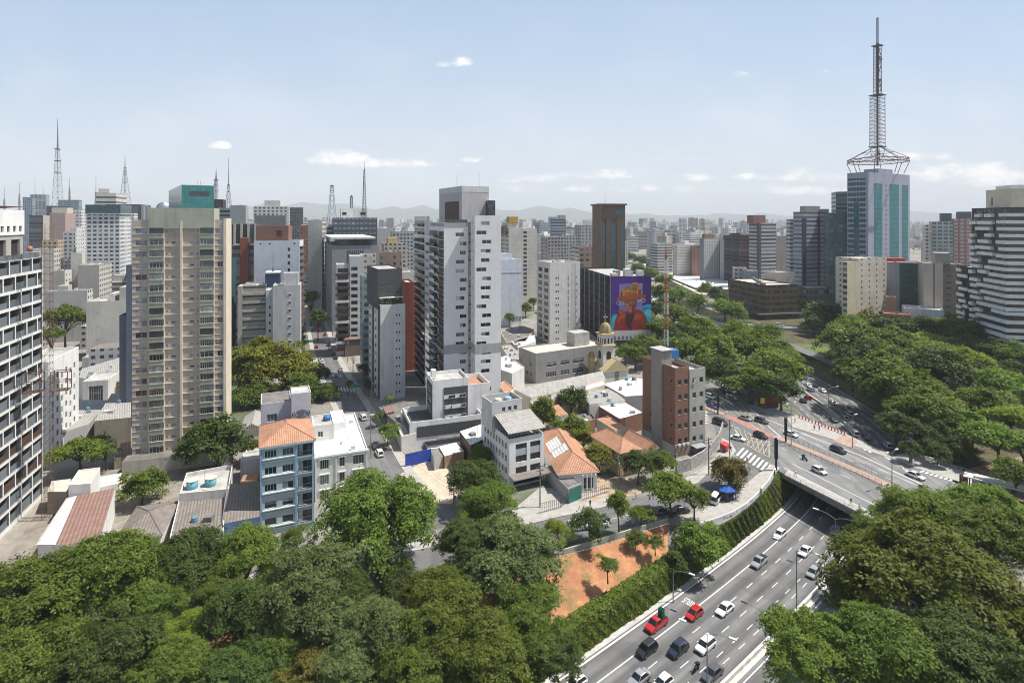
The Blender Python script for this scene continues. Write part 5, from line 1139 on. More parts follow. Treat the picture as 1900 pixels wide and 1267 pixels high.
def mast_tower():
    B = Bld('mast_tower', 'tall mauve grey office tower with teal glass strips and a giant antenna mast', 1611, 1688, 380, 30, xS=1572); W, D = B.W, B.D; zt = ZP(319, 380); m = mat('panel_mauve', (.31, .33, .39), .5, .06, .2, streak=.06)
    b = MB(); B.body(zt, wall=m, par=1.2)
    for a, c in ((.13, .32), (.50, .72), (.80, .95)):
        p = MB(); p.box(a * W, c * W, -.12, 0, 2, zt - 7.5); p.build('glass_strip', mat_facade('teal_strip', (.03, .08, .09), (.02, .17, .20), 1.6, .9, 3.4, .88, 0, rnd=.1, rough=.1, streak=0), B.root)
    ls = mat_facade('teal_bands', (.34, .335, .39), (.012, .075, .095), 2.2, .92, 3.6, .66, .5, rnd=.1, rough=.3)
    p = MB(); p.box(-.1, 0, D * .12, D * .97, 2, zt - 4); p.build('window_band', ls, B.root); B.part('glass_strip', -.25, -.1, D * .42, D * .66, 2, zt - 20, G_TD)
    for q in range(26): B.part('vent', W * .40, W * .425, -.1, 0, zt - 9 - 3.4 * q, zt - 8.2 - 3.4 * q, FRD)
    B.part('roof_block', W * .38, W * .72, 4, 14, zt - 1, zt + 3.5, m)
    # mast
    steel = mat('mast_steel', (.13, .11, .125), .6, .2, .5); red = mat('mast_red_grey', (.19, .12, .125), .6, .2); cx, cy = W * .42, D * .42; f = MB(); Y = 395
    zb = ZP(297, Y); zs = [ZP(y, Y) for y in (306, 272, 176, 84, 32)]
    R_ = 19.5; n = 8; hx = [(cx + R_ * cos(2 * pi * (k + .5) / n), cy + R_ * .95 * sin(2 * pi * (k + .5) / n)) for k in range(n)]
    for k in range(n):
        p, q = hx[k], hx[(k + 1) % n]
        for z in (zb - 1.6, zb + .6): f.bar((*p, z), (*q, z), .26)
        for i in range(4):
            t, t2 = i / 4, (i + .5) / 4; A_ = lambda s_: (p[0] + (q[0] - p[0]) * s_, p[1] + (q[1] - p[1]) * s_); f.bar((*A_(t), zb - 1.6), (*A_(t2), zb + .6), .14); f.bar((*A_(t2), zb + .6), (*A_((i + 1) / 4), zb - 1.6), .14)
        f.bar((*p, zb + .6), (cx + 2.2 * cos(2 * pi * (k + .5) / n), cy + 2.2 * sin(2 * pi * (k + .5) / n), zs[1]), .2); f.bar((*p, zb - 1.6), (cx + (p[0] - cx) * .82, cy + (p[1] - cy) * .82, zt - .5), .24); f.bar((*p, zb - .5), (cx, cy, zb + 4), .14); f.bar((cx + (p[0] - cx) * .5, cy + (p[1] - cy) * .5, zb + (zs[1] - zb) * .55), (cx + (q[0] - cx) * .5, cy + (q[1] - cy) * .5, zb + (zs[1] - zb) * .55), .14)
    f.build('mast_ring', red, B.root); g = MB()
    def lat(z0, z1, s0, s1, step, r=.16):
        k = int((z1 - z0) / step); prev = None
        for i in range(k + 1):
            t = i / k; s_ = s0 + (s1 - s0) * t; z = z0 + (z1 - z0) * t; c4_ = [(cx + a * s_, cy + b2 * s_, z) for a, b2 in ((-1, -1), (1, -1), (1, 1), (-1, 1))]
            if prev:
                for j in range(4): g.bar(prev[j], c4_[j], r); g.bar(prev[j], c4_[(j + 1) % 4], r * .6); g.bar(c4_[j], c4_[(j + 1) % 4], r * .6)
            prev = c4_
    lat(zb - 1, zs[1], 2.2, 3.4, 4); lat(zs[1], zs[2], 3.4, 3.3, 2.6, .23); lat(zs[2], zs[3], 1.9, 1.7, 2.6, .2); lat(zs[3], zs[4], .55, .5, 1.2, .12); g.bar((cx, cy, zb - 4), (cx, cy, zs[3] + 2), .7); g.build('mast_lattice', steel, B.root)
    h = MB()
    for z, s_ in ((zs[1], 4.2), (zs[2], 4.0), (zs[3], 2.9)): h.box(cx - s_, cx + s_, cy - s_, cy + s_, z - .25, z + .15)
    R = random.Random(1)
    for k in range(16): z = R.uniform(zs[2] + 2, zs[3] - 2); h.box(cx - 2.3 + R.random() * 3.5, cx - 1.5 + R.random() * 3.5, cy - 2.4, cy - 1.9, z, z + 1.4)
    h.bar((cx - 4.6, cy - 2, ZP(252, Y)), (cx - 4.6, cy - 2, ZP(228, Y)), .25); h.build('mast_platform', steel, B.root)
mast_tower()
mid('cream_block', 'pale cream block with blue balcony strip in front of the mast tower', 1572, 1592, 1562, 487, 312, 25, (.60, .53, .38), None, (4, .7, 3.3, .55), cl=1); mid('cream_block', 'cream fronted block with a column of small windows in front of the mast tower', 1592, 1645, None, 480, 318, 22, (.64, .57, .48), (6.2, .17, 3.2, .38, (.05, .05, .05)), D=14, cl=4)
B = mid('green_block', 'dark green glass panel block between grey flanks in front of the mast tower', 1645, 1713, None, 486, 330, -25, (.33, .33, .35), (4, .08, 3.3, .1), D=16, cl=2); B.part('green_panel', B.W * .36, B.W * .86, -.15, 0, 2, B.zt - .5, mat_facade('green_glass', (.02, .075, .06), (.012, .03, .028), 6, .5, 3.2, .5, rnd=.1, rough=.2)); B.part('red_sign_roof', B.W * .05, B.W * .55, 4, 10, B.zt, B.zt + 2, wallm('paint_red', (.42, .06, .05)))
mid('beige_block', 'pinkish beige slab with a dark vertical slot right of the dark green block', 1714, 1750, None, 488, 305, -30, (.58, .50, .43), (9, .08, 40, 1, (.22, .13, .1)), D=14, cl=1, crown=[(.6, 1.4, 5.5, (.36, .34, .31))]); mid('beige_block', 'grey beige slab with rows of small windows right of the pinkish beige one', 1750, 1786, None, 490, 309, -30, (.42, .38, .33), (4.6, .5, 3.3, .32, (.2, .2, .2)), D=14, cl=3)
mid('apartment_block', 'cream gridded tower edge behind the beige slabs', 1716, 1728, None, 418, 480, -30, (.54, .49, .42), GR, D=14); mid('apartment_block', 'grey apartment tower with green glass balconies behind the beige slabs', 1728, 1768, None, 411, 485, -30, (.40, .43, .42), (4, .75, 3.2, .55, (.10, .16, .16)), D=16, crown=[(.5, .98, 7, (.12, .12, .14))]); mid('apartment_block', 'red and white apartment tower with blue glass strips behind the beige slabs', 1768, 1806, None, 406, 480, -30, (.36, .17, .13), (4.2, .62, 3.2, .62, (.42, .42, .43)), D=16, crown=[(.3, .95, 6, (.14, .14, .16))])
mid('white_hall', 'low white shed with a grey gable roof beyond the right park', 1678, 1752, None, 571, 300, -30, (.60, .61, .62), None, D=14, cl=2, roof=CORR_W); mid('brown_hut', 'small ochre wall box left of the white shed beyond the right park', 1645, 1662, None, 551, 308, -30, (.36, .23, .14), None, D=6, cl=0)
mid('low_shop', 'low terracotta roofed shop row behind the right park trees', 1640, 1690, None, 581, 296, -30, (.36, .20, .15), None, D=8, cl=0, roof=TILE); mid('pavilion', 'low flat roofed glazed pavilion with red awning beyond the viaduct on the right', 1500, 1560, None, 534, 400, 8, (.12, .13, .12), (4, .8, 4, .6), D=14, cl=2)
# ---------------------------------------------------------------- low houses and sheds near the street
W_YEL = wallm('render_yellow', (.50, .40, .22), .3); W_STAIN = wallm('stained_render', (.36, .31, .24), .5)
r, q, c = poly_bld('warehouse', 'long warehouse with a red brown corrugated roof and white end wall at lower left', ((70, 1010), (127, 923), (214, 904), (182, 1012)), 6, wall=W_WHITE, roof=CORR_R)
pb = MB(); pb.poly([P(*p, 6.06) - c for p in ((70, 1010), (127, 923), (143, 919), (103, 1010))]); pb.build('pale_roof_strip', CORR_W, r)
pb = MB(); A, B2 = P(127, 923, 6.05) - c, P(70, 1010, 6.05) - c; n = (B2 - A).normalized(); s = Vector((-n.y, n.x, 0)) * .35; pb.face((A - s, B2 - s, B2 + s, A + s)); pb.build('gutter', CONC, r)
poly_bld('roof_annex', 'white flat roofed annex with a hatch behind the red brown warehouse roof', ((127, 902), (146, 874), (186, 869), (168, 899)), 8, wall=W_WHITE, roof=wallm('roof_sand', (.52, .47, .40)), par=.3)
poly_bld('carport', 'pale corrugated carport beside the white annex', ((182, 905), (186, 884), (226, 877), (221, 896)), 3.5, wall=W_OFF, roof=CORR_W)
B = Bld('hip_house', 'house with a weathered grey hipped corrugated roof between the warehouse and the narrow yard', 214, 298, 107.5, 18, 13.5); B.body(4.4, wall=W_OFF, par=0, wins={'F': [(2, 4, 1, 2.6, 'two'), (6, 7.5, 1, 2.6, 'two')]}); B.hip(4.4, 1.9, .4, CORR_D, axis='x'); B.done()
r, q, c = poly_bld('flat_house', 'low house with a wide dark flat roof edged in white, left of the blue house', ((314, 1003), (333, 925), (419, 918), (414, 990)), 5, wall=W_WHITE, roof=CORR_D, par=.35)
r, q, c = poly_bld('tank_terrace', 'white walled roof terrace carrying round water tanks behind the dark flat roof', ((333, 923), (346, 884), (432, 868), (424, 914)), 6, wall=W_OFF, roof=ROOFC, par=.9)
for i, (a, b2) in enumerate(((357, 905), (391, 900))):
    p = P(a, b2, 6.0); t2 = MB(); t2.lathe([(1.05, 0), (1.15, .2), (1.2, 1.7)], 18); o = t2.build('water_tank', mat('tank_turquoise', (.13, .36, .45), .5), None, True); o.location = p; o['label'] = ('left', 'right')[i] + ' one of two round turquoise water tanks with a cream lid on the white terrace'; o['category'] = 'water tank'; o['group'] = 'turquoise water tanks'
    l = MB(); l.lathe([(1.28, 1.7), (1.28, 1.85), (.4, 2.05)], 18); l.build('lid', W_CREAM, o)
r, q, c = poly_bld('corrugated_house', 'low house with a sloping grey fibre cement roof touching the blue house', ((411, 972), (422, 898), (482, 893), (482, 958)), 6, wall=wallm('paint_blue_house', (.10, .16, .30)), roof=CORR_D, ztops=[5.2, 7, 7, 5.2])
poly_bld('tile_lean_to', 'tiny lean-to with orange clay tiles behind the fibre cement roof', ((446, 893), (452, 881), (480, 878), (478, 891)), 4.5, wall=W_STAIN, roof=TILE, ztops=[4, 5, 5, 4])
poly_bld('rear_annex', 'small white flat annex between the round tree and the blue house', ((446, 858), (452, 842), (484, 836), (484, 852)), 5, wall=W_OFF, roof=ROOFC, par=.4)
B = Bld('gable_house', 'small house with a stained grey gable roof, left of the lilac block', 448, 486, 160, 20, 12); B.body(6, wall=W_OFF, par=0, wins={'F': [(2, 3.2, 3, 4.2, 'plain')]}); B.hip(6, 1.6, .3, CORR, gable=True, axis='y'); B.done()
B = Bld('wall_house', 'long white flat house with air conditioners below the small gable house', 455, 485, 148, 20, 8); B.body(4.5, wall=W_WHITE, par=.4)
for k in range(4): B.part('air_conditioner', 1 + k * 1.0, 1.8 + k * 1.0, -.4, 0, 2.6, 3.2, METAL)
poly_bld('long_shed', 'long pale grey corrugated shed slanting behind the white block, left of the beige tower', ((102, 806), (149, 742), (206, 742), (164, 787)), 6, wall=W_GREY, roof=CORR)
poly_bld('stained_shed', 'shed with stained ochre end wall and grey roof touching the beige tower', ((175, 781), (207, 730), (243, 727), (243, 774)), 8, wall=W_STAIN, roof=CORR)
poly_bld('mossy_house', 'grey roofed low houses in a jumble below the wide blank wall', ((146, 700), (152, 684), (232, 660), (232, 690), (178, 706)), 8, wall=W_OFF, roof=CORR)
B = Bld('glazed_workshop', 'workshop with a big dark glazed front between the two slanting sheds', 153, 200, 196, 18, 12); B.body(ZP(708, 196), wall=W_OFF, wins={'F': [(B.W * .25, B.W * .8, .8, ZP(718, 196), 'six')]}, par=.4); B.done()
poly_bld('yard_hut', 'small sand coloured hut with a dark doorway at the foot of the hoist', ((88, 912), (96, 892), (132, 888), (124, 912)), 5, wall=W_STAIN, roof=wallm('roof_sand', (.52, .47, .40)))
poly_bld('tin_lean_to', 'red brown tin lean-to beside the beige tower base', ((212, 850), (224, 822), (243, 818), (243, 846)), 3, wall=W_STAIN, roof=CORR_R)
poly_bld('street_wall_house', 'low grey walled compound with a blank wall right of the side street', ((702, 757), (770, 740), (790, 770), (735, 785)), 4, wall=wallm('wall_slate', (.19, .20, .22), .2), roof=ROOFD, par=.3)
poly_bld('tiled_hut', 'little brown roofed hut with a palm behind it, right of the side street', ((711, 756), (727, 751), (731, 763), (716, 767)), 4.6, wall=FRB, roof=CORR_R)
poly_bld('gate_house', 'white gatehouse with cream walls beside the charcoal mid rise', ((735, 788), (760, 782), (772, 806), (745, 812)), 4, wall=W_OFF, roof=ROOFC, par=.4)
B = Bld('ventilation_tower', 'small white louvred vent tower standing in the compound', 745, 756, 172, 20, 2); B.body(ZP(765, 172), wall=W_WHITE, par=.1); B.part('louvre', .3, B.W - .3, -.05, 0, 3, 6, METAL)
poly_bld('metal_roof_shed', 'shed with a ribbed pale metal roof squeezed beside the white office building', ((853, 800), (895, 786), (896, 815), (873, 826)), 6, wall=FRB, roof=CORR_W)
poly_bld('wooden_shack', 'patched wooden shack with a pale sheet roof on the sand lot', ((814, 828), (848, 820), (861, 837), (825, 846)), 3.4, wall=wallm('board_patched', (.34, .24, .16), .5, .25), roof=CORR_W)
poly_bld('ruined_hut', 'ruined grey concrete hut beside the wooden shack', ((800, 838), (812, 832), (822, 846), (806, 852)), 3, wall=CONC, roof=CONC_D)
def panel_wall(name, label, px, h, m, th=.12, cat='wall'):
    pts = [P(*p) for p in px]; b = MB()
    for A, B2 in zip(pts[:-1], pts[1:]):
        d = (B2 - A).normalized(); n = Vector((d.y, -d.x, 0)) * th / 2; u = Vector((0, 0, h))
        b.face((A + n, B2 + n, B2 + n + u, A + n + u)); b.face((B2 - n, A - n, A - n + u, B2 - n + u)); b.face((A + n + u, B2 + n + u, B2 - n + u, A - n + u)); b.face((A - n, A + n, A + n + u, A - n + u)); b.face((B2 + n, B2 - n, B2 - n + u, B2 + n + u))
    return b.build(name, m, label=label, cat=cat)
BLUEP = mat('hoarding_blue', (.03, .07, .36), .7, .15, .6)
panel_wall('hoarding', 'bright blue hoarding along the back of the sand lot', ((752, 866), (800, 855)), 3.4, BLUEP); panel_wall('hoarding', 'bright blue hoarding closing the right side of the sand lot', ((858, 845), (876, 868)), 3.4, BLUEP)
panel_wall('stone_wall', 'curved grey stone retaining wall sweeping round the brick office block', ((1255, 878), (1280, 872), (1305, 858), (1325, 838), (1337, 818), (1341, 802)), 3.2, mat('stone_blockwork', (.32, .31, .30), .9, .3, 1.5, streak=.3), .4)
panel_wall('garden_wall', 'low pale wall between the front street and the red earth slope', ((1045, 1028), (1100, 1012), (1170, 990), (1238, 970)), 1.0, CONC, .3)
PW = panel_wall('bridge_parapet', 'white curved parapet with graffiti above the green wall', ((1298, 980), (1318, 974), (1340, 966), (1361, 957), (1385, 942), (1407, 921), (1425, 900), (1439, 876)), 1.15, mat('parapet_white', (.60, .60, .59), .85, .1, .5, streak=.25), .25, 'parapet')
b = MB(); R = random.Random(6); cv = [P(*p) for p in ((1340, 966), (1361, 957), (1385, 942), (1407, 921), (1425, 900))]
for i in range(60):
    k = R.randrange(4); t = R.random(); A, B2 = cv[k], cv[k + 1]; d = (B2 - A).normalized(); n = Vector((d.y, -d.x, 0)) * .15; p = A.lerp(B2, t) + n; p.z = R.uniform(.2, .85); b.bar(p, p + d * R.uniform(-.5, .5) + Vector((0, 0, R.uniform(-.2, .3))), .05)
b.build('graffiti', wallm('paint_grey', (.22, .22, .22)), PW)
# tile roofed houses
B = Bld('villa', 'single storey white villa with a broad orange tile roof patched with pale sheets', 1037, 1108, 136, 9, D=26); W, D = B.W, B.D
B.body(4.4, wall=W_WHITE, par=0, wins={'F': [(W * .08, W * .2, .3, 2.7, 'two'), (W * .3, W * .42, .3, 2.7, 'two'), (W * .6, W * .9, .4, 3, 'hole')]}); B.hip(4.4, 3.0, .6, TILE, axis='y')
b = MB(); hw = W / 2 + .6
for y0, y1, x0, x1 in ((D * .42, D * .66, .4, W * .38), (D * .28, D * .44, W * .06, W * .46)): b.face([(x, y, 4.4 + 3.0 * (x + .6) / hw + .07) for x, y in ((x0, y0), (x1, y0), (x1, y1), (x0, y1))], 0, [(0, 0), (4, 0), (4, 5), (0, 5)])
b.build('roof_patch', CORR_W, B.root); 
for k in range(4): B.part('porch_column', W * (.58 + .11 * k), W * (.58 + .11 * k) + .25, -1.2, -.95, 0, 4.2, W_WHITE)
B.done()
r, q, c = poly_bld('garage', 'dark flat roofed garage with a green gate in front of the villa', ((1011, 866), (1031, 862), (1079, 898), (1054, 908)), 3.2, wall=W_GREY, roof=ROOFD, par=.2)
pb = MB(); A, B2 = P(1055, 909, 3.2) - c, P(1079, 899, 3.2) - c; pb.quadm((A.x, A.y - .1, .1), (B2.x, B2.y - .1, .1), (B2.x, B2.y - .1, 3.2), (A.x, A.y - .1, 3.2)); pb.build('gate', mat('gate_green', (.03, .16, .13), .5), r)
B = Bld('tiled_house', 'two storey cream house with orange tile roof and dark red shutters, right of the villa', 1151, 1189, 144, 26, xS=1096); W, D = B.W, B.D
B.body(6.2, wall=W_YEL, par=0, wins={'F': [(W * .1, W * .32, 3.4, 5.2, 'three'), (W * .5, W * .62, 3.2, 5.2, 'two'), (W * .7, W * .92, 3.4, 5.2, 'three'), (W * .15, W * .35, .8, 2.2, 'two')], 'L': [(D * .7, D * .8, 3.4, 5, 'two')]}); B.hip(6.2, 2.4, .5, TILE, axis='y'); B.part('balcony', W * .4, W * .98, -.9, 0, 2.9, 3.9, wallm('paint_maroon', (.20, .06, .05))); B.done()
B = Bld('tiled_cottage', 'white cottage with an orange gable roof beside the brick office block', 1201, 1220, 150, 26, xS=1160); B.body(4.6, wall=W_OFF, par=0, wins={'F': [(B.W * .3, B.W * .7, 1.4, 3, 'two')]}); B.hip(4.6, 1.8, .4, TILE, gable=True, axis='y'); B.done()
poly_bld('tiled_wing', 'narrow cream wing with an orange tile roof behind the two storey house', ((1107, 777), (1128, 771), (1162, 793), (1141, 798)), 6, wall=W_CREAM, roof=TILE); poly_bld('tiled_wing', 'small grey walled wing with an orange tile roof left of the dark garden tree', ((1018, 755), (1036, 750), (1054, 768), (1034, 774)), 6.5, wall=W_LG, roof=TILE)
poly_bld('brick_yard', 'roofless old brick yard walls behind the garden trees', ((1060, 770), (1090, 760), (1105, 780), (1078, 792)), 3, wall=W_BRICK, roof=ROOFD, par=.6)
poly_bld('metal_shed', 'wide shed with a smooth pale metal roof left of the brick office block', ((1119, 712), (1172, 701), (1196, 703), (1196, 733), (1160, 735)), 7, wall=W_GREY, roof=CORR_W); poly_bld('metal_shed', 'grey metal roofed shed behind the dark garden tree', ((1078, 727), (1134, 720), (1160, 742), (1094, 750)), 6.5, wall=W_OFF, roof=CORR); poly_bld('metal_shed', 'low white metal roofed shed in front of the other metal sheds', ((1106, 750), (1150, 741), (1192, 765), (1150, 777)), 5.5, wall=W_BRICK, roof=CORR_W)
# church and school
B = Bld('school_hall', 'grey two storey school block with a pale flat roof beside the church', 994, 1124, 226, 29, xS=963); W, D = B.W, B.D; zt = ZP(656, 226)
B.body(zt, wall=wallm('render_mid_grey', (.27, .265, .255), .25), wins={'F': [(W * a, W * c2, z, z + 1.9, s2) for a, c2 in ((.14, .28), (.34, .46), (.51, .67), (.73, .83), (.88, .97)) for z, s2 in ((1.8, 'six'), (5.9, 'blind'))], 'L': [(D * a, D * c2, z, z + 1.6, 'two') for a, c2 in ((.08, .2), (.42, .55), (.62, .78)) for z in (2, 6)]}, par=.5, roof=wallm('roof_sand', (.52, .47, .40))); B.part('tank_house', W * .62, W * .84, D * .3, D * .75, zt - .5, zt + 5.2, CONC); B.done()
r, q, c = poly_bld('cloister', 'long cream church wing with a shallow grey roof in front of the school block', ((954, 722), (1118, 688), (1124, 704), (986, 738)), 8.5, wall=W_CREAM, roof=CORR, ztops=[9.4, 9.4, 8, 8])
poly_bld('cloister_annex', 'ochre annex with brown windows at the left end of the church wing', ((980, 741), (1035, 728), (1045, 738), (990, 752)), 7, wall=W_YEL, roof=CORR)
poly_bld('white_eave_wing', 'thin white eaved wing along the church wing', ((1033, 731), (1120, 707), (1122, 713), (1040, 737)), 7.5, wall=W_CREAM, roof=ROOFW)
def church():
    Y = 228; B = Bld('church', 'small cream church with a domed bell tower and a cross', 1122, 1166, Y, 20, 12, cat='church'); W = B.W; u = lambda px: (px - 1122) / 44 * W; z = lambda py: ZP(py, Y); gold = mat('dome_gold_brown', (.30, .22, .11), .5, .2, .6)
    b = MB(); b.face(((0, 0, 0), (W, 0, 0), (W, 0, z(690)), (W * .5, 0, z(670)), (0, 0, z(690)))); b.face(((0, 12, 0), (0, 0, 0), (0, 0, z(690)), (0, 12, z(690)))); b.face(((W, 0, 0), (W, 12, 0), (W, 12, z(690)), (W, 0, z(690)))); b.build('nave_wall', W_OFF, B.root)
    B.hip(z(690) + .05, z(670) - z(690) + .2, .4, W_YEL, x=(0, W), y=(0, 12), gable=True, axis='y')
    cx, cy, h = u(1138), 6.5, 2.7
    def arch(zb, zt2, s2, n):
        b = MB()
        for k in range(4):
            a = k * pi / 2
            for i in range(n):
                x0 = -s2 + 2 * s2 * (i + .3) / n; x1 = -s2 + 2 * s2 * (i + .7) / n; pts = [(x0, zb), (x1, zb), (x1, zt2)] + [((x0 + x1) / 2 + (x1 - x0) / 2 * cos(t), zt2 + (x1 - x0) / 2 * sin(t)) for t in np.linspace(.3, pi - .3, 5)] + [(x0, zt2)]
                b.face([(cx + x * cos(a) + (s2 + .03) * sin(a), cy + x * sin(a) - (s2 + .03) * cos(a), zz) for x, zz in pts])
        b.build('belfry_opening', HOLE, B.root)
    B.part('tower_base', cx - h, cx + h, cy - h, cy + h, 0, z(648), W_OFF); arch(z(672), z(662), h, 1); B.part('cornice', cx - h - .5, cx + h + .5, cy - h - .5, cy + h + .5, z(648), z(645), W_YEL)
    B.part('belfry', cx - h * .9, cx + h * .9, cy - h * .9, cy + h * .9, z(645), z(627), W_OFF); arch(z(643), z(634), h * .9, 3); B.part('cornice', cx - h - .3, cx + h + .3, cy - h - .3, cy + h + .3, z(627), z(624), W_YEL)
    b = MB(); z0, z1 = z(624), z(604); b.lathe([(h * 1.0 * cos(t) ** .9 if t < 1.5 else .05, z0 + (z1 - z0) * sin(t)) for t in np.linspace(0, pi / 2, 9)], 8, c=(cx, cy)); b.build('dome', gold, B.root)
    b = MB(); b.bar((cx, cy, z1 - .3), (cx, cy, z(588)), .14); b.bar((cx - 1.1, cy, z(594)), (cx + 1.1, cy, z(594)), .12); b.build('cross', gold, B.root)
    for px, py in ((1117, 664), (1144, 676)):
        x, y2 = u(px), 1.0 if px > 1130 else 9; zz = z(py + 6); B.part('turret', x - 1, x + 1, y2 - 1, y2 + 1, 0, zz, W_YEL); b = MB(); b.lathe([(1.3 * cos(t), zz + 2.2 * sin(t)) for t in np.linspace(0, 1.5, 7)], 10, c=(x, y2)); b.build('dome', gold, B.root, True)
church()
for lb, px, zt, wl, rf in (('flat brown roof below the graffiti wall', ((928, 616), (962, 602), (991, 612), (975, 634), (940, 636)), 6, W_CREAM, ROOFD), ('bright white metal roof below the graffiti wall', ((948, 634), (992, 622), (994, 634), (962, 646)), 6, W_OFF, ROOFW),
        ('white vented roof right of the tall white tower', ((927, 664), (942, 660), (973, 682), (950, 694), (926, 686)), 8, W_OFF, CORR_W), ('grey yard roof beside the school block', ((930, 642), (960, 640), (964, 668), (945, 668)), 5, W_LG, CORR), ('red clay roof strip at the foot of the tall white tower', ((924, 714), (936, 708), (956, 722), (940, 734)), 7, W_CREAM, TILE), ('pale concrete roof left of the ochre church annex', ((935, 740), (985, 726), (992, 742), (945, 752)), 5, CONC, ROOFC)):
    poly_bld('low_building', 'low building with a ' + lb, px, zt, wall=wl, roof=rf, par=.3)
# masts
def mast(label, px, ytop, ybase, Y, w0, w1, m, rod=.35, seg=None, name='antenna_mast', h0=None):
    z1 = ZP(ytop, Y); z0 = h0 if h0 is not None else max(0, ZP(ybase + 25, Y)); r = thing(name, label, 'antenna mast', (XP(px, Y), Y, 0)); b = MB(); H = z1 - z0; zl = z1 - H * rod; n = max(6, int((zl - z0) / max(1.6, w0 * .7))); prev = None; th = max(.06, Y * .00032)
    for i in range(n + 1):
        t = i / n; s = (w0 + (w1 - w0) * t ** .8) / 2; z = z0 + (zl - z0) * t; c = [(a * s, d * s, z) for a, d in ((-1, -1), (1, -1), (1, 1), (-1, 1))]; mi = int(t * 9.99) % 2 if seg else 0
        if prev:
            for j in range(4): b.bar(prev[j], c[j], th, mi); b.bar(prev[j], c[(j + 1) % 4], th * .6, mi); b.bar(c[j], c[(j + 1) % 4], th * .6, mi)
        prev = c
    b.build('lattice', m, r); g = MB(); g.tube([(0, 0, zl - 1), (0, 0, zl + H * rod * .5), (0, 0, z1)], [w1 * .4, w1 * .22, th * .7], 6); g.build('aerial', m[0] if isinstance(m, list) else m, r)
    for k in range(3):
        z = zl - H * .12 * k; d = MB(); k_ = w1 * (.62 if seg else .9); d.box(-k_, k_, -k_, k_, z, z + H * .008); d.build('platform', m[0] if isinstance(m, list) else m, r)
MS = mat('mast_blue_grey', (.14, .155, .18), .6); MR_ = mat('mast_red', (.30, .13, .12)); 
for a in (('tallest lattice mast on the far left skyline, slender and blue grey', 107, 220, 375, 780, 11, 3, MS, .32), ('second lattice mast on the left skyline, above the blue panel office', 232, 288, 370, 760, 13, 1.6, MS, .22), ('slim mast left of the flag on the skyline, behind the teal cube', 401, 313, 372, 620, 3.2, 2.4, MS, .25), ('tapering white mast right of the teal cube', 424, 293, 380, 640, 8, 1.2, MS, .45), ('short open lattice mast on the skyline above the slim cream slab', 616, 342, 396, 700, 11, 2.6, MS, .04), ('tall thin mast on the roof of the dark glass tower', 676, 300, 384, 410, 3.0, .7, MS, .15), ('small twin mast on the dark glass tower roof, left of the tall thin one', 652, 362, 386, 410, 1.6, 1.4, MS, .05),
          ('thin red mast right of the tallest left mast', 129, 330, 372, 900, 3, 1, MR_, .3), ('thin mast far left above the small crane', 36, 338, 380, 900, 4, 1, MS, .35), ('thin rod mast between the two leftmost glass offices', 80, 345, 372, 900, 2.5, 1, MS, .5), ('thin mast at the extreme left edge of the skyline', 8, 347, 380, 900, 4, 1, MS, .4), ('thin mast beside the stepped cream office tower', 178, 325, 365, 800, 3, 1, MS, .5), ('thin rod mast just left of the tallest left mast', 65, 332, 375, 900, 2.5, 1, MS, .5)): mast(*a)
mast('red and white banded lattice mast rising behind the brick office block', 1236, 455, 655, 172, 1.25, .95, [mat('mast_orange_red', (.40, .13, .05), .6), FRW], .06, seg=True, h0=0)
# ---------------------------------------------------------------- trees
def leaf_mat(name, a, b2, tr=.45):
    m = bpy.data.materials.new(name); m.use_nodes = True; t = NT(m.node_tree); t.n.clear()
    at = t.add('ShaderNodeAttribute', attribute_name='tint').outputs['Fac']; rnd = t.add('ShaderNodeObjectInfo').outputs['Random']
    c = t.mix(at, c4(a), c4(b2)); hs = t.add('ShaderNodeHueSaturation'); t.l.new(c, hs.inputs['Color']); t.l.new(t.m('MULTIPLY_ADD', rnd, .025, .4875), hs.inputs['Hue']); t.l.new(t.m('MULTIPLY_ADD', rnd, .3, 1.02), hs.inputs['Value'])
    d = t.add('ShaderNodeBsdfPrincipled'); d.inputs['Roughness'].default_value = .55; d.inputs['Specular IOR Level'].default_value = .25; t.l.new(hs.outputs[0], d.inputs['Base Color'])
    tl = t.add('ShaderNodeBsdfTranslucent'); t.l.new(t.mix(1, hs.outputs[0], c4((1.0, 1.05, .5)), 'MULTIPLY'), tl.inputs[0])
    mx = t.add('ShaderNodeMixShader'); mx.inputs[0].default_value = tr; t.l.new(d.outputs[0], mx.inputs[1]); t.l.new(tl.outputs[0], mx.inputs[2])
    o = t.add('ShaderNodeOutputMaterial'); t.l.new(mx.outputs[0], o.inputs[0]); return m
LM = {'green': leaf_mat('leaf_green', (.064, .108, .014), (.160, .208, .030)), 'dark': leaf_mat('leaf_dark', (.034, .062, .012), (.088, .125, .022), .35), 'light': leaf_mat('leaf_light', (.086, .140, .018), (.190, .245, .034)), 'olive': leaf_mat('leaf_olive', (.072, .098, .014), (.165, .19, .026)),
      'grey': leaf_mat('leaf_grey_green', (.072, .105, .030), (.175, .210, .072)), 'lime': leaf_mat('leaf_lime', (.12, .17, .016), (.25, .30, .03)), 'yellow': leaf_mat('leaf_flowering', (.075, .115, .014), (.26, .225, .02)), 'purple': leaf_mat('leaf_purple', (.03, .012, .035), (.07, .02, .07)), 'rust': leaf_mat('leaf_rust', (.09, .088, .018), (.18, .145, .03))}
BARK = mat('bark', (.10, .075, .055), .95, .3, 2.)
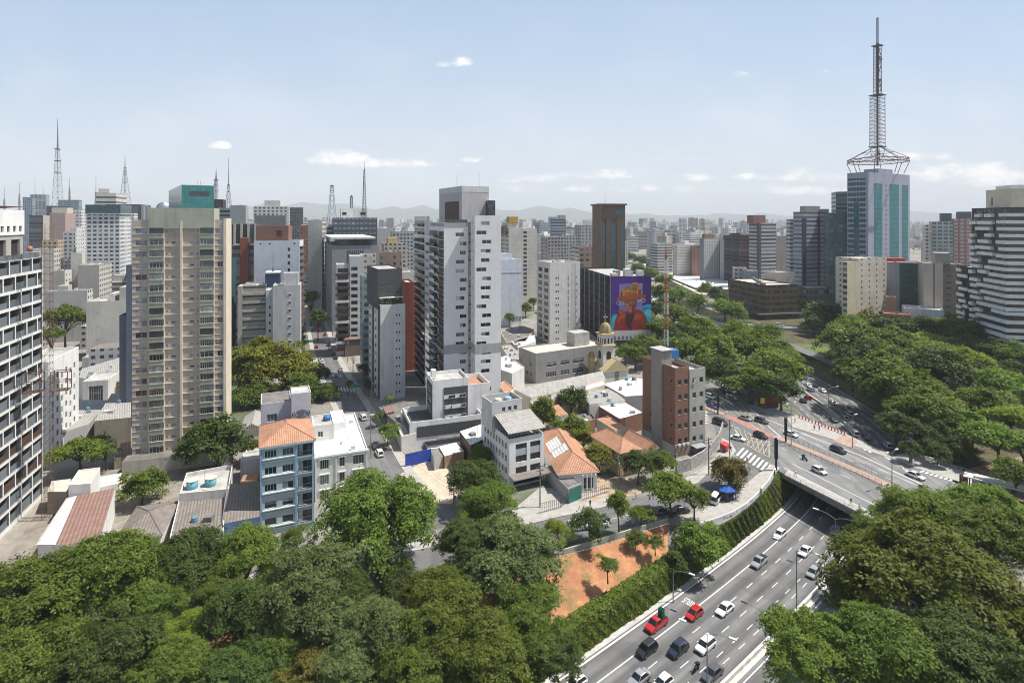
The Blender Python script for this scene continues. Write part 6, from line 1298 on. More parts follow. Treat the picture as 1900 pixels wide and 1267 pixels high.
def crown_mesh(name, kind, R, n, leaf, seed):
    "leaf cards in sprays over many lobes; returns mesh and lobe centres (crown centre at origin)"
    g = np.random.default_rng(seed); lobes = []
    if kind == 'round': asp, nl, lr = .82, 30, (.26, .42)
    elif kind == 'umbrella': asp, nl, lr = .34, 40, (.20, .32)
    elif kind == 'spread': asp, nl, lr = .68, 40, (.22, .38)
    elif kind == 'tall': asp, nl, lr = 2.0, 26, (.32, .5)
    else: asp, nl, lr = .8, 14, (.28, .42)
    for i in range(nl):
        v = g.normal(size=3); v /= np.linalg.norm(v); v[2] = abs(v[2]) * 1.1 - .35 if kind != 'umbrella' else abs(v[2]) * .9 - .1
        r = g.uniform(*lr) * R; k = (g.uniform(.15, 1) ** .5) * .92
        if kind == 'airy': k *= 1.05
        c = v * np.array([R, R, R * asp]) * k; c[:2] *= max(.1, 1 - r / R * .55); zs = .8 if kind not in ('umbrella',) else .45
        lobes.append((c, r, zs))
    for i in range(nl // 3):   # small clumps that break the outline
        c, r, zs = lobes[g.integers(nl)]; v = g.normal(size=3); v[2] = abs(v[2]) * .6; v /= np.linalg.norm(v); lobes.append((c + v * r * .95 * np.array([1, 1, zs]), r * g.uniform(.28, .5), zs))
    nl = len(lobes); wts = np.array([l[1] ** 2 for l in lobes]); wts /= wts.sum(); spray = 14 if kind != 'airy' else 8
    ns = int(n / spray * 1.5); which = g.choice(nl, ns, p=wts); C = np.array([l[0] for l in lobes])[which]; Rr = np.array([l[1] for l in lobes])[which]; Z = np.array([l[2] for l in lobes])[which]
    d = g.normal(size=(ns, 3)); d /= np.linalg.norm(d, axis=1)[:, None]; d[:, 2] = np.where(d[:, 2] < -.3, -d[:, 2], d[:, 2])
    base = C + d * (Rr * g.uniform(.6, 1.08, ns))[:, None] * np.stack([np.ones(ns), np.ones(ns), Z], 1)
    f = 2.4 / leaf * .27; q = base * f * .55; gap = np.sin(q[:, 0] + 1.3 * np.sin(q[:, 1] * .7)) + np.sin(q[:, 1] * 1.1 + 2 + np.sin(q[:, 2])) + np.sin(q[:, 2] * 1.4 + q[:, 0] * .5)
    keep = gap > np.quantile(gap, .24); base, d, gap = base[keep], d[keep], gap[keep]; ns = len(base)
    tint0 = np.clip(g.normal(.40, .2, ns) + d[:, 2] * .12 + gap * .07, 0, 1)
    sn = d * .6 + np.array([0, 0, .75]) + g.normal(size=(ns, 3)) * .28; sn /= np.linalg.norm(sn, axis=1)[:, None]
    a1 = np.cross(sn, g.normal(size=(ns, 3))); a1 /= np.linalg.norm(a1, axis=1)[:, None] + 1e-9; a2 = np.cross(sn, a1)
    rp = lambda x: np.repeat(x, spray, 0); m = ns * spray; tint = np.clip(rp(tint0) + g.normal(0, .1, m), 0, 1); sz_ = rp(g.uniform(.7, 1.35, ns))[:, None] * leaf
    base = rp(base) + rp(a1) * g.normal(size=(m, 1)) * sz_ * 1.25 + rp(a2) * g.normal(size=(m, 1)) * sz_ * 1.25 + rp(sn) * g.normal(size=(m, 1)) * leaf * .28
    nrm = rp(sn) + g.normal(size=(m, 3)) * .33; nrm /= np.linalg.norm(nrm, axis=1)[:, None]
    u = np.cross(nrm, g.normal(size=(m, 3))); u /= np.linalg.norm(u, axis=1)[:, None] + 1e-9; v = np.cross(nrm, u)
    s = leaf * g.uniform(.6, 1.3, m)[:, None]
    V = np.stack([base - u * s * .75, base - v * s * .42 + u * s * .1, base + u * s * .75, base + v * s * .42 + u * s * .1], 1).reshape(-1, 3)
    me = bpy.data.meshes.new(name); me.vertices.add(m * 4); me.vertices.foreach_set('co', V.ravel().astype(np.float32)); me.loops.add(m * 4); me.loops.foreach_set('vertex_index', np.arange(m * 4, dtype=np.int32)); me.polygons.add(m); me.polygons.foreach_set('loop_start', np.arange(0, m * 4, 4, dtype=np.int32)); me.polygons.foreach_set('loop_total', np.full(m, 4, dtype=np.int32))
    at = me.attributes.new('tint', 'FLOAT', 'FACE'); at.data.foreach_set('value', tint.astype(np.float32)); me.update(calc_edges=True); me.validate(); me.materials.append(LM['green'])
    return me, lobes
def trunk_mesh(name, lobes, H, R, seed):
    g = random.Random(seed); b = MB(); r0 = max(.16, R * .045); fork = -H * g.uniform(.35, .5); ln = (g.uniform(-.4, .4), g.uniform(-.4, .4))
    b.tube([(ln[0], ln[1], -H), (ln[0] * .6, ln[1] * .6, (-H + fork) / 2), (0, 0, fork)], [r0 * 1.35, r0, r0 * .8], 7)
    for c, r, _ in sorted(lobes, key=lambda l: -l[1])[:14]:
        md = Vector((c[0] * .45, c[1] * .45, fork + (c[2] - fork) * .55 + g.uniform(-.3, .3))); b.tube([(0, 0, fork - .2), md, Vector(c)], [r0 * .55, r0 * .32, r0 * .1], 5)
    return b.mesh(name, BARK, True)
PROTO = {}
def proto(kind, lod, var):
    key = (kind, lod, var)
    if key not in PROTO:
        R = {'near': 9., 'mid': 6., 'far': 6.}[lod]; n, lf = {'near': (46000, .26), 'mid': (11000, .34), 'far': (3800, .58)}[lod]
        if kind == 'airy': n = int(n * .45)
        if kind == 'tall': R *= .4; n = int(n * .5); lf *= .8
        me, lob = crown_mesh('crown', kind, R, n, lf, len(PROTO) * 37 + 11); H = {'round': 1.15, 'umbrella': .95, 'spread': 1.0, 'tall': 2.6, 'airy': 1.2}[kind] * R
        PROTO[key] = (me, trunk_mesh('trunk', lob, H, R, len(PROTO)), R, H)
    return PROTO[key]
TR = random.Random(21); TREES = []
def tree(px, py, rx, h, kind, colr, label, lod='near', group=None, name='tree', z0=0., flat=1.0, Y=None, trunk=True):
    "crown centre at photo point, half width rx pixels, crown centre h metres above its ground"
    Y = Y or FPX * (CAMH - h - z0) / (py - HOR); zc = ZP(py, Y); r = rx * Y / FPX; me, tr, R, H = proto(kind, lod, TR.randrange(3 if lod != 'near' else 2)); s = r / R
    root = thing(name, label, 'tree', (XP(px, Y), Y, zc), TR.uniform(0, 6.28), group); sz = s * flat
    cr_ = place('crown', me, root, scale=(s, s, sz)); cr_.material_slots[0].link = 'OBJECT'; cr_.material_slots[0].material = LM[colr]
    if trunk: place('trunk', tr, root, scale=(s, s, max((zc - z0) / H, .05)))
    return root
FG = [ # big trees along the bottom
 (60, 1120, 130, 9, 'spread', 'green', 'huge feathery green crown filling the bottom left corner'), (195, 1085, 125, 9, 'spread', 'green', 'broad feathery crown with its top below the red brown warehouse roof'), (350, 1050, 88, 8, 'spread', 'dark', 'dark green crown below the flat dark roof'), (458, 1030, 66, 8, 'round', 'light', 'light feathery crown in front of the corrugated house'),
 (575, 1095, 105, 8, 'round', 'grey', 'dull grey green crown left of the tallest round tree'), (705, 965, 118, 10, 'round', 'green', 'tall round bright crown in the lower middle, rising above the corner house'), (345, 1175, 60, 5, 'airy', 'lime', 'bright lime leaved young crown between two darker ones at bottom left'), (450, 1150, 85, 6, 'round', 'dark', 'shadowy green crown right of the lime leaved tree'),
 (60, 1250, 120, 6, 'round', 'green', 'lowest crown in the bottom left corner, cut by the frame'), (195, 1235, 105, 6, 'round', 'dark', 'deep green crown on the bottom edge, second from the left corner'), (320, 1258, 90, 4, 'spread', 'green', 'green crown on the bottom edge under the lime leaved tree'), (450, 1260, 90, 3, 'round', 'dark', 'dark crown on the bottom edge below the shadowy one'),
 (620, 1180, 72, 4, 'airy', 'grey', 'loose grey leaved tree between the dull grey crown and the olive ones'), (700, 1180, 80, 4, 'round', 'grey', 'silvery green crown left of the olive crowns at the bottom'), (560, 1250, 85, 2, 'airy', 'rust', 'sparse rusty scrub tree on the bottom edge'), (820, 1150, 92, 5, 'round', 'olive', 'olive tinted crown in the bottom middle'), (905, 1235, 100, 3, 'round', 'olive', 'dark olive crown on the bottom edge, nearest the freeway hedge'), (760, 1245, 85, 2, 'round', 'green', 'green crown on the bottom edge left of the olive ones'),
 (975, 1150, 85, 4, 'round', 'green', 'leafy green crown between the olive crown and the hedge'), (1025, 1215, 60, 1, 'round', 'dark', 'dark crown at the lower end of the freeway hedge'), (944, 1042, 112, 7, 'spread', 'grey', 'broad grey green crown at the left end of the red earth'), (866, 1012, 66, 8, 'round', 'dark', 'glossy dark crown between the tall round tree and the grey green one'), (730, 1085, 60, 3, 'airy', 'dark', 'shaded low tree beneath the tallest round crown'), (840, 1085, 60, 5, 'airy', 'green', 'thin green crown left under the grey green one'),
 (880, 893, 56, 6, 'round', 'dark', 'compact dark dome shaped tree beside the sand lot'), (908, 940, 66, 6, 'spread', 'green', 'spreading green crown in front of the dark dome tree'), (892, 848, 26, 4, 'round', 'green', 'small grey green tree behind the dark dome tree'), (1036, 990, 36, 3, 'airy', 'lime', 'yellowish bush tree at the left end of the garden wall'), (550, 1000, 36, 3, 'airy', 'green', 'small glossy tree at the foot of the blue house'), (640, 1045, 34, 3, 'airy', 'green', 'small tree in the shade left of the tall round tree'),
 (285, 1120, 70, 7, 'spread', 'green', 'green crown wedged between the feathery one and the dark one at lower left'), (405, 1095, 60, 6, 'airy', 'green', 'thin green crown hiding the street in the lower left'), (520, 1060, 50, 6, 'round', 'green', 'mid green crown right of the light feathery one'), (640, 1110, 60, 5, 'round', 'dark', 'dark crown in the shade left below the tall round tree'), (300, 1195, 60, 4, 'round', 'green', 'green crown left of the lime leaved tree'), (520, 1180, 75, 4, 'round', 'green', 'leafy crown under the dull grey green crown'), (640, 1255, 80, 2, 'round', 'grey', 'grey green crown on the bottom edge beside the rusty scrub'), (790, 1085, 45, 4, 'airy', 'olive', 'thin olive crown at the street bend under the tall round tree'),
 # right hand bottom mass
 (1715, 1085, 175, 9, 'spread', 'olive', 'enormous olive brown crown at lower right'), (1835, 1010, 110, 8, 'spread', 'green', 'green crown behind the olive one at the right edge'), (1705, 960, 85, 8, 'spread', 'light', 'light green crown hiding the end of the bridge'), (1830, 950, 80, 8, 'spread', 'light', 'light crown below the bus shelter at the right'), (1625, 1000, 55, 6, 'round', 'green', 'green crown at the near right corner of the bridge'), (1590, 1110, 55, 4, 'round', 'green', 'narrow green crown overhanging the far carriageway'),
 (1505, 1210, 105, 7, 'spread', 'light', 'light feathery crown at the bottom, right beside the freeway'), (1640, 1225, 120, 8, 'spread', 'green', 'feathery green crown at the bottom under the olive giant'), (1790, 1235, 130, 8, 'round', 'dark', 'dark crown at the bottom right below the olive giant'), (1890, 1180, 90, 9, 'round', 'olive', 'olive crown cut by the right edge'), (1900, 1250, 80, 7, 'round', 'green', 'green crown in the bottom right corner'), (1560, 1185, 45, 3, 'airy', 'dark', 'shaded small crown between the light feathery crown and the giant')]
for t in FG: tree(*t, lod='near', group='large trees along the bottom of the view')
MD = [(400, 826, 62, 6, 'round', 'dark', 'dense round tree at the foot of the beige tower'), (470, 830, 20, 4, 'airy', 'yellow', 'small yellowish tree between the dense round tree and the lilac block'), (265, 905, 42, 4, 'round', 'green', 'leafy small tree in the narrow yard'), (148, 838, 52, 6, 'umbrella', 'light', 'flat topped bright tree beside the white block'), (195, 838, 28, 5, 'airy', 'grey', 'droopy grey green tree next to the flat topped bright tree'),
 (470, 690, 62, 9, 'round', 'yellow', 'yellow flowering tree, left half of the big clump by the side street'), (530, 680, 60, 10, 'round', 'yellow', 'yellow flowering tree, right half of the big clump by the side street'), (485, 650, 35, 12, 'round', 'yellow', 'top crown of the yellow flowering clump'), (586, 695, 30, 6, 'round', 'dark', 'dark round tree on the street side of the yellow flowering clump'), (560, 725, 45, 4, 'round', 'green', 'low green tree below the yellow flowering clump'), (610, 728, 22, 3, 'round', 'green', 'small tree in front of the side street crossing'), (475, 728, 40, 4, 'round', 'green', 'dark lower crown at the foot of the yellow flowering clump'), (445, 745, 25, 3, 'airy', 'green', 'garden palm like tuft behind the gable house'),
 (228, 718, 20, 4, 'airy', 'light', 'small bright tree tucked left of the beige tower'), (678, 683, 17, 6, 'umbrella', 'dark', 'thin dark tree at the foot of the grey striped tower'), (684, 715, 15, 4, 'airy', 'dark', 'small dark tree under the thin one by the grey tower'), (720, 802, 22, 4, 'airy', 'light', 'bright street tree by the parked cars'), (700, 775, 14, 3, 'airy', 'grey', 'greyish shrub tree along the side street wall'),
 (1060, 743, 30, 6, 'round', 'dark', 'dark conical garden tree behind the villa'), (1008, 768, 20, 6, 'tall', 'green', 'slim evergreen at the back of the white office'), (1060, 795, 32, 5, 'round', 'light', 'bright green garden tree behind the villa roof'), (1083, 815, 24, 4, 'round', 'yellow', 'yellowish garden tree right of the villa ridge'), (1112, 850, 30, 4, 'round', 'yellow', 'leafy tree between the villa and the two storey house'), (1185, 862, 30, 5, 'round', 'dark', 'dark tree in front of the orange gable cottage'), (1225, 858, 28, 5, 'round', 'green', 'green tree under the brick office block'),
 (1243, 908, 42, 6, 'spread', 'light', 'bright twisted street tree on the front street'), (1288, 925, 28, 5, 'airy', 'green', 'hanging street tree next to the bright twisted one'), (1355, 880, 38, 4, 'round', 'rust', 'brownish round tree beside the blue kiosk'), (1147, 938, 17, 6, 'tall', 'green', 'tall thin street tree on the front street'), (1095, 970, 34, 4, 'airy', 'dark', 'dark sparse tree over the parked van'), (1190, 955, 24, 3, 'umbrella', 'light', 'small flat bright tree beside the parked grey car'), (1127, 1048, 24, 3.4, 'airy', 'green', 'lone sapling standing on the red earth', ), (1180, 1000, 22, 2.4, 'airy', 'green', 'scrawny sapling near the top of the red earth'), (1215, 1008, 20, 2.4, 'airy', 'green', 'second scrawny sapling right of the first on the red earth'),
 (1300, 1012, 46, 4, 'round', 'light', 'rounded bright tree leaning over the freeway wall'), (1255, 1045, 30, 2, 'round', 'dark', 'dark bush tree at the corner of the hedge'), (975, 573, 15, 6, 'round', 'green', 'single tree between the graffiti wall and the dashed cream tower'), (1058, 710, 10, 3, 'airy', 'green', 'small potted tree beside the church wing'), (648, 712, 9, 3, 'airy', 'green', 'tiny tree at the crossing'), (630, 800, 12, 3, 'airy', 'green', 'shrub behind the corner house')]
for t in MD:
    zz = -1.5 if t[2] in (24, 22, 20) and t[1] > 995 else (-5. if t[6].startswith(('rounded bright', 'dark bush')) else 0)
    tree(*t[:2], t[2] * (1.2 if 700 < t[0] < 1330 and t[1] > 740 and zz == 0 else 1.05), *t[3:], lod='mid', z0=zz)
PK = [ # avenue belt, left of the freeway beyond the bridge
 (1195, 640, 26, 7, 'spread', 'green'), (1222, 612, 28, 8, 'spread', 'light'), (1250, 585, 30, 8, 'spread', 'green'), (1265, 650, 40, 7, 'spread', 'green'), (1300, 617, 40, 8, 'spread', 'light'), (1335, 655, 44, 8, 'spread', 'light'), (1385, 645, 44, 9, 'spread', 'green'), (1440, 690, 52, 8, 'spread', 'light'), (1395, 712, 42, 7, 'spread', 'green'), (1450, 722, 34, 7, 'spread', 'dark'), (1345, 695, 34, 7, 'round', 'dark'), (1300, 685, 30, 7, 'round', 'green'), (1455, 665, 30, 8, 'umbrella', 'light'), (1440, 655, 34, 7, 'spread', 'green'), (1365, 620, 34, 7, 'spread', 'light'), (1215, 655, 22, 6, 'round', 'dark'), (1420, 625, 30, 6, 'spread', 'green'), (1180, 660, 20, 6, 'round', 'green'), (1250, 622, 26, 7, 'round', 'dark'),
 # right of the freeway
 (1530, 588, 34, 8, 'round', 'dark'), (1560, 640, 55, 8, 'spread', 'green'), (1625, 640, 46, 8, 'spread', 'green'), (1545, 630, 30, 7, 'round', 'dark'), (1555, 690, 36, 7, 'spread', 'dark'), (1610, 695, 55, 8, 'spread', 'green'), (1655, 725, 55, 8, 'spread', 'green'), (1690, 762, 52, 8, 'spread', 'green'), (1658, 745, 36, 6, 'round', 'dark'), (1605, 727, 26, 6, 'round', 'dark'), (1740, 688, 55, 9, 'spread', 'dark'), (1795, 672, 36, 9, 'spread', 'lime'), (1865, 712, 55, 8, 'umbrella', 'light'), (1832, 752, 44, 7, 'spread', 'green'), (1885, 660, 34, 7, 'spread', 'green'), (1842, 652, 34, 7, 'spread', 'dark'), (1852, 812, 50, 8, 'umbrella', 'light'), (1875, 772, 44, 7, 'umbrella', 'lime'), (1765, 795, 26, 5, 'airy', 'grey'), (1805, 795, 26, 5, 'airy', 'grey'), (1800, 750, 40, 6, 'spread', 'light'), (1680, 700, 36, 7, 'round', 'dark'), (1900, 745, 34, 6, 'spread', 'green'), (1735, 800, 24, 5, 'round', 'dark'), (1700, 805, 30, 5, 'round', 'dark'), (1660, 790, 30, 5, 'round', 'dark'),
 (1700, 640, 44, 7, 'umbrella', 'lime'), (1660, 615, 40, 7, 'spread', 'dark'), (1610, 600, 34, 7, 'spread', 'olive'), (1715, 612, 40, 7, 'spread', 'dark'), (1760, 605, 36, 7, 'spread', 'green'), (1790, 630, 40, 7, 'round', 'dark'), (1580, 580, 26, 7, 'round', 'green'), (1730, 655, 44, 7, 'umbrella', 'green'), (1760, 640, 30, 7, 'umbrella', 'dark'), (1870, 690, 30, 6, 'spread', 'dark'), (1640, 675, 40, 8, 'spread', 'green'), (1590, 660, 40, 8, 'spread', 'dark'), (1830, 705, 34, 7, 'spread', 'dark'), (1700, 730, 36, 7, 'spread', 'olive'), (1540, 660, 26, 6, 'spread', 'dark'), (1512, 606, 20, 5, 'round', 'dark'), (1780, 830, 22, 4, 'round', 'dark'), (1740, 840, 18, 3, 'round', 'dark'), (1690, 835, 18, 3, 'round', 'dark'), (1685, 800, 22, 4, 'round', 'dark'), (1900, 830, 40, 7, 'umbrella', 'light'), (1885, 880, 34, 6, 'spread', 'green'), (1790, 790, 40, 6, 'spread', 'green'), (1740, 760, 40, 6, 'spread', 'light'), (1660, 690, 40, 7, 'umbrella', 'light'), (1580, 610, 34, 7, 'spread', 'light'), (1648, 775, 22, 4, 'round', 'dark'),
 # far belts
 (1165, 478, 16, 8, 'spread', 'green'), (1190, 485, 14, 7, 'round', 'dark'), (1185, 500, 16, 7, 'spread', 'light'), (1205, 508, 18, 7, 'spread', 'green'), (1235, 520, 18, 7, 'round', 'green'), (1225, 492, 14, 7, 'round', 'green'), (1272, 497, 22, 7, 'round', 'light'), (1300, 508, 18, 6, 'round', 'dark'), (1225, 545, 26, 7, 'spread', 'green'), (1260, 548, 24, 7, 'spread', 'light'), (1295, 560, 22, 6, 'spread', 'green'), (1345, 575, 30, 7, 'spread', 'light'), (1330, 552, 24, 6, 'round', 'dark'), (1215, 575, 26, 7, 'spread', 'dark'), (1370, 585, 18, 5, 'round', 'green'), (1310, 540, 18, 5, 'round', 'green'), (1330, 492, 18, 8, 'round', 'dark'), (1360, 505, 16, 7, 'round', 'dark'), (1420, 515, 16, 6, 'round', 'green'), (1180, 520, 18, 7, 'spread', 'green'), (1190, 548, 20, 7, 'round', 'green'), (1196, 595, 20, 7, 'round', 'green'), (1520, 552, 18, 5, 'airy', 'green'), (1560, 545, 14, 5, 'round', 'green'), (1500, 570, 16, 5, 'airy', 'green'), (1238, 560, 20, 6, 'round', 'dark'), (1130, 640, 14, 5, 'round', 'dark'), (1160, 655, 18, 5, 'round', 'green'), (990, 560, 10, 6, 'round', 'green'), (945, 590, 9, 5, 'round', 'green')]
cname = {'green': 'mid green', 'light': 'bright green', 'dark': 'dark green', 'lime': 'yellow green', 'olive': 'olive', 'grey': 'grey green'}; kname = {'spread': 'spreading', 'round': 'rounded', 'umbrella': 'flat topped', 'airy': 'loose leaved'}
LMK = [(1210, 640, 'beside the mural building'), (1300, 650, 'behind the brick office block'), (1345, 705, 'over the street crossing beyond the junction'), (1440, 700, 'hanging over the freeway beyond the bridge'), (1400, 630, 'below the viaduct'), (1530, 600, 'at the right end of the viaduct'), (1600, 700, 'on the right freeway bank beyond the bridge'), (1690, 770, 'above the dark ramp right of the bridge'), (1800, 680, 'in the right hand park'), (1700, 620, 'below the cream and beige blocks on the right'), (1850, 790, 'behind the bus shelter'), (1860, 670, 'at the foot of the banded block'), (1200, 500, 'right of the brown stone tower'), (1270, 500, 'behind the white roofed hall'), (1260, 550, 'beside the red and white lattice mast'), (1345, 570, 'left of the bronze pavilion'), (1520, 555, 'right of the bronze pavilion'), (1130, 645, 'behind the church'), (970, 570, 'near the graffiti wall')]
seen = {}
for t in PK:
    if 1535 < t[0] < 1720 and 622 < t[1] < 785: t = (t[0] + 26, *t[1:])
    px, py, rx, h, kd, cl_ = t; lm = min(LMK, key=lambda l: (l[0] - px) ** 2 + 2 * (l[1] - py) ** 2)[2]; lb = '%s %s tree %s' % (cname[cl_], kname[kd], lm); seen.setdefault(lb, []).append(t)
for lb, ts in seen.items():
    ts.sort(key=lambda t: t[1]); n = len(ts)
    for i, t in enumerate(ts):
        pos = '' if n == 1 else ((', the upper one', ', the lower one')[i] if n == 2 else (', the topmost', ', middle one', ', the lowest')[i] if n == 3 else (', the topmost', ', second highest', ', third highest', ', the lowest', ', below all others', ', last')[min(i, 5)])
        t = (t[0], t[1], t[2] * (1.22 if t[1] > 585 else 1.1), t[3] + .5, *t[4:])
        tree(*t, lb + pos, lod='mid' if t[1] > 600 else 'far', group='park and avenue trees')
tree(120, 592, 42, 16, 'spread', 'green', 'big dark umbrella tree among the far left houses', 'mid', Y=272); tree(96, 622, 26, 9, 'spread', 'green', 'smaller umbrella tree below the big far left one', 'mid', Y=262); tree(578, 556, 20, 8, 'round', 'green', 'upper round tree at the far end of the side street', 'far', Y=345); tree(590, 590, 20, 9, 'round', 'dark', 'lower round tree at the far end of the side street', 'far', Y=305)
for px, lb in ((1640, 'left one of the trees hiding the foot of the cream block'), (1672, 'dark tree right under the terracotta shop row'), (1708, 'tree directly under the low white shed'), (1745, 'tree at the foot of the grey beige slab'), (1775, 'tree between the grey beige slab and the banded block')): tree(px, 604 + (px % 7), 26, 9, 'round', ('dark', 'green')[px % 2], lb, 'far', Y=283)
# palms
def palm(px, py, h, label, fr=14, L=2.4):
    p = P(px, py); r = thing('palm_tree', label, 'palm', p); b = MB(); b.tube([(0, 0, 0), (.15, 0, h * .5), (0, .1, h)], [.2, .14, .12], 7); b.build('trunk', BARK, r, True); c = MB(); R = random.Random(int(px))
    for k in range(fr):
        a = 2 * pi * k / fr + R.uniform(-.2, .2); e = R.uniform(.2, .9); pts = [Vector((0, 0, h))]
        for i in range(1, 6): t = i / 5; pts.append(Vector((cos(a) * L * t * cos(e * .6), sin(a) * L * t * cos(e * .6), h + L * (sin(e) * t - t * t * .95))))
        sd2 = Vector((-sin(a), cos(a), 0))
        for i in range(5):
            w0, w1 = (.1, .42, .5, .42, .3, .05)[i], (.1, .42, .5, .42, .3, .05)[i + 1]; dz = Vector((0, 0, -.18))
            for s2 in (1, -1): c.face((pts[i], pts[i + 1], pts[i + 1] + sd2 * w1 * s2 + dz, pts[i] + sd2 * w0 * s2 + dz))
    c.build('crown', LM['light'], r)
palm(724, 768, 6.2, 'palm tree standing right of the side street behind the little hut'); palm(448, 762, 4, 'low palm in the garden left of the lilac block'); palm(1530, 580, 7, 'tall palm at the right of the bronze pavilion', L=3); palm(1716, 580, 8, 'palm in front of the low white shed on the right', L=3.2)
# living wall and hedge along the freeway
def leafy(name, label, cat, A, B2, depth, n, leaf, colr, parent=None, kind=None, seed=1, out=None):
    g = np.random.default_rng(seed); ia = g.integers(0, len(A) - 1, n); t = g.random(n)[:, None]; w = g.random(n)[:, None]; a = np.array([tuple(p) for p in A]); b = np.array([tuple(p) for p in B2])
    base = (a[ia] * (1 - t) + a[ia + 1] * t) * (1 - w) + (b[ia] * (1 - t) + b[ia + 1] * t) * w; e = a[ia + 1] - a[ia]; nv = np.cross(e, b[ia] - a[ia]); nv /= np.linalg.norm(nv, axis=1)[:, None] + 1e-9
    bulge = .5 + .5 * np.sin(base[:, 0] * 2.1 + base[:, 2] * 1.3) * np.sin(base[:, 1] * 1.9 + base[:, 2]); base += nv * (depth * (.2 + .8 * bulge * g.random(n)))[:, None]
    nr = nv * .6 + g.normal(size=(n, 3)) * .5 + np.array([0, 0, .3]); nr /= np.linalg.norm(nr, axis=1)[:, None]; u = np.cross(nr, g.normal(size=(n, 3))); u /= np.linalg.norm(u, axis=1)[:, None] + 1e-9; v = np.cross(nr, u); s = leaf * g.uniform(.6, 1.4, n)[:, None]
    V = np.stack([base - u * s * .8, base - v * s * .4, base + u * s * .8, base + v * s * .4], 1).reshape(-1, 3); me = bpy.data.meshes.new(name); me.from_pydata(V.tolist(), [], np.arange(n * 4).reshape(-1, 4).tolist()); at = me.attributes.new('tint', 'FLOAT', 'FACE'); at.data.foreach_set('value', np.clip(.25 + .5 * bulge + g.normal(0, .15, n), 0, 1).astype(np.float32)); me.materials.append(LM[colr])
    return place(name, me, parent, label=label, cat=cat, kind=kind)
kH0 = min(range(len(LF)), key=lambda i: (LF[i] - Vector((-30, 61, 0))).length)
sg = LF[kH0:k0 + 1]; hd = thing('hedge', 'long dense green hedge climbing the slope edge beside the freeway', 'hedge', sg[len(sg) // 2]); inv = -Vector(hd.location)
mv = lambda pts: [p + inv for p in pts]
leafy('foliage', None, None, mv(offs(sg, -1.4, FZ)), mv(offs(sg, -2.3, -2.9)), .6, 26000, .3, 'green', hd, seed=2); leafy('foliage', None, None, mv(offs(sg, -2.2, -3.0)), mv(offs(sg, -4.9, -2.7)), .8, 16000, .3, 'light', hd, seed=3)
gw = thing('living_wall', 'curved living wall of mixed green plants under the white parapet', 'plant wall', lowB[12]); inv = -Vector(gw.location); n_ = len(lowB)
for a, b, cl_, nn in ((0, 9, 'green', 7000), (8, 14, 'dark', 5200), (13, 18, 'green', 4200), (17, 20, 'purple', 1400), (18, 23, 'light', 4200)): leafy('foliage', None, None, mv(zset(upB[a:b + 1], -.1))[::-1], mv(zset(lowB[a:b + 1], FZ + .2))[::-1], .7, nn, .26, cl_, gw, seed=a + 9)
# undergrowth
def scrub(name, px, zf, n, leaf, colr, seed):
    g = random.Random(seed); q = [P(*p) for p in px]; V, Fc, T = [], [], []
    tri = tessellate_polygon([[Vector((p.x, p.y, 0)) for p in q]]); ar = [abs((q[t[1]].xy - q[t[0]].xy).cross(q[t[2]].xy - q[t[0]].xy)) for t in tri]
    for i in range(n):
        t = g.choices(tri, ar)[0]; a, b = sorted((g.random(), g.random())); p = q[t[0]] * a + q[t[1]] * (b - a) + q[t[2]] * (1 - b); hgt = (sin(p.x * .7) * sin(p.y * .6 + 1) + 1) * .8
        p = Vector((p.x, p.y, zf(p) + g.random() * hgt)); nr = Vector((g.gauss(0, .6), g.gauss(0, .6), .8)).normalized(); u = nr.cross(Vector((g.gauss(0, 1), g.gauss(0, 1), .1))).normalized(); v = nr.cross(u); s = leaf * g.uniform(.6, 1.4); k = len(V)
        V += [p - u * s, p - v * s * .5, p + u * s, p + v * s * .5]; Fc.append((k, k + 1, k + 2, k + 3)); T.append(min(1, max(0, .4 + g.gauss(0, .25))))
    me = bpy.data.meshes.new(name); me.from_pydata(V, [], Fc); at = me.attributes.new('tint', 'FLOAT', 'FACE'); at.data.foreach_set('value', T); me.materials.append(LM[colr]); place(name, me, kind='stuff')
scrub('undergrowth', ((990, 1070), (600, 1130), (0, 1240), (0, 1500), (1000, 1500)), lambda p: max(-4, -.2 - max(0, (112 - p.y + p.x * .25)) * .22), 26000, .32, 'green', 5)
scrub('undergrowth', ((1628, 745), (1705, 838), (1760, 890), (1800, 870), (1700, 790), (1580, 660), (1540, 640)), lambda p: -1.2, 15000, .42, 'dark', 6)
scrub('undergrowth', ((1580, 690), (1630, 740), (1720, 850), (1900, 820), (1900, 620), (1700, 580), (1530, 600)), lambda p: 0, 9000, .4, 'olive', 8)
scrub('undergrowth', ((1150, 660), (1340, 720), (1470, 762), (1405, 700), (1255, 600), (1200, 560)), lambda p: 0, 9000, .45, 'dark', 7)
# ---------------------------------------------------------------- vehicles
def paint(name, c, rough=.25, metal=0.):
    m = mat('car_' + name, c, rough, .03, .5, metal, spec=.6); m.node_tree.nodes['Principled BSDF'].inputs['Coat Weight'].default_value = .6; return m
PT = {k: paint(k, *v) for k, v in dict(white=((.72, .72, .71),), silver=((.42, .43, .44), .3, .5), black=((.012, .012, .014),), grey=((.10, .105, .115), .3, .3), red=((.42, .012, .010),), blue=((.03, .07, .19),), orange=((.55, .16, .03),), darkblue=((.012, .018, .035),)).items()}
CGL = mat_glass('car_glass', (.012, .014, .016), .05, .8); TYRE = mat('tyre', (.015, .015, .015), .9); RIM = mat('rim', (.32, .32, .33), .35, .1, 1, .7); HEADL = mat('headlamp', (.62, .64, .66), .15, .05, 1, .2, spec=.8); TAILL = mat('tail_lamp', (.30, .01, .01), .3); BUMP = mat('bumper_black', (.02, .02, .022), .6)
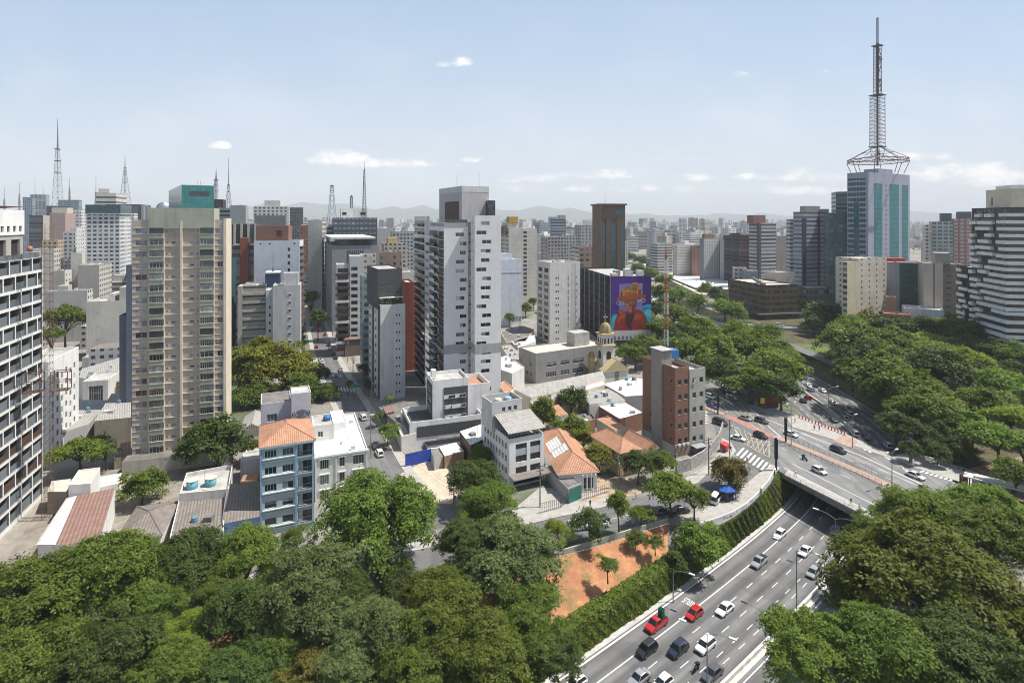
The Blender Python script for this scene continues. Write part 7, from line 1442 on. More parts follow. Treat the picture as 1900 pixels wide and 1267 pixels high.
CT = dict(hatch=(3.9, 1.72, 1.48, [.0, .26, .42, .86, .985], [.24, .42, .86, .99]), sedan=(4.5, 1.76, 1.44, [0, .27, .43, .72, .86], [.26, .42, .70, .86]), suv=(4.3, 1.82, 1.66, [0, .25, .38, .88, .99], [.24, .37, .88, .99]), pickup=(5.1, 1.84, 1.72, [0, .24, .36, .58, .63], [.23, .36, .57, .63]), van=(4.9, 1.9, 1.98, [0, .14, .30, .93, .995], [.13, .29, .93, .99]))
CM = {}
def car_parts(ty):
    if ty in CM: return CM[ty]
    L, Wd, H, _, cb = CT[ty]; w = Wd / 2; zb = .2; belt = H * .60; b = MB()
    X = lambda f: L / 2 - f * L
    hood = belt * .86 if ty != 'van' else belt * .9; rear = belt * (.97 if ty not in ('pickup',) else .98)
    st = [(0, zb + .08, hood * .70, .80), (.02, zb, hood * .84, .90), (.07, zb, hood * .92, .97), (cb[0], zb, belt * .98, 1), (.5, zb, belt, 1), (cb[3] - .02, zb, rear, 1), (.96, zb, rear * .97, .97), (1, zb + .08, rear * .80, .88)]
    rings = []
    for f, z0, z1, k in st:
        x = X(f); ww = w * k; rings.append([(x, -ww * .93, z0), (x, -ww, z0 + .18), (x, -ww, z1 - .22), (x, -ww * .9, z1 - .03), (x, -ww * .55, z1), (x, ww * .55, z1), (x, ww * .9, z1 - .03), (x, ww, z1 - .22), (x, ww, z0 + .18), (x, ww * .93, z0)])
    for a, c in zip(rings[:-1], rings[1:]):
        for i in range(10): b.face((a[i], a[(i + 1) % 10], c[(i + 1) % 10], c[i]))
    b.face(rings[0][::-1]); b.face(rings[-1])
    if ty == 'pickup':  # open load bed
        x0, x1 = X(.65), X(.985); b.face(((x0, -w * .8, belt + .012), (x1, -w * .8, belt + .012), (x1, w * .8, belt + .012), (x0, w * .8, belt + .012)), 1)
    wl, wr = w * .90, w * .74; rings2 = []
    x0, x1, x2, x3 = [X(f) for f in cb]; zr = H
    base = [(x0, -wl, belt - .04), (x3, -wl, rear - .05), (x3, wl, rear - .05), (x0, wl, belt - .04)]
    rf = [(x1, -wr, zr - .05), (x2, -wr, zr - .05), (x2, wr, zr - .05), (x1, wr, zr - .05)]; rt = [(x1 - .14, -wr * .86, zr), (x2 + .12, -wr * .86, zr), (x2 + .12, wr * .86, zr), (x1 - .14, wr * .86, zr)]
    for i in range(4): k = (i + 1) % 4; b.face((base[i], base[k], rf[k], rf[i])); b.face((rf[i], rf[k], rt[k], rt[i]))
    b.face(rt)
    for s in (1, -1): b.box(x0 - .32, x0 - .16, *sorted((s * w * .98, s * (w * .98 + .17))), belt - .08, belt + .06)
    b.box(X(.03), X(0) + .03, -w * .6, w * .6, .30, .44, 1); b.box(X(1) - .02, X(.98), -w * .7, w * .7, .3, .42, 1)
    P_ = {'body': (b.mesh('body', [PT['white'], BUMP]), None)}
    def gl(name, q, ins=.06, outw=.015):
        q = [Vector(p) for p in q]; c = sum(q, Vector()) / 4; n = (q[1] - q[0]).cross(q[3] - q[0]).normalized(); m = MB()
        if n.dot(c - Vector((0, 0, H * .5))) < 0: n = -n
        m.face([p + (c - p).normalized() * ins + n * outw for p in q]); return m.mesh(name, CGL)
    P_['windscreen'] = (gl('windscreen', (base[0], base[3], rf[3], rf[0])), None); P_['rear_window'] = (gl('rear_window', (base[2], base[1], rf[1], rf[2]), .1), None)
    P_['side_window'] = (gl('side_window', (base[0], base[1], rf[1], rf[0]), .13), gl('side_window', (base[3], base[2], rf[2], rf[3]), .13))
    t = MB(); t.tube([(0, -.1, 0), (0, -.09, 0), (0, .09, 0), (0, .1, 0)], [.27, .315, .315, .27], 14); tm = t.mesh('wheel', TYRE, True); t = MB(); t.tube([(0, -.106, 0), (0, .106, 0)], .19, 12); rm = t.mesh('rim', RIM)
    P_['wheel'] = (tm, rm, [(X(.19), -w + .09), (X(.19), w - .09), (X(.80), -w + .09), (X(.80), w - .09)])
    def lamp(name, f, z, m, s): q = MB(); q.box(f - .05, f + .035, -.17, .17, z - .07, z + .07); me = q.mesh(name, m); return me, f, z
    P_['headlight'] = lamp('headlight', X(.025), hood * .72, HEADL, 1); P_['tail_light'] = lamp('tail_light', X(.985), rear * .78, TAILL, 1); P_['w'] = w
    # one mesh version for cars a few pixels long
    sm = MB()
    def absorb(me, mi, off=(0, 0, 0)):
        for p in me.polygons: sm.face([me.vertices[i].co + Vector(off) for i in p.vertices], mi if mi is not None else (0 if p.material_index == 0 else 2))
    absorb(P_['body'][0], None); absorb(P_['windscreen'][0], 1); absorb(P_['rear_window'][0], 1)
    for m_ in P_['side_window']: absorb(m_, 1)
    for x, y in P_['wheel'][2]: absorb(tm, 2, (x, y, .315))
    P_['simple'] = sm.mesh('car', [PT['white'], CGL, TYRE]); CM[ty] = P_; return P_
def car(px, py, ty, col, label, head, z=0.03, full=True, group=None, at=None, rack=False):
    p = at or P(px, py, z + .6); p = Vector((p.x, p.y, z)); rz = atan2(head[1], head[0]); q = car_parts(ty); kind = {'pickup': 'pickup_truck', 'van': 'van', 'suv': 'car', 'sedan': 'car', 'hatch': 'car'}[ty]; cat = {'pickup_truck': 'pickup truck'}.get(kind, kind)
    if not full:
        o = place(kind, q['simple'], None, p, rz, label=label, cat=cat, group=group); o.material_slots[0].link = 'OBJECT'; o.material_slots[0].material = PT[col]; return o
    r = thing(kind, label, cat, p, rz, group); o = place('body', q['body'][0], r); o.material_slots[0].link = 'OBJECT'; o.material_slots[0].material = PT[col]
    place('windscreen', q['windscreen'][0], r); place('rear_window', q['rear_window'][0], r)
    for m_ in q['side_window']: place('side_window', m_, r)
    for x, y in q['wheel'][2]: w_ = place('wheel', q['wheel'][0], r, (x, y, .315)); place('rim', q['wheel'][1], w_)
    for nm in ('headlight', 'tail_light'):
        me, x, zz = q[nm]
        for s in (1, -1): place(nm, me, r, (0, s * q['w'] * .66, 0))
    return r
def tang(p): i = min(range(1, len(LF) - 1), key=lambda i: (LF[i] - p).length); d = LF[i + 1] - LF[i - 1]; return d
def fcar(px, py, ty, col, label, sgn=-1, **k): p = P(px, py, FZ + .6); d = tang(p) * sgn; return car(px, py, ty, col, label, d, FZ + .02, **k)
G1 = 'cars driving on the sunken freeway'
for a in ((1447, 990, 'hatch', 'white', 'white hatchback nearest the bridge shadow in the bus lane'), (1409, 1041, 'pickup', 'silver', 'silver pickup truck in the left lanes of the freeway'), (1494, 1021, 'sedan', 'white', 'white sedan alone in the middle lane below the bridge shadow'), (1509, 1061, 'hatch', 'silver', 'silver hatchback beside the second lamp post on the freeway'), (1434, 1139, 'suv', 'black', 'black car alone near the right edge of the freeway'), (1345, 1128, 'sedan', 'white', 'white car with a dark sunroof, right of the two red cars'), (1288, 1137, 'hatch', 'red', 'red hatchback just past the bus lane lettering'), (1218, 1156, 'pickup', 'red', 'red pickup with a green load standing in its bed'), (1200, 1203, 'suv', 'black', 'big black car below the red pickup'), (1258, 1203, 'suv', 'darkblue', 'smaller dark car between the big black one and a white one'), (1309, 1196, 'suv', 'white', 'white tall car beside the nearest lamp post'), (1322, 1247, 'sedan', 'grey', 'grey sedan at the bottom of the freeway, right of the motorcycle'), (1186, 1256, 'sedan', 'silver', 'silver sedan at the bottom edge, left of the white cut off one'), (1229, 1266, 'hatch', 'white', 'white car cut by the bottom edge, left of the motorcycle'), (1068, 1266, 'hatch', 'white', 'white car cut by the bottom edge beside the hedge'), (1553, 983, 'sedan', 'silver', 'silver car in the dark under the bridge edge')): fcar(*a, group=G1)
fcar(1541, 1103, 'hatch', 'white', 'white hatchback driving away on the right carriageway beside the trees', 1); fcar(1589, 1027, 'sedan', 'white', 'white car emerging from the trees on the right carriageway under the bridge', 1)
p = P(1223, 1147, FZ + 1.5); q = MB(); 
for k in range(4): q.box(-.3 + k * .18, -.2 + k * .18, -.5, .5, 0, 1.5 + .2 * (k % 2))
o = q.build('load', mat('load_green', (.02, .14, .08), .7), None, label='green boards standing in the bed of the red pickup', cat='load'); d = tang(P(1218, 1156, FZ)); o.rotation_euler.z = atan2(d.y, d.x); pc = P(1218, 1156, FZ + .6); d.normalize(); o.location = (pc.x + d.x * 1.4, pc.y + d.y * 1.4, FZ + 1.05)
G2 = 'cars on the freeway beyond the bridge'
for a in ((1546, 778, 'sedan', 'black', 'black car beside the freeway lamp beyond the bridge'), (1567, 775, 'hatch', 'silver', 'silver car right of the black one beyond the bridge'), (1576, 767, 'suv', 'white', 'white car leading the pair beyond the bridge'), (1572, 757, 'sedan', 'orange', 'orange roofed car by the freeway edge beyond the bridge'), (1545, 746, 'sedan', 'silver', 'silver car in the tree shade beyond the bridge'), (1526, 724, 'sedan', 'white', 'white car at the bend beyond the bridge'), (1504, 722, 'suv', 'silver', 'silver car half hidden by the bend tree'), (1499, 737, 'hatch', 'red', 'red car at the bend beyond the bridge'), (1490, 743, 'hatch', 'black', 'dark car beside the red one at the bend'), (1499, 714, 'sedan', 'white', 'farthest white car at the bend beyond the bridge'), (1586, 804, 'van', 'white', 'white van passing below the orange bollards'), (1607, 811, 'sedan', 'black', 'black car next to the white van below the bollards'), (1648, 826, 'suv', 'white', 'white car beside the freeway edge just behind the bridge')): fcar(*a, 1, group=G2)
bd = (.397, -.918); ub = (-.397, .918); jd = (.5, -.87)
for px, py, ty, col, lb, hd_ in ((1336, 784, 'van', 'black', 'black and white van entering the junction beside the brick block', (.55, -.83)), (1369, 812, 'sedan', 'white', 'white sedan on the left of the yellow box', (.75, -.65)), (1411, 808, 'suv', 'black', 'black car inside the yellow box below the red lane', (.55, -.83)), (1383, 775, 'sedan', 'silver', 'silver estate car in the upper yellow box', (.6, -.8)), (1413, 780, 'suv', 'grey', 'dark grey car right of the silver estate car', (.55, -.83)), (1467, 804, 'sedan', 'white', 'white sedan half behind the black signal pillar', (.5, -.86)), (1555, 834, 'suv', 'black', 'black car in the middle of the bridge', bd), (1520, 872, 'hatch', 'white', 'white hatchback on the near side of the bridge', bd), (1698, 881, 'sedan', 'white', 'white sedan on the right part of the bridge', bd)): car(px, py, ty, col, lb, hd_, .06)
for px, py, ty, col, lb, hd_ in ((1318, 735, 'suv', 'white', 'white car queuing left of the upper crossing', (.4, -.9)), (1319, 746, 'sedan', 'black', 'dark car behind the blue one left of the junction', (.4, -.9)), (1322, 753, 'sedan', 'blue', 'blue car left of the junction by the brick block', (.4, -.9)), (1357, 725, 'sedan', 'silver', 'silver car at the upper crossing under the trees', (.4, -.9)), (1344, 722, 'sedan', 'grey', 'grey car in the shade next to the silver one at the upper crossing', (.4, -.9)), (1337, 712, 'hatch', 'white', 'white car coming out of the tree tunnel', (.4, -.9)), (1335, 700, 'van', 'white', 'white van coming out of the tree tunnel', (.4, -.9)),
    (1228, 947, 'sedan', 'grey', 'dark grey car parked under the street trees on the front street', (.97, .25)), (1262, 945, 'sedan', 'black', 'dark car parked right of the grey one under the street trees', (.97, .25)), (1072, 976, 'van', 'white', 'white van parked under the dark sparse tree on the front street', (.97, .25)), (1110, 972, 'van', 'white', 'second white van parked just right of the first on the front street', (.97, .25)), (1371, 900, 'hatch', 'white', 'white car behind the brownish tree by the blue kiosk', (.6, .8)), (1328, 925, 'van', 'white', 'white van beside the blue kiosk', (.6, .8)),
    (704, 840, 'suv', 'white', 'white car parked nearest on the side street', (-.45, .9)), (697, 827, 'sedan', 'black', 'black car parked beside the white one on the side street', (-.45, .9)), (674, 774, 'suv', 'white', 'white car at the bend of the side street next to the white roofed corner house', (-.45, .9))): car(px, py, ty, col, lb, hd_, .05)
sdv = (-.35, .94)
for px, py, ty, col, lb in ((623, 695, 'hatch', 'white', 'white car waiting at the side street crossing'), (632, 685, 'sedan', 'silver', 'silver car parked right of the side street crossing'), (598, 671, 'sedan', 'white', 'white car on the left of the side street above the crossing'), (623, 663, 'sedan', 'black', 'black car in the parked row, lower end'), (618, 655, 'suv', 'grey', 'grey car in the parked row, above the black one'), (613, 646, 'sedan', 'white', 'white car in the middle of the parked row'), (610, 639, 'hatch', 'black', 'black hatchback in the parked row, above the white one'), (607, 633, 'suv', 'white', 'white car at the upper end of the parked row'), (587, 643, 'hatch', 'red', 'red car on the left of the side street beside the red roof'), (592, 614, 'van', 'red', 'red van far up the side street'), (603, 620, 'hatch', 'red', 'small red car right of the far red van'), (618, 714, 'sedan', 'black', 'dark car at the corner below the crossing'), (578, 608, 'sedan', 'white', 'white car far up the side street on the left'), (582, 592, 'suv', 'white', 'farthest white car on the side street')): car(px, py, ty, col, lb, sdv, .05, False, 'cars along the side street')
R = random.Random(12); cols = ['white', 'silver', 'white', 'grey', 'black', 'white', 'red', 'silver']
lbl = {'white': 'small white car', 'silver': 'small silver car', 'grey': 'small grey car', 'black': 'small black car', 'red': 'small red car', 'blue': 'small blue car'}
for k in range(34):
    i = 12 + int(k * (len(vL) - 30) / 34); o_ = (-3.6, 0, 3.4)[k % 3]; pp = vL[i] + Vector((0, 0, 0)); d = vL[i + 1] - vL[i - 1]; n = Vector((d.y, -d.x, 0)).normalized(); pp = pp + n * o_ + d.normalized() * R.uniform(-2, 2); c_ = R.choice(cols)
    car(0, 0, R.choice(['sedan', 'hatch', 'suv', 'van' if R.random() < .3 else 'sedan']), c_, lbl[c_] + ' in the queue crossing the distant viaduct', d * (1 if k % 2 else -1), .62, False, 'cars queuing on the distant viaduct', at=pp)
for k in range(16):
    px, py = 1488 + (k % 6) * 13 + R.uniform(-3, 3), 556 + (k // 6) * 11 + (k % 6) * 2.0; c_ = R.choice(cols); car(px, py, R.choice(['sedan', 'hatch', 'suv']), c_, lbl[c_] + ' in the sunlit lot right of the bronze pavilion', (R.uniform(-1, 1), 1), .03, False, 'cars in the lot beside the bronze pavilion')
for k in range(9):
    px, py = 1770 + k * 13, 702 + k * 4.2; c_ = R.choice(cols); car(px, py, R.choice(['sedan', 'hatch', 'suv']), c_, lbl[c_] + ' parked along the right hand park road', (.9, -.3), .05, False, 'cars along the park road')
def motorcycle(px, py, z, head, label, col):
    p = P(px, py, z + .5); p.z = z; r = thing('motorcycle', label, 'motorcycle', p, atan2(head[1], head[0]))
    for x in (.62, -.62):
        b = MB(); b.tube([(x, -.06, .31), (x, .06, .31)], .31, 14); b.build('wheel', TYRE, r)
    b = MB(); b.tube([(.62, 0, .31), (.48, 0, .62), (.38, 0, .95)], .035, 6); b.tube([(.4, -.35, 1.0), (.4, .35, 1.0)], .025, 6); b.build('fork', STEEL, r)
    b = MB(); b.tube([(.42, 0, .72), (.2, 0, .78), (-.1, 0, .70), (-.45, 0, .78), (-.8, 0, .82)], [.08, .17, .15, .14, .05], 8); b.tube([(.3, 0, .4), (-.2, 0, .38)], [.15, .17], 8); b.tube([(-.2, 0, .4), (-.62, 0, .31)], .05, 6); b.build('body', col, r, True)
    b = MB(); b.box(-.85, -.45, -.25, .25, .85, 1.25); b.build('box', BUMP, r); return p, r
# ---------------------------------------------------------------- people
def person_mesh(name, pose, shirt, trousers, skin, hair):
    me = bpy.data.meshes.new(name); V, E, Rr = [], [], []
    def ch(pts, parent=None):
        pr = parent
        for x, y, z, r in pts:
            V.append((x, y, z)); Rr.append(r)
            if pr is not None: E.append((pr, len(V) - 1))
            pr = len(V) - 1
        return pr
    pel = ch([(0, 0, .95, .145)]); sp = ch([(0, 0, 1.15, .135), (.01, 0, 1.33, .165)], pel); nk = ch([(.01, 0, 1.5, .06)], sp); ch([(.02, 0, 1.60, .088), (.025, 0, 1.70, .085)], nk)
    la, ra, lk, rk, lf, rf = pose
    for s, arm, kn, ft in ((1, la, lk, lf), (-1, ra, rk, rf)):
        k_ = ch([(0, .10 * s, .90, .095), (kn[0], .105 * s, kn[1], .065), (ft[0], .11 * s, ft[1] + .09, .043)], pel); ch([(ft[0] + .15, .12 * s, ft[1] + .035, .035)], k_)
        w_ = ch([(0, .20 * s, 1.42, .058), (arm[0][0], .25 * s, arm[0][1], .044), (arm[1][0], .26 * s, arm[1][1], .031), (arm[1][0] + .03, .26 * s, arm[1][1] - .075, .034)], sp)
        for i, (dy, l) in enumerate(((-.03, .07), (-.01, .085), (.012, .08), (.032, .062))): ch([(arm[1][0] + .04, (.26 + dy) * s, arm[1][1] - .10, .009), (arm[1][0] + .06, (.26 + dy) * s, arm[1][1] - .10 - l, .008)], w_)
        ch([(arm[1][0] + .06, .235 * s, arm[1][1] - .09, .010), (arm[1][0] + .085, .225 * s, arm[1][1] - .125, .009)], w_)
    me.from_pydata(V, E, []); o = bpy.data.objects.new(name, me); COL.objects.link(o); md = o.modifiers.new('s', 'SKIN'); sk = me.skin_vertices[0].data
    for i, r in enumerate(Rr): sk[i].radius = (r, r * (.75 if .12 < r < .17 else 1))
    sk[0].use_root = True; o.modifiers.new('d', 'SUBSURF').levels = 1; bpy.context.view_layer.update(); out = bpy.data.meshes.new_from_object(o.evaluated_get(bpy.context.evaluated_depsgraph_get())); bpy.data.objects.remove(o)
    out.materials.clear()
    for m in (shirt, trousers, skin, BUMP, hair): out.materials.append(m)
    for p in out.polygons:
        c = p.center; ay = abs(c.y)
        p.material_index = 2 if c.z > 1.5 or (ay > .215 and c.z < 1.02) or (ay > .2 and c.z < 1.2) else (0 if c.z > .98 else (3 if c.z < .1 else 1))
        p.use_smooth = True
        if c.z > 1.66 or (c.z > 1.6 and c.x < 0): p.material_index = 4
    out.name = name; return out
SK = mat('skin', (.33, .19, .13), .6); HR = mat('hair_dark', (.02, .015, .012), .7); cl = lambda n, c: mat('cloth_' + n, c, .9)
WALK = (((.10, 1.15), (.26, .95)), ((-.10, 1.15), (-.14, .93)), (.18, .52), (-.06, .50), (.22, 0), (-.36, .06)); STAND = (((.0, 1.15), (.05, .90)), ((0, 1.15), (.04, .90)), (.02, .5), (.01, .5), (0, 0), (0, 0)); RIDE = (((.28, 1.22), (.52, 1.18)), ((.28, 1.22), (.52, 1.18)), (.40, .82), (.40, .82), (.18, .42), (.18, .42))
PM = {}
for nm, pose, sh_, tr_ in (('wb', WALK, cl('black', (.02, .02, .022)), cl('black', (.02, .02, .022))), ('ww', WALK, cl('white', (.7, .7, .68)), cl('grey', (.2, .2, .22))), ('sb', STAND, cl('black', (.02, .02, .022)), cl('jeans', (.05, .07, .12))), ('sr', STAND, cl('red', (.35, .05, .04)), cl('black', (.02, .02, .022))), ('wk', WALK, cl('black', (.02, .02, .022)), cl('white', (.7, .7, .68))), ('rd', RIDE, cl('black', (.02, .02, .022)), cl('jeans', (.05, .07, .12)))): PM[nm] = person_mesh('person', pose, sh_, tr_, SK, HR)
def person(px, py, m, label, rz, z=.14): p = P(px, py, z); place('person', PM[m], None, (p.x, p.y, z), rz, label=label, cat='person')
person(1386, 858, 'wb', 'person in dark clothes walking on the zebra crossing', 2.2, .03); person(1437, 884, 'sb', 'person in black standing at the corner of the parapet', -1); person(1476, 884, 'ww', 'person in white walking on the near pavement of the bridge', 1.9, .1); person(1579, 937, 'wk', 'person in black top and white trousers walking on the bridge', -1.2, .1); person(1595, 948, 'ww', 'person in pale clothes behind the other walker on the bridge', -1.2, .1)
person(1475, 784, 'sb', 'person standing at the left end of the orange bollards', 0); person(1511, 798, 'sr', 'person in red standing by the bollards, left of another', 1); person(1520, 799, 'sb', 'person in dark clothes by the bollards, right of the one in red', 2); person(1820, 913, 'sr', 'person in red waiting right of the white poster stand', 1); person(1832, 917, 'sb', 'person in black waiting right of the one in red at the shelter', 2); person(1862, 930, 'ww', 'person in white sitting row end at the right of the bus shelter', 2); person(1617, 720, 'sb', 'person in the shade by the freeway wall', 1, .03); person(1180, 925, 'ww', 'person in white on the front street pavement before the two storey house', .3); person(1095, 940, 'sb', 'person in dark clothes on the pavement by the villa fence', 2); person(1412, 918, 'sr', 'person in red leaning near the white curved parapet', 1); person(1330, 938, 'sb', 'person in black standing by the blue kiosk', 2); person(1362, 930, 'ww', 'person in white standing right of the blue kiosk', 4); person(1356, 838, 'wb', 'person in black walking by the red covered stall', 2); person(1440, 765, 'ww', 'person in white walking on the far pavement by the red roofed stall', 3); person(646, 738, 'sb', 'person crossing the side street below the crossing', 1, .03)
def rider(px, py, z, head, lb, rl, col): p, r = motorcycle(px, py, z, head, lb, col); place('person', PM['rd'], None, (p.x - head[0] * .15, p.y - head[1] * .15, z + .0), atan2(head[1], head[0]), label=rl, cat='person')
d = tang(P(1291, 1240, FZ)) * -1; d.normalize(); rider(1291, 1240, FZ, (d.x, d.y), 'black motorcycle between the cars at the bottom of the freeway', 'rider in black on the freeway motorcycle', mat('bike_black', (.02, .02, .022), .4)); rider(1493, 850, .05, bd, 'dark delivery motorcycle with a box on the bridge', 'rider in black on the bridge motorcycle', mat('bike_black', (.02, .02, .022), .4))
# ---------------------------------------------------------------- street furniture
GALV = mat('lamp_grey', (.25, .255, .26), .5, .1, 1, .3)
def lamp(px, pyb, pyt, z, label, arms=2, ang=0., reach=3.2):
    p = P(px, pyb, z); h = (pyb - pyt) * p.y / FPX; r = thing('street_lamp', label, 'street lamp', p, ang); b = MB(); b.tube([(0, 0, 0), (0, 0, h * .5), (0, 0, h)], [.13, .10, .07], 8); b.build('pole', GALV, r)
    for s in ((1, -1) if arms == 2 else (1,)):
        b = MB(); b.tube([(0, 0, h - .1), (s * reach * .45, 0, h + .55), (s * reach, 0, h + .75)], .05, 6); b.build('arm', GALV, r); b = MB(); b.box(*sorted((s * reach, s * (reach + 1.1))), -.2, .2, h + .68, h + .84); b.build('lamp_head', mat('lamp_head', (.6, .61, .62), .4), r)
lamp(1312, 1283, 1176, FZ, 'nearest double armed street lamp on the freeway', 2, -.55); lamp(1478, 1132, 1021, FZ, 'middle double armed street lamp on the freeway', 2, -.8); lamp(1550, 1052, 962, FZ, 'double armed street lamp closest to the bridge shadow', 2, -.75); lamp(1537, 783, 722, FZ, 'double armed street lamp on the freeway beyond the bridge', 2, .2); lamp(1249, 1117, 1060, FZ, 'single armed lamp standing against the hedge', 1, -.6, 3)
lamp(1655, 905, 842, .17, 'street lamp on the salmon median of the bridge, right one', 2, .5, 1.6); lamp(1468, 826, 752, .17, 'thin street lamp on the median beside the black pillar', 2, .5, 1.2); lamp(1582, 830, 775, .1, 'thin street lamp at the right end of the bollards', 1, .5, 1.2)
def pole(px, pyb, pyt, label, r_=.16, z=.1, m=None, kind='utility_pole', cross=True, boxes=()):
    p = P(px, pyb, z); h = (pyb - pyt) * p.y / FPX; r = thing(kind, label, kind.replace('_', ' '), p); b = MB(); b.tube([(0, 0, 0), (0, 0, h)], [r_, r_ * .8], 8); b.build('pole', m or CONC_D, r)
    if cross:
        for k in (0, 1): b = MB(); b.box(-1.1, 1.1, -.06, .06, h - .5 - k * .9, h - .38 - k * .9); o = b.build('crossarm', STEEL, r); o.rotation_euler.z = .5
        b = MB(); b.tube([(.3, .1, h - 2.6), (.3, .1, h - 1.8)], .22, 8); b.build('transformer', METAL, r)
    for (z0, z1, w) in boxes: b = MB(); b.box(-w, w, -w, w, z0, z1); b.build('signal_box', BUMP, r)
    return Vector((p.x, p.y, p.z + h))
BLK = mat('pillar_black', (.018, .018, .02), .5)
pole(1440, 872, 812, 'black signal pillar at the corner of the parapet', .28, .1, BLK, 'signal_pillar', False, [(3.0, 8.2, .34)]); pole(1458, 820, 777, 'black signal pillar on the bridge median', .26, .1, BLK, 'signal_pillar', False, [(2.0, 7.2, .32)]); pole(1332, 768, 722, 'black signal pillar on the small median by the brick block', .24, .1, BLK, 'signal_pillar', False, [(2.2, 7, .3)]); pole(1690, 858, 808, 'grey square pillar at the right end of the bridge', .42, .1, CONC_D, 'signal_pillar', False, [(7.0, 8.0, .5)]); pole(1390, 752, 712, 'dark pole under the trees by the red stall', .2, .1, BLK, 'signal_pillar', False)
w1 = [pole(*a) for a in ((1002, 940, 862, 'utility pole with transformer before the white office'), (1147, 905, 846, 'utility pole before the two storey tiled house'), (1253, 880, 830, 'utility pole by the stone wall'), (1315, 880, 812, 'utility pole on the pavement above the rusty tree'), (1354, 848, 778, 'tall utility pole by the red covered stall'))]
w2 = [pole(*a) for a in ((842, 935, 905, 'utility pole in the shade right of the tall round tree'), (688, 850, 770, 'utility pole by the parked white car on the side street'), (690, 755, 700, 'utility pole at the side street bend'), (655, 705, 662, 'utility pole by the side street crossing'), (645, 672, 628, 'farther utility pole on the side street'), (617, 625, 590, 'farthest utility pole on the side street'))]
def wires(pts, label):
    r = MB()
    for A, B2 in zip(pts[:-1], pts[1:]):
        d = (B2 - A); n = Vector((d.y, -d.x, 0)).normalized()
        for o_, dz in ((-.9, -.3), (0, -.3), (.9, -.3), (.1, -1.6), (.15, -2.1), (-.1, -2.4)): r.tube([A.lerp(B2, t) + n * o_ + Vector((0, 0, dz - d.length * .10 * t * (1 - t))) for t in np.linspace(0, 1, 7)], .018, 3, 0, False)
    r.build('power_line', mat('cable', (.03, .03, .032), .6), label=label, cat='power line')
wires(w1, 'sagging power cables along the front street'); wires(w2, 'sagging power cables along the side street')
for k in range(15):
    t = k / 14; p = P(1483 + 84 * t, 775 + 32 * t, .13); b = MB(); b.lathe([(.26, 0), (.24, .15), (.17, .2), (.16, .95), (.2, 1.0), (.1, 1.1)], 10); b.build('bollard', mat('bollard_orange', (.50, .11, .035), .7), None, label='orange red bollard in the row at the edge of the bridge pavement', cat='bollard', group='orange bollards on the bridge').location = p
def railing(name, label, pts, h, z, step=1.6, m=RAIL, th=.035):
    pts = [P(a, b, z) for a, b in pts]; b = MB()
    for A, B2 in zip(pts[:-1], pts[1:]):
        n = max(1, int((B2 - A).length / step))
        for k in range(n + 1): q = A.lerp(B2, k / n); b.bar(q, q + Vector((0, 0, h)), th * 1.2)
        for zz in (h, h * .5, h * .12): b.bar(A + Vector((0, 0, zz)), B2 + Vector((0, 0, zz)), th)
    b.build(name, m, label=label, cat='railing')
railing('railing', 'grey railing along the near edge of the bridge', ((1446, 878), (1540, 927), (1640, 977)), 1.1, .1, m=GALV); railing('railing', 'dark railing along the near side of the salmon median', ((1447, 822), (1545, 862), (1636, 900)), 1.0, .17); railing('railing', 'dark railing along the far side of the salmon median', ((1455, 811), (1560, 855), (1655, 893)), 1.0, .17); railing('fence', 'dark green iron fence in front of the white office and garage', ((1002, 952), (1040, 942), (1054, 930)), 2.2, .14, .5); railing('fence', 'iron fence with posts in front of the villa garden', ((1080, 928), (1132, 911)), 1.9, .14, .6, m=RUST); railing('railing', 'railing before the brick block at the small median', ((1308, 757), (1332, 768)), 1., .17)
def shelter():
    p = P(1798, 905, .14); r = thing('bus_shelter', 'long flat roofed bus shelter at the right end of the bridge', 'bus shelter', p, -.78); b = MB(); b.box(-1, 13, -1.5, 1.8, 2.9, 3.15, 0); b.box(1, 12, -.8, 1, 3.15, 3.6, 0); b.build('roof', wallm('shelter_roof', (.52, .50, .46), .3), r)
    for x in (0, 4, 8, 12): q = MB(); q.box(x - .12, x + .12, .9, 1.14, 0, 2.9); q.build('post', STEEL, r)
    q = MB(); q.box(1, 11, .95, 1.0, .4, 2.3); q.build('back_panel', G_M, r); q = MB(); q.box(1.5, 10, .2, .6, .4, .48); q.build('bench', RUST, r)
shelter()
for px, py, c_, lb in ((1788, 903, wallm('poster_brown', (.25, .10, .05), 0), 'brown advertising panel left of the bus shelter'), (1812, 909, W_WHITE, 'white advertising panel with a curved black figure beside the bus shelter')):
    p = P(px, py, .14); r = thing('advertising_panel', lb, 'advertising panel', p, .3); b = MB(); b.box(-1.3, 1.3, -.12, .12, .4, 3.2); b.build('frame', BUMP, r); b = MB(); b.box(-1.2, 1.2, -.16, -.121, .5, 3.1); b.build('poster', c_, r)
    if c_ is W_WHITE: b = MB(); b.tube([(.7 * cos(a), -.19, 1.8 + .8 * sin(a)) for a in np.linspace(.3, 4.6, 10)], .1, 4); b.build('poster_figure', BUMP, r)
    b = MB(); b.box(-.15, .15, -.1, .1, 0, .4); b.build('foot', BUMP, r)
p = P(1350, 925, .14); r = thing('kiosk', 'small street kiosk under a bright blue awning', 'kiosk', p, .5); b = MB(); b.box(-1.5, 1.5, -1.1, 1.1, 0, 2.3); b.build('body', wallm('kiosk_dark', (.07, .08, .10), .1), r); b = MB()
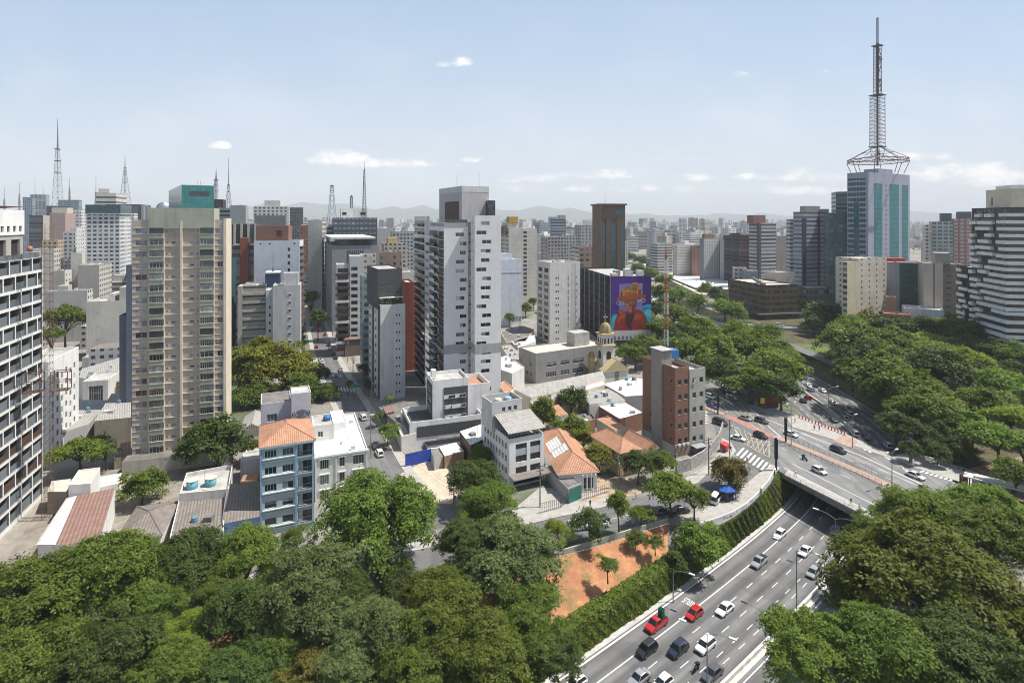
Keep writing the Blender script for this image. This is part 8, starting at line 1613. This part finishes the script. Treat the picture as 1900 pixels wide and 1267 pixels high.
for s in range(8):
    a, c = 2 * pi * s / 8, 2 * pi * (s + 1) / 8; b.face(((0, 0, 3.3), (2.5 * cos(a), 1.9 * sin(a), 2.45), (2.5 * cos(c), 1.9 * sin(c), 2.45 + .0))); b.face(((2.5 * cos(a), 1.9 * sin(a), 2.45), (2.5 * cos(a), 1.9 * sin(a), 2.15), (2.5 * cos(c), 1.9 * sin(c), 2.15), (2.5 * cos(c), 1.9 * sin(c), 2.45)))
b.build('awning', mat('awning_blue', (.02, .085, .30), .7), r); b = MB(); b.box(-.9, .9, -1.16, -1.101, 1.0, 1.9); b.build('counter_window', HOLE, r)
p = P(1345, 836, .14); r = thing('covered_stall', 'red cloth covered stall on the pavement by the brick block', 'stall', p, .8); b = MB(); b.face(((-1.4, -1, 1.9), (1.4, -1, 1.9), (1.2, .9, 2.3), (-1.2, .9, 2.3))); b.face(((-1.4, -1, .7), (1.4, -1, .7), (1.4, -1, 1.9), (-1.4, -1, 1.9))); b.face(((-1.4, -1, .7), (-1.4, -1, 1.9), (-1.2, .9, 2.3), (-1.2, .9, .7))); b.face(((1.4, -1, 1.9), (1.4, -1, .7), (1.2, .9, .7), (1.2, .9, 2.3))); b.build('cover', mat('cloth_cover_red', (.42, .06, .06), .8), r)
for x in (-1.1, 1.1): b = MB(); b.tube([(x, -.08, .3), (x, .08, .3)], .3, 12); b.build('wheel', TYRE, r)
p = P(1425, 754, .1); r = thing('market_stall', 'red roofed stall under the trees beyond the junction', 'stall', p, .2); b = MB(); b.box(-3, 3, -1.6, 1.6, 0, 2.2); b.build('body', RUST, r); b = MB(); b.face(((-3.4, -2, 2.2), (3.4, -2, 2.2), (3.2, 0, 3), (-3.2, 0, 3))); b.face(((3.4, 2, 2.2), (-3.4, 2, 2.2), (-3.2, 0, 3), (3.2, 0, 3))); b.build('roof', mat('cloth_cover_red', (.42, .06, .06)), r)
p = P(1415, 762, .13); r = thing('street_sign', 'yellow sign board on a leaning post before the red roofed stall', 'sign', p, .1); b = MB(); b.tube([(-.3, 0, 0), (.15, 0, 2.6)], .1, 6); b.build('post', STEEL, r); b = MB(); b.box(-.75, .75, -.08, .08, 2.5, 4.4); b.build('board', mat('sign_yellow', (.62, .45, .02), .6), r)
p = P(660, 745, .1); r = thing('street_sign', 'green street sign gantry over the side street', 'sign', p, .2); b = MB(); b.tube([(2.5, 0, 0), (2.5, 0, 6.2), (.5, 0, 6.4)], .09, 6); b.build('post', GALV, r); b = MB(); b.box(-1.2, 1.6, -.08, .08, 5.2, 6.3); b.build('board', mat('sign_green', (.01, .14, .09), .5), r)
p = P(1296, 842, .05); r = thing('guard_hut', 'small dark hut with a pale metal roof below the brick block', 'hut', p, .45); b = MB(); b.box(-1.8, 1.8, -1.4, 1.4, 0, 2.3); b.build('wall', wallm('hut_slate', (.10, .115, .13), .1), r); b = MB(); b.box(-2, 2, -1.6, 1.6, 2.3, 2.5); b.build('roof', METAL, r); b = MB(); b.box(.4, 1.2, -1.46, -1.401, .1, 2); b.build('door', FRD, r)
# ---------------------------------------------------------------- the crowded city behind
occ = []
for o in list(S.objects):
    if o.type == 'EMPTY' and o.parent is None and o.get('category') in ('building', 'church'): occ.append((o.location.x, o.location.y))
def free(x, y, r): return all((x - a) ** 2 + (y - b) ** 2 > r * r for a, b in occ)
CW = [((.64, .63, .60), 'pale'), ((.56, .52, .46), 'beige'), ((.46, .46, .46), 'grey'), ((.70, .70, .69), 'white'), ((.48, .42, .38), 'brownish'), ((.24, .27, .31), 'bluish')]
FM = [[fac(c, s) for s in (GR, SM, BD, (3.4, .62, 3, .5))] for c, _ in CW]; ROOFS = [ROOFC, ROOFD, CORR, TILE, ROOFW, CORR_D]
def box_bld(mb, x, y, w, d, h, a, mi, ri, top=False):
    ca, sa = cos(a), sin(a); q = lambda u, v, z: (x + ca * u - sa * v, y + sa * u + ca * v, z); c = [(-w / 2, -d / 2), (w / 2, -d / 2), (w / 2, d / 2), (-w / 2, d / 2)]; u0 = 0
    for i in range(4):
        p, r2 = c[i], c[(i + 1) % 4]; L = abs(p[0] - r2[0]) + abs(p[1] - r2[1]); mb.face((q(*p, 0), q(*r2, 0), q(*r2, h), q(*p, h)), mi, [(u0, 0), (u0 + L, 0), (u0 + L, h), (u0, h)]); u0 += math.ceil(L)
    mb.face([q(*p, h) for p in c], ri, [(p[0], p[1]) for p in c])
    if top:
        w2, d2 = w * .4, d * .4; c = [(-w2 / 2, -d2 / 2), (w2 / 2, -d2 / 2), (w2 / 2, d2 / 2), (-w2 / 2, d2 / 2)]
        for i in range(4): mb.face((q(*c[i], h), q(*c[(i + 1) % 4], h), q(*c[(i + 1) % 4], h + 4), q(*c[i], h + 4)), mi, [(0, -1)] * 4)
        mb.face([q(*p, h + 4) for p in c], ri)
R = random.Random(5); n = 0; ssp = [(p.x, p.y) for p in SS]; tr_ = 0
while n < 120 and tr_ < 4000:   # low houses and blocks filling the quarter behind the towers
    tr_ += 1; px = R.uniform(-60, 1010); Y = R.uniform(235, 640); x = XP(px, Y)
    if any((x - a) ** 2 + (Y - b) ** 2 < 15 ** 2 for a, b in ssp) or not free(x, Y, 15) or (560 < px < 700 and Y < 300) or (425 < px < 620 and Y < 260) or (80 < px < 165 and 235 < Y < 330) or (770 < px and Y < 440): continue
    h = R.uniform(5, 12) if Y < 330 or R.random() < .45 else R.uniform(14, 34); i = R.randrange(6); b = MB(); w, d = R.uniform(9, 18), R.uniform(9, 18); box_bld(b, 0, 0, w, d, h, 0, 0, 1, h > 13)
    k = R.choice([0, 3, 4, 5, 1]) if h < 13 else 0
    b.build('low_building' if h < 13 else 'apartment_block', [R.choice(FM[i]), ROOFS[k]], None, label='%s %s among the crowded blocks left of the avenue' % (CW[i][1], 'low roofed building' if h < 13 else 'mid height block'), cat='building', group='crowded blocks behind the near towers').location = (x, Y, 0)
    b_ = S.objects[-1] if False else None; occ.append((x, Y)); n += 1
for o in S.objects:
    if o.get('group') == 'crowded blocks behind the near towers': o.rotation_euler.z = rad(18 + R.uniform(-4, 4))
n = 0
while n < 120:   # blocks that still read one by one
    px = R.uniform(-60, 1960); Y = R.uniform(620, 1250)
    if px > 1150 and Y < 640: continue
    x = XP(px, Y)
    if not free(x, Y, 24): continue
    h = R.choice([R.uniform(16, 34), R.uniform(24, 46), R.uniform(40, 62)]) if px < 1480 else R.uniform(14, 40); i = R.choice([0, 0, 1, 2, 3, 3, 4, 5]); b = MB(); box_bld(b, 0, 0, R.uniform(12, 24), R.uniform(12, 22), h, 0, 0, 1, True)
    o = b.build('apartment_block', [R.choice(FM[i]), ROOFS[R.choice([0, 0, 1])]], None, label='%s distant apartment block standing in the hazy city behind' % CW[i][1], cat='building', group='distant apartment blocks'); o.location = (x, Y, 0); o.rotation_euler.z = rad(R.choice([18, 30, 8, 45])); occ.append((x, Y)); n += 1
dc = MB(); mats = [m for row in FM for m in row] + [ROOFC, ROOFD, TILE]
for k in range(14000):
    Y = 1250 * (9500 / 1250) ** (R.random() ** .85); px = R.uniform(-150, 2050); x = XP(px, Y); den = sin(x * .0013 + 2) * sin(Y * .0011) + R.random()
    h = R.uniform(5, 16) if R.random() < .55 else (R.uniform(20, 48) if den > .1 else R.uniform(12, 26))
    if R.random() < .05: h = R.uniform(45, 75)
    if px > 1680: h *= .8
    i = R.choice([0, 0, 1, 3, 3, 2, 4, 5]); box_bld(dc, x, Y, R.uniform(9, 20) * (1 + Y / 9000), R.uniform(9, 20), h, R.uniform(0, 1.5), i * 4 + R.randrange(4), 24 + R.choice([0, 0, 1, 2]))
dc.build('distant_city', mats, kind='stuff')
scrub('distant_trees', ((-200, 452), (2100, 452), (2100, 470), (-200, 470)), lambda p: 5, 6000, 3.2, 'dark', 31)
# ---------------------------------------------------------------- summer haze: one even box of air round the scene
hz = MB(); hz.box(-16000, 16000, -320, 15100, -8.2, 420)
hm = bpy.data.materials.new('summer_haze'); hm.use_nodes = True; t = NT(hm.node_tree); t.n.clear()
vv = t.add('ShaderNodeVolumePrincipled'); vv.inputs['Color'].default_value = (.93, .965, 1, 1); vv.inputs['Density'].default_value = 1.1e-4; vv.inputs['Anisotropy'].default_value = .0
ou = t.add('ShaderNodeOutputMaterial'); t.l.new(vv.outputs[0], ou.inputs['Volume'])
hz.build('haze', hm, kind='stuff')
